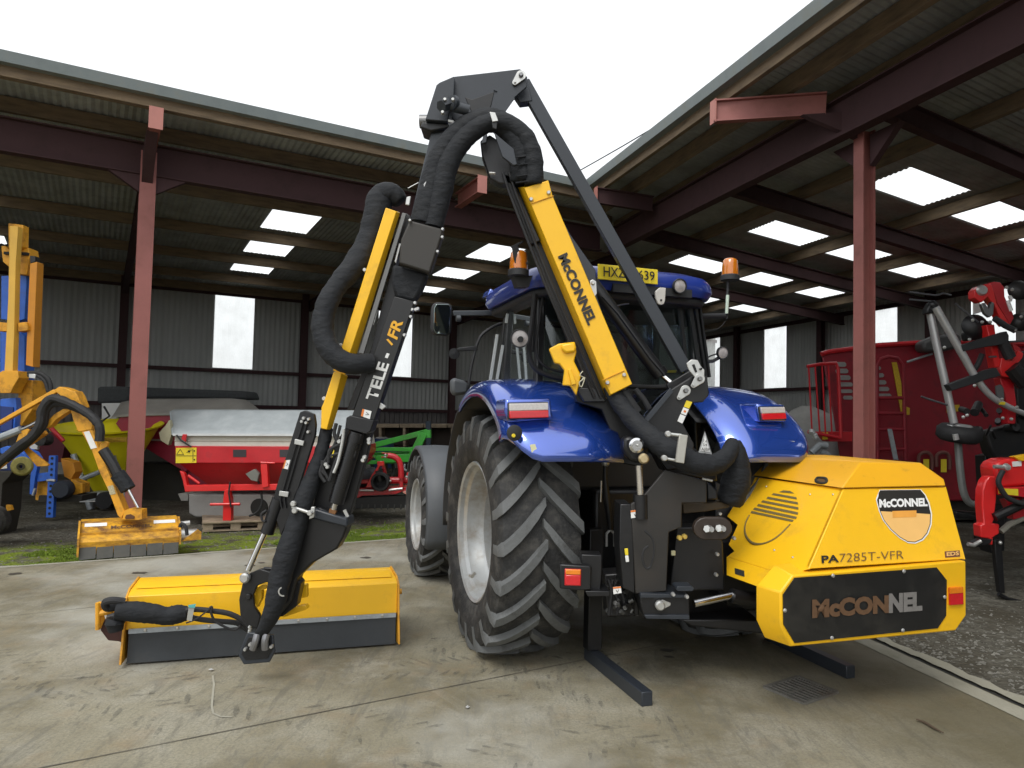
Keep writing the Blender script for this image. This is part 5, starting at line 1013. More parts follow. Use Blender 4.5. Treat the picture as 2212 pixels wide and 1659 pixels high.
# ================================================= MACHINES STANDING IN THE SHEDS
def P_(root):
    def f(pts, Y, th, m, name, bev=.006): return slab(pts, Y, th).build(name, m, root, bevel=bev)
    return f
def tub(pts, Y, r, m, name, root, sub=0, seg=10, **k): return M().tube([at(x, y, Y) if not isinstance(Y, (list, tuple)) else at(x, y, Y[i]) for i, (x, y) in enumerate(pts)], r, seg, sub=sub, **k).build(name, m, root)
def dots(ps, Y, r, m, name, root):
    for x, y in ps: M().ball(at(x, y, Y), r, 8).build(name[:-1] if name.endswith('s') else name, m, root)
# ---- older yellow hedge cutter on the left
oc = thing('hedge_cutter', 'rusty yellow hedge cutter with bent arm and worn flail head resting at the slab edge', 'hedge cutter', gz(280, 1205)); s = P_(oc)
h0 = gz(169, 1213, 0); h1 = gz(386, 1198, 0); hd_ = (h1 - h0).normalized(); hb = V((-hd_.y, hd_.x, 0)); HL = h1 - h0
prf = [(.02, .20), (.05, .235), (.16, .27), (.17, .275), (.30, .37), (.50, .39), (.62, .25), (.62, .06), (.04, .06)]
M().prism([h0 + hb * b + UZ * z for b, z in prf], HL).build('flail_housing', YELR, oc, bevel=.004)
mm = M()
for i in range(6): a_ = h0 + HL * (i / 6 + .004); mm.prism([a_ + hb * (.0 + .006 * (i % 2)) + UZ * .012, a_ + HL * .158 + hb * (.006 * (i % 2)) + UZ * (.012 + rnd.random() * .01), a_ + HL * .158 + hb * .04 + UZ * .20, a_ + hb * .04 + UZ * .20], hb * .01)
mm.build('rubber_flaps', mat('old_flap', (.085, .085, .078), .8, var=.25, vs=4, dirt=(.13, .12, .1), da=.4), oc)
M().prism([h0 - hd_ * .02 + hb * b + UZ * z for b, z in ((-.02, .05), (-.01, .25), (.3, .40), (.6, .36), (.66, .05))], hd_ * .02).prism([h1 + hb * b + UZ * z for b, z in ((-.01, .12), (0, .25), (.3, .40), (.6, .36), (.66, .1))], hd_ * .02).build('end_plates', YELR, oc)
def hs(u, b, z, k=.002): return h0 + HL * u + hb * b + UZ * z
def topq(u0, u1, t0, t1, k=.004):
    f = lambda u, t: hs(u, .30 - .13 * (1 - t), .275 + .095 * t) + (UZ * .8 - hb * .6) * k
    return [f(u0, t0), f(u1, t0), f(u1, t1), f(u0, t1)]
M().face(topq(.04, .26, .62, .95)).build('white_strip', WHT, oc); M().face(topq(.74, .97, .62, .95)).build('white_strip', WHT, oc)
q = topq(.30, .72, .28, .60); text('McCONNEL', q[0], q[1], q[3], TXB, 'head_lettering', oc, bold=.03, out=UZ - hb, ext=.003)
M().prism([hs(.0, .17, .262), hs(.0, .13, .262), hs(.0, .13, .285), hs(.0, .17, .285)], HL).build('hinge_bar', YELR, oc)
M().cyl(h1 + hb * .15 + UZ * .2, h1 + hb * .15 + hd_ * .2 + UZ * .19, .075).cyl(h1 + hb * .15 + hd_ * .02 + UZ * .33, h1 + hb * .15 + hd_ * .12 + UZ * .34, .03).build('hydraulic_motor', ZNC, oc)
M().prism([h1 + hd_ * .03 + hb * .05 + UZ * .14, h1 + hd_ * .24 + hb * .05 + UZ * .15, h1 + hd_ * .24 + hb * .05 + UZ * .24, h1 + hd_ * .2 + hb * .05 + UZ * .27], hb * .03).build('motor_guard', YELR, oc)
OY = 8.35
tub(a2(1530, 1330, 1545, 1300, 1580, 1330, 1590, 1400), OY - .1, .02, RUB, 'hydraulic_hose', oc, sub=3)
s(a2(1000, 1262, 1040, 1262, 1060, 1190, 1100, 1172, 1180, 1180, 1205, 1180, 1208, 1262, 1170, 1268), OY - .05, .12, YELD, 'head_bracket'); s(a2(1060, 1250, 1072, 1226, 1110, 1220, 1145, 1240, 1140, 1262, 1065, 1262), OY - .06, .01, mat('rust_deep', (.10, .045, .02), .9), 'bracket_recess')
s(a2(640, 500, 765, 470, 790, 520, 830, 640, 905, 820, 980, 1000, 1062, 1200, 1030, 1262, 1000, 1230, 930, 1040, 840, 850, 780, 680, 690, 520), OY, .12, YELD, 'dipper_arm')
s(a2(598, 332, 690, 355, 790, 450, 778, 500, 665, 520, 625, 430), OY - .01, .14, YELD, 'dipper_bracket')
s(a2(455, 165, 505, 135, 560, 150, 612, 172, 632, 172, 660, 215, 697, 312, 640, 300, 560, 265, 520, 215), OY - .02, .16, YELD, 'knuckle')
s(a2(383, 492, 400, 430, 460, 370, 540, 322, 600, 335, 545, 370, 470, 420, 430, 470), OY - .02, .1, YELD, 'boom_link')
s(a2(-260, 560, 0, 418, 452, 158, 478, 186, 0, 455, -260, 595), OY + .05, .06, YELD, 'tie_bar')
s(a2(-260, 940, 0, 722, 160, 620, 340, 510, 360, 540, 180, 660, 0, 800, -260, 1010), OY, .12, YELD, 'boom')
s(a2(132, 610, 175, 500, 215, 490, 252, 500, 232, 545, 150, 615), OY - .03, .05, YELD, 'boom_lug'); s(a2(180, 640, 210, 640, 410, 800, 400, 812, 310, 815, 200, 680), OY + .1, .04, YELD, 'boom_stay')
s(a2(-330, 560, -200, 520, -200, 1580, -330, 1580), OY + .02, .3, YELD, 'pillar')
tub(a2(-250, 670, 0, 570, 180, 500), OY - .02, .045, GAL, 'boom_ram', oc); tub(a2(180, 500, 260, 465, 325, 430), OY - .02, .022, CHR, 'ram_rod', oc)
tub(a2(-200, 960, 0, 775, 160, 640, 280, 550, 345, 440, 360, 330, 430, 240, 520, 250, 640, 300, 740, 360, 820, 430, 850, 500, 845, 600), OY - .1, .05, RUB, 'hose_bundle', oc, sub=5, wr=.12)
tub(a2(60, 760, 250, 610, 375, 470, 400, 340, 480, 280, 600, 310, 700, 350), OY - .06, .032, RUB, 'hose_bundle', oc, sub=5)
s(a2(710, 522, 758, 512, 825, 655, 772, 668), OY - .005, .005, WHT, 'white_sticker'); s(a2(912, 985, 960, 972, 985, 1048, 935, 1058), OY - .005, .005, mat('worn_label', (.45, .40, .25), .6, var=.5, vs=60), 'worn_label')
s(a2(840, 660, 855, 620, 890, 600, 915, 610, 910, 640, 880, 690, 850, 720), OY - .03, .05, YELD, 'ram_lug'); tub(a2(878, 672, 960, 800, 1000, 880), OY - .04, .06, BLK, 'head_ram', oc); tub(a2(1000, 880, 1060, 960, 1090, 1010), OY - .04, .085, SLV, 'ram_boot', oc); tub(a2(1090, 1010, 1140, 1100, 1175, 1165), OY - .04, .016, CHR, 'ram_rod', oc)
# ---- tall yellow and blue mast machine, far left
bm = thing('folded_hedge_cutter', 'tall yellow and blue machine with its long arm folded upright at the left edge', 'farm machine', at(30, 1159, 9.3)); s = P_(bm)
s(a1(103, 118, 190, 124, 165, 520, 148, 1300, 132, 1759, 40, 1759, 85, 900), 9.2, .1, mat('pale_yellow_mast', (.72, .42, .06), .45, var=.1, vs=3), 'mast_beam')
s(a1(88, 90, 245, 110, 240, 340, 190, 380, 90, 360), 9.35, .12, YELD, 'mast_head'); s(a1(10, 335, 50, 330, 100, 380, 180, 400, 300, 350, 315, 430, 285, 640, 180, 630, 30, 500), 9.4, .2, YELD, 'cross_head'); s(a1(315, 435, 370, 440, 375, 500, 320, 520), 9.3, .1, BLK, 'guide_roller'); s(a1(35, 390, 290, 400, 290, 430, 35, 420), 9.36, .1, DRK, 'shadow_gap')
s(a1(318, 520, 392, 500, 385, 700, 350, 1620, 272, 1600, 300, 900), 9.3, .14, mat('orange_post_paint', (.55, .22, .015), .5, var=.15, vs=3), 'side_post')
s(a1(12, 650, 95, 650, 80, 1120, 8, 1110), 9.5, .2, BLUL, 'blue_cylinder'); s(a1(175, 640, 285, 648, 262, 1110, 150, 1145), 9.5, .2, BLUL, 'blue_cylinder'); s(a1(0, 1240, 70, 1240, 60, 1759, 0, 1759), 9.5, .2, BLUL, 'blue_cylinder'); s(a1(145, 1200, 262, 1290, 262, 1760, 130, 1760), 9.5, .2, BLUL, 'blue_cylinder')
s(a1(-20, 1140, 75, 1150, 75, 1240, -20, 1240), 9.25, .12, YELD, 'clamp'); s(a1(190, 1150, 275, 1140, 295, 1190, 292, 1230, 190, 1245), 9.25, .12, YELD, 'clamp')
s(a2(-10, 20, 20, 0, 150, 0, 160, 60, 110, 140, 90, 190, 0, 190), 9.15, .2, YELD, 'mast_foot'); s(a2(160, 80, 275, 80, 272, 330, 180, 470, 150, 450, 150, 300), 9.4, .3, YELD, 'lower_frame'); s(a2(0, 240, 130, 230, 140, 300, 120, 520, 0, 530), 9.3, .3, BLUL, 'gearbox'); s(a2(0, 300, 110, 310, 100, 510, 0, 520), 9.28, .05, mat('deep_blue', (.01, .03, .16), .5), 'gearbox_cover')
s(a2(0, 660, 60, 640, 200, 700, 240, 760, 130, 760, 0, 700), 9.0, .3, BLUL, 'base_cover'); s(a2(0, 770, 120, 770, 110, 850, 0, 850), 8.95, .2, mat('deep_blue', (.01, .03, .16), .5), 'base_box')
s(a2(-150, 860, 100, 860, 80, 900, 20, 960, 5, 1200, -40, 1410, -150, 1410), 9.5, .4, mat('dark_stand', (.03, .027, .02), .8, var=.3), 'dark_frame')
s(a2(0, 785, 55, 780, 60, 830, 0, 838), 8.94, .005, WHT, 'white_label'); s(a2(48, 1140, 85, 1145, 98, 1185, 60, 1195, 48, 1170), 8.9, .05, YELD, 'yellow_guard')
mm = M(); mm.lathe(at(-12, 1125, 8.95), V((0, -1, 0)), [(-.08, .08), (-.08, .15), (-.05, .18), (.05, .18), (.08, .15), (.08, .08), (-.08, .08)], 24); mm.build('support_wheel', TYR, bm)
tub(a2(240, 20, 330, 20, 400, 60, 430, 120, 432, 190), 9.2, .028, RUB, 'hose', bm, sub=4); tub(a2(240, 40, 320, 45, 380, 90, 410, 180), 9.18, .022, RUB, 'hose', bm, sub=4); s(a2(243, 25, 300, 28, 300, 68, 243, 62), 9.14, .03, ZNC, 'hose_ferrules')
tg = thing('sling_roll', 'rolled olive webbing sling hanging under the yellow and blue machine', 'webbing', at(48, 1007, 8.8)); M().lathe(at(48, 1007, 8.8), V((.5, -1, .15)), [(-.07, .03), (-.07, .10), (-.05, .115), (.05, .115), (.07, .10), (.07, .03)], 20).build('webbing_coil', ROPE, tg)
M().lathe(at(45, 1008, 8.72), V((.5, -1, .15)), [(.0, .02), (.0, .045), (.01, .045), (.01, .02)], 16).build('coil_core', mat('dark_core', (.05, .05, .02), .9), tg)
# ---- blue perforated stand and brown-yellow machinery behind
bs = thing('implement_frame', 'blue implement with a perforated upright stand leg beside the yellow arm', 'farm implement', at(107, 1118, 10.8)); s = P_(bs)
s(a2(414, 722, 472, 722, 462, 1000, 450, 1250, 388, 1250, 402, 1000), 10.75, .07, BLUL, 'stand_leg')
mm = M()
for i in range(11): mm.lathe(at(.254 * (443 - i * 2.4), 800.8 + .254 * (745 + i * 47), 10.745), V((0, -1, 0)), [(0, .022), (.002, .001)], 8)
mm.build('peg_holes', DRK, bs)
s(a2(275, 770, 325, 775, 300, 900, 280, 1055, 250, 1050, 255, 920), 10.8, .08, BLUL, 'rear_leg'); s(a2(290, 880, 420, 860, 420, 930, 290, 950), 10.85, .08, BLUL, 'crossbar'); tub(a2(400, 935, 430, 930, 470, 935), 10.7, .02, ZNC, 'adjuster_pin', bs); tub(a2(300, 1000, 280, 1060), 10.7, .02, ZNC, 'adjuster_screw', bs)
s(a2(300, 950, 400, 920, 420, 1060, 380, 1110, 300, 1100), 10.95, .2, YELD, 'gearbox_guard'); s(a2(515, 745, 620, 780, 640, 860, 600, 930, 545, 900), 11.0, .2, mat('orange_post_paint', (.55, .22, .015)), 'orange_panel'); s(a2(600, 920, 700, 960, 700, 1040, 620, 1060), 11.0, .2, YELD, 'orange_foot')
M().lathe(at(137, 1057, 10.8), V((.2, -1, 0)), [(-.12, .1), (-.12, .11), (-.08, .135), (.08, .135), (.12, .11), (.12, .001)], 24).build('land_wheel', mat('dark_blue_tyre', (.02, .025, .035), .7), bs)
s(a2(300, 560, 480, 520, 560, 600, 520, 780, 330, 760), 13.8, .3, mat('maroon_box', (.10, .01, .02), .6, var=.3), 'maroon_body'); tub(a2(420, 470, 540, 600), 11.2, .035, RED, 'maroon_strut', bs); s(a2(250, 620, 320, 625, 318, 670, 252, 668), 11.0, .05, WHT, 'lamp_board')
M().lathe(at(95, 950, 11.0), V((0, -1, 0)), [(-.1, .05), (-.1, .09), (.1, .09), (.1, .001)], 20).build('dark_hub', TYR, bs); s(a2(330, 1060, 700, 1060, 690, 1110, 320, 1120), 10.9, .4, mat('dark_stand', (.03, .027, .02)), 'dark_base')
# ---- yellow cone spreader
ys = thing('cone_spreader', 'yellow plastic cone spreader in a galvanised frame behind the left post', 'spreader', at(235, 1098, 12.6)); cc = at(234, 922, 12.6)
M().lathe(cc, V((0, -.13, 1)), [(-1.12, .22), (-1.10, .27), (-.55, .50), (-.04, .80), (0, .875), (.03, .885), (.03, .86), (-.03, .78), (-.5, .48), (-1.05, .22)], 48).build('hopper', HOPY, ys, smooth=25)
q = [at(x, y, 11.86 + (.02 * i % 3)) for i, (x, y) in enumerate(a2(885, 570, 1080, 566, 1075, 606, 890, 612))]; M().prism(q, V((0, .02, 0))).build('worn_decal', mat('worn_orange_decal', (.42, .25, .02), .6, var=.4, vs=30), ys)
YS = 12.1
fr = M()
for pts in (a2(625, 710, 690, 920, 735, 1060, 770, 1180), a2(1165, 800, 1130, 930, 1090, 1040)): fr.tube([at(x, y, YS) for x, y in pts], .05, 8)
fr.tube([at(x, y, YS) for x, y in a2(700, 920, 850, 860)], .04, 8).tube([at(x, y, YS) for x, y in a2(1050, 880, 1135, 910)], .03, 8).tube([at(x, y, YS) for x, y in a2(1090, 1040, 1130, 1090, 1185, 1165)], .025, 8)
fr.build('frame_tubes', GAL, ys); s = P_(ys); s(a2(745, 1035, 1085, 1040, 1075, 1098, 745, 1100), YS, .3, GAL, 'base_tray'); s(a2(675, 1105, 1160, 1100, 1160, 1112, 675, 1120), YS - .05, .05, ZNC, 'hitch_bar'); s(a2(755, 1110, 785, 1110, 782, 1205, 758, 1205), YS, .1, GAL, 'drop_leg'); s(a2(910, 780, 960, 720, 975, 790, 940, 850, 905, 840), YS - .05, .1, GAL, 'agitator_bracket')
s(a2(1080, 800, 1165, 740, 1165, 860, 1100, 880), YS + .1, .1, BLK, 'black_cover'); M().lathe(at(231, 1080, YS - .1), V((0, -1, 0)), [(-.1, .1), (-.1, .14), (.1, .14), (.1, .001)], 16).build('spinner_cap', RUB, ys)
# ---- red fertiliser spreader under a tarpaulin
rsd = thing('fertiliser_spreader', 'bright red fertiliser spreader with a taut grey tarpaulin lid and yellow warning label', 'spreader', at(490, 1125, 10.2)); s = P_(rsd)
RY = 10.3; XR = 775
def zz(*p): return z2(*p)
bx = lambda pts: [at(x, y, RY) for x, y in pts]
s([(378, 963.7), (XR, 965), (XR, 985), (XR - 10, 1000), (395, 1000), (379, 985)], RY, 1.3, RED, 'hopper')
fpts = [(379, 996), (XR, 998), (XR - 70, 1055), (430, 1055)]; bpts = [(x + 4, y) for x, y in ((385, 996), (XR - 6, 996), (XR - 90, 1040), (440, 1040))]
a = [at(x, y, RY) for x, y in fpts]; a2_ = a[2] + V((-.0, .45, 0)); 
M().add([a[0], a[1], a[2] + V((0, .35, 0)), a[3] + V((0, .35, 0)), a[0] + V((0, 1.3, 0)), a[1] + V((0, 1.3, 0)), a[2] + V((0, .95, 0)), a[3] + V((0, .95, 0))], [(0, 1, 2, 3), (7, 6, 5, 4), (0, 4, 5, 1), (1, 5, 6, 2), (2, 6, 7, 3), (3, 7, 4, 0)]).build('hopper_base', RED, rsd, bevel=.01)
s([(377, 939), (XR - 4, 941), (XR, 965), (377, 963.7)], RY + .03, 1.24, WBOD, 'extension_side'); s([(376, 951), (XR, 953), (XR, 955), (376, 953)], RY + .02, .02, mat('beige_line', (.5, .48, .4), .6), 'side_rib')
e0_, e1_ = at(374, 939, RY - .02), at(XR + 3, 940, RY - .02); tp0, tp1 = at(369, 889, RY + .55), at(XR - 10, 891, RY + .55)
rows = []
for i in range(5):
    t = i / 4; rows.append([(e0_.lerp(e1_, j / 24)).lerp(tp0.lerp(tp1, j / 24), t) + V((0, 0, .012 * sin(j * 1.9) * sin(t * 3.1) - .02 * sin(pi * t) * (0 if j in (0, 24) else 1))) for j in range(25)])
rows.append([p + V((0, .12, .03)) for p in rows[-1]]); rows.append([p + V((0, .9, -.35)) for p in rows[-2]])
M().grid(rows).build('tarpaulin', TARP, rsd, thick=.01, smooth=60); M().prism([rows[0][0], rows[4][0], rows[5][0], rows[6][0]], V((-.02, 0, 0))).build('tarpaulin_end', TARP, rsd)
M().beam(e0_, e1_, .03, .03).build('tarpaulin_bar', mat('pale_bar', (.6, .62, .62), .4), rsd)
s(zz(1045, 770, 1065, 740, 1080, 830, 1060, 900, 1010, 870, 1000, 820), RY + .1, .1, mat('cream_cover', (.45, .42, .28), .7), 'rolled_end')
s(zz(1150, 830, 1175, 830, 1168, 880, 1140, 860), RY - .05, .03, RED, 'latch'); tub(zz(1112, 835, 1140, 870, 1205, 910), RY - .05, .012, RUB, 'strap', rsd)
lbp = s(zz(1108, 916, 1238, 914, 1236, 1010, 1106, 1012), RY - .006, .004, DYEL, 'warning_label', bev=0)
mm = M(); g = lambda x, y: at(*zz(x, y)[0], RY - .008)
for sg in ((1135, 925, 1112, 958), (1135, 925, 1156, 958), (1112, 958, 1156, 958), (1215, 920, 1215, 1005), (1110, 966, 1236, 966)): mm.beam(g(*sg[:2]), g(*sg[2:]), .006, .004, up=V((0, 1, 0)))
mm.ball(g(1190, 938), .018, 6).ball(g(1224, 935), .012, 6).ball(g(1224, 990), .012, 6).beam(g(1175, 945), g(1205, 930), .006, .004, up=V((0, 1, 0))); mm.build('label_symbols', TXK, lbp)
for x0 in (1467, 1760, 2050): s(zz(x0, 927, x0 + 84, 927, x0 + 84, 974, x0, 974), RY - .005, .004, mat('dark_window', (.04, .035, .04), .3), 'sight_window')
s([(399, 1048), (XR - 20, 1044), (XR - 20, 1056), (399, 1062)], RY - .08, .1, REDL, 'frame_beam'); s(zz(1130, 1060, 1160, 1075, 1190, 1195, 1165, 1195, 1150, 1120), RY - .05, .08, REDL, 'frame_end'); tub(zz(1185, 1090, 1255, 1140), RY - .05, .02, REDL, 'frame_brace', rsd)
s(zz(1412, 1185, 1440, 1175, 1455, 1240, 1455, 1375, 1402, 1375, 1405, 1240), RY - .1, .1, REDL, 'stand_leg'); tub(zz(1325, 1272, 1512, 1270), RY - .12, .02, REDL, 'hitch_pin', rsd)
s(zz(1640, 1010, 1680, 1005, 1690, 1160, 1650, 1170), RY - .12, .08, REDL, 'headstock'); tub(zz(1640, 1008, 1730, 1012), RY - .12, .012, REDL, 'headstock_bar', rsd)
M().tube(bx(zz(1570, 1080, 1620, 1110, 1640, 1180, 1650, 1260, 1620, 1320, 1570, 1345)), .016, 8, sub=4).build('wiring_loom', RUB, rsd); s(zz(1545, 1080, 1600, 1050, 1630, 1080, 1620, 1130, 1580, 1120), RY - .15, .08, mat('pump_grey', (.16, .16, .14), .6), 'loom_socket'); tub(zz(1450, 1130, 1440, 1200, 1455, 1290), RY - .14, .012, RUB, 'cable', rsd)
# stand, block and pallet
cbk = thing('concrete_block', 'pale concrete block standing under the bright red spreader', 'block', at(490, 1116, 10.9)); P_(cbk)(zz(1185, 1205, 1255, 1210, 1700, 1210, 1750, 1240, 1745, 1330, 1700, 1352, 1230, 1352, 1188, 1330), 10.7, .8, mat('smooth_concrete', (.30, .295, .28), .85, var=.12, vs=3, bump=.2), 'block_body', bev=.02)
P_(cbk)(zz(1120, 1205, 1184, 1205, 1184, 1250, 1140, 1250), 10.9, .5, CONC, 'ledge'); M().lathe(at(*zz(1632, 1290)[0], 10.68), V((0, -1, 0)), [(0, .13), (.01, .12), (.012, .001)], 20).build('dark_hole', DRK, cbk)
pt = thing('pallet', 'weathered wooden pallet lying on the gravel below the red spreader', 'pallet', at(505, 1150, 9.9)); s = P_(pt)
p0 = gz(437, 1152, -.03); p1 = gz(578, 1146, -.03); pd = (p1 - p0).normalized(); pb = V((-pd.y, pd.x, 0)); pL_ = (p1 - p0).length
for j in range(3):
    for i in range(3): M().box(p0 + pd * (.07 + (pL_ - .14) * i / 2) + pb * (.06 + .4 * j) + UZ * .075, (.13, .10, .075), (pd, pb, UZ)).build('block', PALT, pt)
    M().box(p0 + pd * pL_ / 2 + pb * (.06 + .4 * j) + UZ * .025, (pL_, .10, .02), (pd, pb, UZ)).build('base_board', PALT, pt); M().box(p0 + pd * pL_ / 2 + pb * (.06 + .4 * j) + UZ * .123, (pL_, .10, .018), (pd, pb, UZ)).build('stringer', PALT, pt)
for i in range(7): M().box(p0 + pb * (.03 + .135 * i) + pd * pL_ / 2 + UZ * .144, (pL_, .1, .02), (pd, pb, UZ)).build('deck_board', PALT, pt)
# ---- second covered spreader and rolled netting behind
cs = thing('covered_spreader', 'dark red spreader under a pale slack sheet behind the yellow cone spreader', 'spreader', at(400, 1080, 13.4)); s = P_(cs); CY = 13.2
s([(262, 897), (420, 897), (420, 1000), (400, 1020), (268, 940), (250, 915)], CY, 1.0, mat('maroon_paint', (.28, .012, .035), .45, var=.15), 'hopper'); s([(420, 897), (600, 897), (600, 1060), (400, 1060)], CY + .2, .8, mat('maroon_paint', (.28, .012, .035)), 'hopper'); s([(250, 947), (372, 949), (372, 953), (250, 951)], CY - .05, .05, ZNC, 'rail'); s([(270, 1000), (600, 1010), (600, 1085), (270, 1080)], CY + .3, .6, mat('dark_stand', (.03, .027, .02)), 'chassis')
rows = []
bt = [(240, 902), (300, 897), (400, 897), (500, 893), (568, 891)]; tpz = [(262, 870), (300, 861), (400, 861), (500, 862), (532, 864)]
for i in range(6):
    t = i / 5; rows.append([at(bt[j][0] + (tpz[j][0] - bt[j][0]) * t, bt[j][1] + (tpz[j][1] - bt[j][1]) * t + 1.2 * sin(j * 2 + t * 5), CY - .05 + .6 * t) for j in range(5)])
rows.append([p + V((0, .8, -.3)) for p in rows[-1]])
M().grid(rows).build('sheet_cover', TARP2, cs, thick=.01, smooth=60)
s(z2(640, 635, 830, 633, 790, 680, 720, 740, 700, 730, 640, 745), CY + .7, .2, mat('white_siding', (.6, .6, .58), .6, var=.06), 'white_panel'); tub(z2(655, 655, 690, 715, 640, 750), CY, .02, BLK, 'tie_strap', cs)
nt_ = thing('rolled_cover', 'long dark rolled cover lying across machines at the back of the left shed', 'cover', at(370, 1050, 15.6)); s = P_(nt_)
s(z2(610, 530, 730, 528, 1540, 558, 1562, 612, 1100, 605, 820, 603, 800, 630, 610, 640), 15.4, .8, NET, 'net_roll', bev=.08); s([(230, 870), (520, 868), (520, 1040), (230, 1050)], 15.8, .5, mat('dark_stand', (.03, .027, .02)), 'stand_frame')
# dark crates, boards and pallets against the back wall
wb = thing('pallet_stack', 'stack of brown pallets leaning by the back wall behind the green cultivator', 'pallets', at(820, 960, 19)); s = P_(wb)
for i in range(4): s([(812 + i * 52, 916), (862 + i * 52, 916), (862 + i * 52, 924), (812 + i * 52, 924)], 19, 1, PALT, 'top_board', bev=.01); s([(818 + i * 52, 924), (824 + i * 52, 924), (824 + i * 52, 965), (818 + i * 52, 965)], 19, .9, PALT, 'post', bev=.01)
s([(800, 965), (1020, 965), (1020, 1000), (800, 1000)], 19.1, .9, mat('dark_timber', (.06, .045, .035), .9), 'lower_boards'); s([(800, 924), (1020, 924), (1020, 962), (800, 962)], 19.6, .3, mat('dark_timber', (.06, .045, .035)), 'back_boards')
bp_ = thing('steel_pillar_stub', 'short dark blue steel upright beside the pallets at the back wall', 'steel post', at(924, 1000, 17)); P_(bp_)(a3(1330, 165, 1400, 160, 1405, 400, 1390, 700, 1340, 700), 17, .15, mat('blue_steel', (.025, .045, .07), .5), 'upright')
bt_ = thing('blue_drum', 'dark blue drum with a pale lid standing behind the green cultivator', 'drum', at(823, 1010, 16.5)); M().cyl(at(826, 1010, 16.5), at(826, 947, 16.5), .26, seg=20).build('drum_body', mat('drum_blue', (.015, .04, .10), .5), bt_); M().cyl(at(824, 947, 16.4), at(824, 944, 16.4), .13).build('lid', mat('lid_pale', (.3, .3, .28), .6), bt_)
gc = thing('green_cultivator', 'green cultivator frame standing between the black arm and the front wheel', 'cultivator', at(850, 1070, 13.8)); GY = 13.2
def bmz(p, q, w, Y=GY, h=None, m=GRN, name='frame_bar', root=gc, Y2=None): M().beam(at(*p, Y), at(*q, Y2 or Y), h or w, w, up=V((0, -1, 0)) if False else UZ).build(name, m, root, bevel=.008)
bmz(a3(380, 560)[0], a3(1360, 310)[0], .10); bmz(a3(1310, 330)[0], a3(1130, 690)[0], .14); bmz(a3(400, 560)[0], a3(1330, 560)[0], .07); bmz(a3(470, 640)[0], a3(1190, 625)[0], .09, 13.5); bmz(a3(640, 700)[0], a3(1140, 680)[0], .14); bmz(a3(380, 750)[0], a3(900, 735)[0], .07); bmz(a3(500, 600)[0], a3(700, 720)[0], .05); bmz(a3(1000, 590)[0], a3(1380, 600)[0], .12, 13.8)
s = P_(gc); s(a3(1245, 300, 1400, 285, 1405, 400, 1345, 400, 1250, 400), GY - .05, .15, GRN, 'headstock'); s(a3(1250, 600, 1340, 560, 1420, 900, 1420, 1150, 1330, 1150), 13.6, .1, GRN, 'side_frame')
mm = M()
for x in (560, 760, 860, 1060): mm.tube([at(xx, yy, 13.4) for xx, yy in a3(x, 740, x + 20, 850, x - 10, 960, x - 50, 1060, x - 20, 1200, x, 1330)], .03, 8, sub=3)
mm.build('spring_tines', mat('tine_steel', (.07, .07, .065), .6, metal=.4), gc)
mm = M(); mm.tube([at(xx, yy, 13.1) for xx, yy in a3(1040, 770, 1025, 830, 1060, 860, 1095, 830, 1085, 770)], .02, 6, sub=3); mm.build('shackle', GAL, gc)
dots(a3(455, 665, 450, 715, 435, 725, 540, 460), GY - .15, .03, ZNC, 'hydraulic_couplers', gc)
ph = thing('power_harrow', 'bright red power harrow with black shaft guard behind the folded black arm', 'harrow', at(820, 1092, 12.2)); HY = 11.6; s = P_(ph)
s(a3(140, 1130, 260, 1122, 1090, 1095, 1085, 1150, 1000, 1160, 900, 1200, 440, 1220, 370, 1250, 140, 1260), HY, .35, RED, 'main_bed'); s(a3(340, 1000, 520, 990, 520, 1045, 340, 1050), HY + .1, .08, RED, 'tube_left'); tub(a3(800, 1000, 1090, 1000), HY + .1, .055, RED, 'main_tube', ph)
s(a3(640, 735, 735, 730, 745, 790, 680, 800, 600, 1000, 560, 1110, 480, 1100, 560, 940, 650, 800), HY - .05, .08, REDL, 'headstock_frame'); s(a3(700, 770, 740, 770, 800, 1000, 810, 1110, 760, 1110, 740, 960), HY + .1, .08, RED, 'headstock_frame')
M().tube([at(x, y, HY - .05) for x, y in a3(800, 650, 880, 665, 950, 720, 980, 820, 985, 970)], .048, 10, sub=4).build('curved_arm', RED, ph); s(a3(960, 960, 1010, 960, 1010, 1100, 960, 1100), HY - .05, .06, RED, 'arm_foot'); s(a3(705, 605, 800, 615, 805, 630, 705, 620), HY - .05, .04, RED, 'fork'); s(a3(700, 665, 800, 668, 800, 685, 700, 680), HY - .05, .04, RED, 'fork')
M().lathe(at(*a3(690, 1020)[0], HY - .1), V((0, -1, 0)), [(-.2, .10), (-.2, .13), (0, .155), (.05, .14), (.05, .11), (-.1, .09), (-.1, .001)], 24).build('shaft_guard', RUB, ph); tub(a3(660, 860, 700, 1010), HY, .07, BLK, 'guard_cone', ph)
tub(a3(400, 1140, 600, 1142), HY - .08, .02, ZNC, 'turnbuckle', ph); tub(a3(810, 1140, 1005, 1118), HY - .08, .02, ZNC, 'turnbuckle', ph); dots(a3(760, 640, 755, 670, 830, 1010, 1100, 940, 1060, 950, 345, 970, 405, 975), HY - .1, .022, ZNC, 'pins', ph)
s(a3(1060, 890, 1130, 880, 1130, 920, 1060, 960), HY, .1, RED, 'end_bracket'); s(a3(1000, 1160, 1080, 1140, 1070, 1210, 1010, 1180), HY - .06, .02, mat('salmon_tag', (.6, .25, .2), .6), 'end_plate')
s(a3(220, 1250, 1060, 1210, 1060, 1350, 1040, 1390, 240, 1400), HY + .1, .3, BLK, 'tine_bank'); mm = M()
for i in range(9): mm.beam(at(*a3(250 + i * 92, 1340)[0], HY + .12), at(*a3(245 + i * 92, 1410)[0], HY + .12), .06, .02)
mm.build('harrow_tines', mat('tine_steel', (.07, .07, .065)), ph)
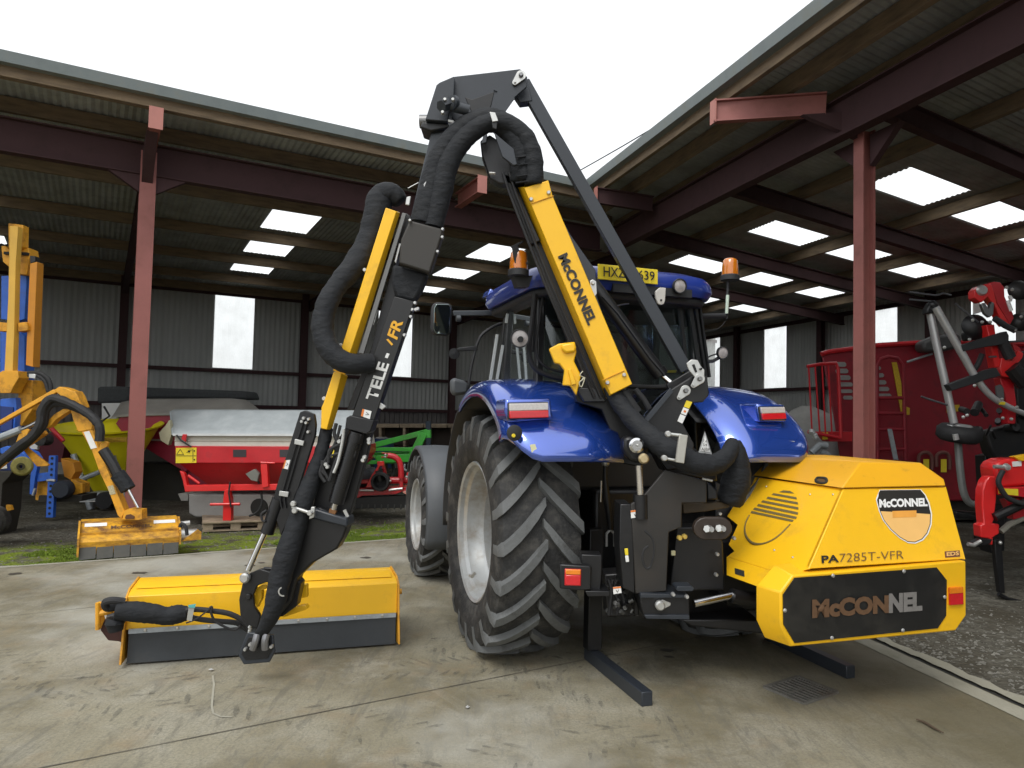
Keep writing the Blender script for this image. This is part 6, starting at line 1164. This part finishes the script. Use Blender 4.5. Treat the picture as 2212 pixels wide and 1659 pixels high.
M().ball(at(*a3(450, 960)[0], HY + .3), .16, 12).ball(at(*a3(560, 920)[0], HY + .4), .13, 12).build('gearbox', mat('gearbox_dark', (.05, .055, .06), .5), ph)
gb = thing('bulk_bag_stand', 'dark machine part heap standing between the red spreader and the red harrow', 'machine parts', at(745, 1080, 12.5)); P_(gb)([(700, 960), (760, 955), (775, 1000), (770, 1088), (705, 1090)], 12.6, .4, BLK, 'dark_body', bev=.05)
# ---- feeder wagon on the right
fw = thing('feeder_wagon', 'large dark red feeder wagon with ladder and slotted side behind the right post', 'feeder wagon', at(2000, 1130, 13)); s = P_(fw); FY = 12.6
top = [(1774, 766), (1790, 761), (1896, 747), (1997, 741), (2110, 741), (2300, 748)]; bot = [(2290, 1080), (1850, 1085), (1822, 1040), (1800, 900)]
M().prism([at(x, y, FY) for x, y in top + bot], (1.35, 2.4, 0)).build('tub', REDD, fw, bevel=.03); M().tube([at(x, y - 1, FY - .02) for x, y in top], .045, 8).build('rim', RED, fw)
def rrs(x0, x1, y0, y1): return [(x, y) for x, y in zip([x0 + 8, x1 - 12, x1, x1 - 2, x1 - 12, x0 + 8, x0], [y0, y0, y0 + (y1 - y0) * .4, y1 - 6, y1, y1, (y0 + y1) / 2])]
for x0, x1, y0, y1 in ((595, 678, 906, 940), (600, 692, 953, 986), (620, 708, 1000, 1034), (628, 724, 1050, 1080), (636, 724, 1100, 1126), (655, 724, 1145, 1172), (896, 924, 935, 962), (896, 946, 985, 1015), (896, 962, 1035, 1065), (900, 982, 1082, 1112), (900, 998, 1130, 1164)):
    p = []; [p.extend(v) for v in rrs(x0, x1, y0, y1)]; s(m4(*p), FY - .01, .01, mat('slot_grey', (.26, .25, .24), .6, var=.2), 'slot', bev=0)
s(m4(1000, 908, 1035, 908, 1105, 1225, 1128, 1232, 1126, 1280, 1068, 1280), FY - .015, .01, mat('dull_yellow_decal', (.55, .36, .02), .5, var=.25, vs=30), 'yellow_decal', bev=0); s(m4(1390, 1215, 1480, 1208, 1478, 1255, 1388, 1265), FY - .015, .01, mat('dull_yellow_decal', (.5, .36, .02)), 'yellow_decal', bev=0)
tub(m4(900, 1600, 895, 1300, 895, 930, 920, 885, 975, 868, 1040, 880, 1078, 930, 1088, 1200, 1095, 1600), FY - .35, .032, REDD, 'ladder_rail', fw)
for y in (1160, 1270, 1385, 1525): tub(m4(896, y, 1092, y), FY - .35, .03, REDD, 'ladder_rung', fw)
cg = holder('platform_cage', fw)
M().tube([at(x, y, FY - .5) for x, y in m4(398, 938, 500, 920, 605, 915, 620, 960, 640, 1440)], .03, 8).tube([at(x, y, FY - .5) for x, y in m4(405, 1400, 640, 1445)], .03, 8).build('rail', RED, cg)
mm = M()
for x0, x1 in ((410, 435), (455, 490), (505, 530), (550, 575)): mm.tube([at(x, y, FY - .5) for x, y in m4(x0, 925, x1, 1415)], .014, 6)
mm.build('bars', RED, cg); s(m4(500, 1400, 720, 1400, 720, 1470, 560, 1470), FY - .4, .3, RED, 'step'); s(m4(508, 1405, 548, 1405, 545, 1455, 510, 1455), FY - .42, .01, DYEL, 'step_label', bev=0)
s(m4(972, 1380, 1002, 1380, 1048, 1600, 1015, 1600), FY - .5, .03, GAL, 'grey_strut'); M().prism([at(x, y, FY + .2) for x, y in [(1880, 1080), (2290, 1075), (2290, 1120), (1880, 1125)]], (1.0, 1.8, 0)).build('chassis', mat('dark_stand', (.03, .027, .02)), fw)
for x in (1990, 2150): M().lathe(at(x, 1085, FY + .25), V((0, -1, 0)), [(-.14, .12), (-.14, .34), (-.08, .39), (.08, .39), (.14, .34), (.14, .15), (.08, .001)], 28).build('wheel', TYR, fw)
for x0, y0 in ((1985, 978), (2023, 978)):
    M().tube([at(x0 + a_, y0 + b_, FY - .1) for a_, b_ in ((0, 30), (0, 8), (8, 0), (20, 0), (28, 10), (28, 36))], .03, 8, sub=3).build('hoop', mat('brown_hoop', (.16, .06, .05), .7), fw); s([(x0 + 10, y0 + 14), (x0 + 22, y0 + 14), (x0 + 22, y0 + 42), (x0 + 10, y0 + 42)], FY - .12, .01, DYEL, 'hoop_label', bev=0)
tub(a4(0, 945, 270, 855), FY - .2, .02, GAL, 'drain_pipe', fw)
s(m4(1225, 760, 1330, 715, 1480, 700, 1500, 740, 1500, 800, 1380, 830, 1240, 835, 1222, 800), FY - .4, .3, mat('dark_grey_hood', (.06, .06, .06), .5), 'chute_cover', bev=.05)
dots(m4(440, 1410, 460, 1440, 455, 1425, 430, 1400), FY - .6, .05, SLVR, 'couplers', fw); tub(m4(430, 1550, 490, 1495, 540, 1500), FY - .6, .06, GAL, 'hitch_arm', fw); tub(m4(500, 1540, 545, 1560, 560, 1600), FY - .6, .05, GAL, 'hitch_arm', fw)
gh = thing('covered_heap', 'grey tarpaulin-covered heap seen through the red platform cage', 'covered heap', at(1740, 1010, 16.5)); M().grid([[at(1688 + 22 * j, 905 - 26 * sin(pi * j / 6) - 6 * sin(i * 1.3 + j) + i * 22, 16.5 - .25 * i) for j in range(7)] for i in range(6)]).build('cover_sheet', mat('heap_sheet', (.28, .28, .27), .7, var=.15), gh, thick=.02, smooth=70); P_(gh)([(1692, 905), (1815, 905), (1815, 1030), (1692, 1035)], 16.7, .8, mat('heap_body', (.14, .13, .12), .9), 'heap_body', bev=.1)
# ---- tedder with silver tubes and red arm
td = thing('tedder', 'folded red tedder with bent silver tubes and black arms at the right edge', 'tedder', at(2170, 1180, 8.6)); s = P_(td); TY = 8.3
tub([(2009, 674), (2022, 740), (2040, 820), (2060.7, 914)], TY, .043, SLVR, 'silver_tube', td, seg=14); tub([(2021, 664), (2048.5, 712), (2081, 769), (2109.4, 817.8), (2142, 856.4), (2182.6, 880.8), (2230, 900)], TY - .1, [.043, .043, .043, .04, .036, .032, .030], SLVR, 'silver_tube', td, sub=5, seg=14)
tub([(2067.5, 925), (2073, 1003.5), (2080.5, 1059), (2093, 1085), (2113.5, 1090), (2128, 1086)], TY, .04, mat('grey_tube', (.25, .26, .25), .45, metal=.4), 'lower_tube', td, sub=5)
M().ball(at(2015, 659, TY - .05), .058, 14, (1, 1, .85)).build('tube_cap', BLK, td); s([(2003, 668), (2012, 652), (2026, 652), (2032, 668), (2028, 674), (2004, 678)], TY - .08, .12, BLK, 'tube_bracket', bev=.015)
M().lathe(at(2072, 936, TY - .02), V((.05, -.18, 1)), [(-.09, .08), (-.09, .19), (-.05, .235), (.05, .235), (.09, .19), (.09, .08), (-.09, .08)], 28).build('tedder_wheel', RUB, td, smooth=50); M().lathe(at(2082, 922, TY - .05), V((.05, -.18, 1)), [(0, .001), (.02, .08), (.0, .1)], 20).build('wheel_disc', SLVR, td); M().lathe(at(2056, 922, TY - .06), V((.05, -.18, 1)), [(0, .001), (.02, .05), (.0, .06)], 20).build('wheel_disc', SLVR, td)
tub([(2063, 938), (2066, 950)], TY - .3, .03, SLVR, 'axle_end', td)
s(a4(718, 185, 760, 140, 830, 118, 900, 120, 925, 200, 955, 320, 1040, 460, 1095, 545, 1050, 560, 1000, 500, 925, 330, 860, 250, 800, 310, 770, 300, 720, 260), TY - .1, .12, REDL, 'red_arm'); s(a4(870, 105, 930, 90, 990, 95, 1035, 150, 1040, 250, 1130, 430, 1135, 480, 1095, 550, 1040, 450, 960, 320, 925, 200), TY - .02, .12, RED, 'red_arm')
s(a4(845, 550, 930, 545, 950, 700, 1000, 990, 935, 1003, 890, 760), TY - .05, .12, REDL, 'red_post'); s(a4(990, 1000, 1010, 900, 1120, 930, 1180, 820, 1240, 850, 1230, 900, 1150, 990, 1090, 1110, 1010, 1095), TY - .08, .1, REDL, 'red_bracket'); s(a4(1120, 740, 1200, 790, 1235, 860, 1180, 900, 1150, 830), TY, .08, RED, 'red_bracket'); s(a4(985, 1110, 1130, 1105, 1165, 1390, 1155, 1600, 1070, 1600, 1050, 1300), TY, .12, RED, 'red_post')
s(a4(708, 300, 725, 288, 775, 300, 800, 412, 708, 438), TY + .3, .02, WHT, 'white_plate'); s(a4(1080, 240, 1110, 232, 1130, 260, 1120, 300, 1100, 300), TY, .02, WHT, 'white_plate'); tub(a4(1070, 290, 1110, 400), TY - .12, .02, WHT, 'white_strip', td)
pv = M(); pv.lathe(at(*a4(795, 182)[0], TY - .1), V((0, -1, 0)), [(0, .065), (.03, .05), (.035, .001)], 18); pv.build('pivot_boss', ZNC, td)
s(a4(580, 765, 820, 690, 1060, 615, 1085, 660, 1085, 740, 1000, 760, 800, 790, 600, 832), TY - .15, .1, DGR, 'black_arm'); s(a4(440, 1185, 700, 1090, 850, 1030, 950, 1005, 1005, 1090, 880, 1120, 700, 1180, 480, 1250), TY - .15, .1, DGR, 'black_arm')
tub(a4(800, 860, 760, 960, 700, 1060), TY, .03, DGR, 'black_strut', td); tub(a4(930, 480, 1050, 560, 1150, 610), TY - .18, .035, DGR, 'black_strut', td); tub(a4(1020, 740, 1100, 900), TY - .1, .06, RUB, 'black_ram', td)
for x, y, r in ((720, 560, .14), (800, 600, .12), (1190, 180, .12), (1200, 520, .11)): M().lathe(at(*a4(x, y)[0], TY + .1), V((-.3, -1, .1)), [(-.06, .02), (-.05, r * .8), (0, r), (.04, r * .7), (.05, .001)], 20).build('rotor_housing', BLK, td, smooth=50)
s(a4(640, 620, 860, 580, 870, 690, 660, 720), TY + .1, .15, BLK, 'rotor_frame', bev=.03); s(a4(790, 330, 830, 310, 870, 380, 900, 300, 930, 320, 920, 440, 880, 470, 830, 430), TY - .13, .05, mat('pin_steel', (.25, .25, .25)), 'yoke'); tub(a4(1110, 1000, 1260, 1180), TY - .1, .09, BLK, 'black_strut', td); s(a4(1180, 900, 1260, 820, 1300, 1700, 1190, 1700, 1160, 1200), TY + .25, .2, BLK, 'black_frame', bev=.02)
for pts in ((30, 200, 300, 235, 380, 215, 470, 235), (30, 280, 240, 298, 300, 300), (510, 320, 680, 460, 760, 520), (150, 1310, 250, 1345, 430, 1400), (870, 890, 950, 885), (1070, 730, 1244, 720), (1150, 1050, 1244, 1110)): M().tube([at(x, y, TY - .05) for x, y in a4(*pts)], .012, 6, sub=3).build('tine_rod', mat('tine_grey', (.12, .12, .13), .4, metal=.6), td)
dots(a4(700, 500, 800, 520, 885, 520, 1060, 150, 1120, 175, 720, 1195, 400, 790, 665, 705, 1150, 605, 640, 1510, 600, 1530, 1010, 1340, 1020, 1540, 1110, 1550, 1170, 1425, 1215, 465), TY - .2, .02, ZNC, 'bolts', td); s(a4(950, 1200, 1000, 1180, 1030, 1220, 1040, 1330, 1000, 1340, 960, 1310), TY - .05, .03, mat('slot_plate', (.1, .1, .1), .5), 'slotted_plate'); s(a4(1010, 1365, 1050, 1370, 1040, 1400, 985, 1395), TY - .15, .02, DYEL, 'yellow_mark', bev=0)
for i in range(14):
    x = rnd.uniform(620, 1240); y = rnd.uniform(1440, 1690); x2 = x + rnd.uniform(-110, 110); y2 = y + rnd.uniform(-110, 110)
    M().cyl(at(*a4(x, y)[0], TY + .1), at(*a4(x2, y2)[0], TY + .25), rnd.uniform(.012, .05)).build('linkage_rod', mat('dark_metal', (.04, .04, .042), .4, metal=.5, var=.4), td)
s(a5(1000, 20, 1327, -60, 1420, 400, 1200, 420, 1050, 200), TY + .35, .2, BLK, 'black_frame', bev=.03)
s(a5(750, 700, 975, 750, 975, 790, 750, 735), TY + .1, .1, BLK, 'black_frame', bev=.01)
s([(2128, 985), (2172, 975), (2170, 1190), (2140, 1195)], TY + .5, .2, BLK, 'frame_upright')
# ---- red hay rake end near the right edge
rk = thing('hay_rake', 'bright red implement with curved end and black prop stand at the lower right edge', 'hay rake', at(2178, 1285, 7.3)); s = P_(rk); KY = 7.2
s(a5(1075, 320, 1110, 280, 1170, 255, 1260, 250, 1460, 250, 1460, 470, 1110, 500, 1090, 430), KY + .05, .25, REDL, 'gear_housing', bev=.03); s(a5(1090, 400, 1100, 440, 1095, 590, 1078, 760, 1060, 800, 1120, 805, 1120, 890, 1066, 920, 1066, 985, 1040, 985, 1032, 930, 962, 922, 955, 815, 985, 805, 970, 640, 975, 520, 1000, 440, 1035, 400), KY, .12, REDL, 'curved_arm', bev=.012)
s(a5(1110, 498, 1460, 490, 1460, 590, 1110, 560), KY - .02, .1, RED, 'cross_bar'); s(a5(1112, 502, 1278, 508, 1280, 565, 1115, 548), KY - .03, .01, DYEL, 'yellow_label', bev=0); s(a5(1230, 275, 1305, 268, 1308, 312, 1235, 318), KY + .04, .01, WHT, 'white_label', bev=0); s(a5(1250, 235, 1460, 200, 1460, 270, 1300, 270), KY + .02, .1, YEL, 'yellow_cap')
tub(a5(1150, 350, 1110, 440, 1140, 520, 1200, 590, 1330, 640), KY - .08, .025, RUB, 'hose', rk, sub=4); s(a5(1170, 600, 1460, 560, 1460, 700, 1240, 770, 1230, 730), KY + .05, .1, RED, 'lower_arm'); tub(a5(1075, 750, 1327, 630, 1460, 570), KY - .02, .045, BLK, 'black_bar', rk); tub(a5(1130, 870, 1200, 810, 1327, 750), KY + .1, .03, mat('rope_grey', (.3, .29, .24), .8), 'tail_rope', rk)
tub(a5(850, 975, 900, 985, 960, 950), KY - .03, .02, ZNC, 'hitch_hook', rk); s(a5(900, 965, 970, 930, 1060, 935, 1040, 975, 930, 1000), KY - .02, .08, BLK, 'hitch_block'); pm = M(); pm.lathe(at(*a5(1175, 322)[0], KY), V((0, -1, 0)), [(0, .04), (.03, .03), (.035, .001)], 14); pm.tube([at(x, y, KY - .02) for x, y in a5(1070, 318, 1140, 320)], .02, 8); pm.build('pins', ZNC, rk)
s(a5(1075, 935, 1135, 940, 1150, 1100, 1168, 1395, 1122, 1395, 1090, 1120), KY + .05, .06, BLK, 'prop_stand'); tub(a5(1110, 1400, 1200, 1450, 1340, 1478, 1500, 1500), KY + .05, .022, BLK, 'stand_foot', rk); M().ball(at(*a5(1125, 965)[0], KY + .03), .02).build('stand_pin', ZNC, rk)
s([(2200, 1020), (2320, 1000), (2330, 1290), (2290, 1290), (2280, 1120), (2205, 1100)], KY + .3, .4, BLK, 'main_frame', bev=.02)
# loose hoses, black shaft parts below the tedder
bk = thing('drive_shaft', 'black drive shaft parts hanging low behind the yellow power pack', 'drive shaft', at(2090, 1150, 9.5)); M().beam(at(2060, 1110, 9.4), at(2170, 1120, 9.4), .1, .1).build('shaft_tube', BLK, bk); M().box(at(2128, 1150, 9.4), (.2, .2, .4)).build('shaft_stand', BLK, bk, bevel=.03)
# ================================================= CAMERA AND LIGHT
cam = bpy.data.cameras.new('camera'); co = bpy.data.objects.new('camera', cam); bpy.context.scene.collection.objects.link(co)
cam.sensor_width = 36; cam.lens = 36 * FPX / 2212; cam.clip_start = .05; cam.clip_end = 2000
rm = Matrix((CR, CU, -CF)).transposed().to_4x4(); co.matrix_world = Matrix.Translation(V((0, 0, EYE)) * S) @ rm
bpy.context.scene.camera = co
w = bpy.data.worlds.new('World'); bpy.context.scene.world = w; w.use_nodes = True; nt = w.node_tree; bg = nt.nodes['Background']
sk = nt.nodes.new('ShaderNodeTexSky'); sk.sky_type = 'NISHITA'; sk.sun_disc = False; SE = radians(56); SR = radians(205)
sk.sun_elevation = SE; sk.sun_rotation = SR; sk.air_density = 1; sk.dust_density = 4; sk.ozone_density = 1
hs = nt.nodes.new('ShaderNodeHueSaturation'); hs.inputs['Saturation'].default_value = .10; nt.links.new(sk.outputs[0], hs.inputs['Color'])
mx = nt.nodes.new('ShaderNodeMix'); mx.data_type = 'RGBA'; mx.inputs[0].default_value = .6; nt.links.new(hs.outputs[0], mx.inputs[6]); mx.inputs[7].default_value = (9.6, 9.9, 10.2, 1)   # even cloud layer over the sky
nt.links.new(mx.outputs[2], bg.inputs[0]); bg.inputs[1].default_value = .12
sd = bpy.data.lights.new('sun', 'SUN'); sd.energy = .9; sd.angle = radians(25); sd.color = (1, .97, .92)
so = bpy.data.objects.new('sun', sd); bpy.context.scene.collection.objects.link(so)
# the sky node's rotation is measured clockwise from +Y
sv = V((sin(SR) * cos(SE), cos(SR) * cos(SE), sin(SE))); so.rotation_euler = sv.to_track_quat('Z', 'Y').to_euler()
sc = bpy.context.scene; sc.view_settings.view_transform = 'Standard'; sc.view_settings.look = 'None'; sc.view_settings.exposure = 0.52; sc.view_settings.gamma = 1
sc.cycles.max_bounces = 8; sc.cycles.transparent_max_bounces = 16; sc.cycles.caustics_reflective = False; sc.cycles.caustics_refractive = False
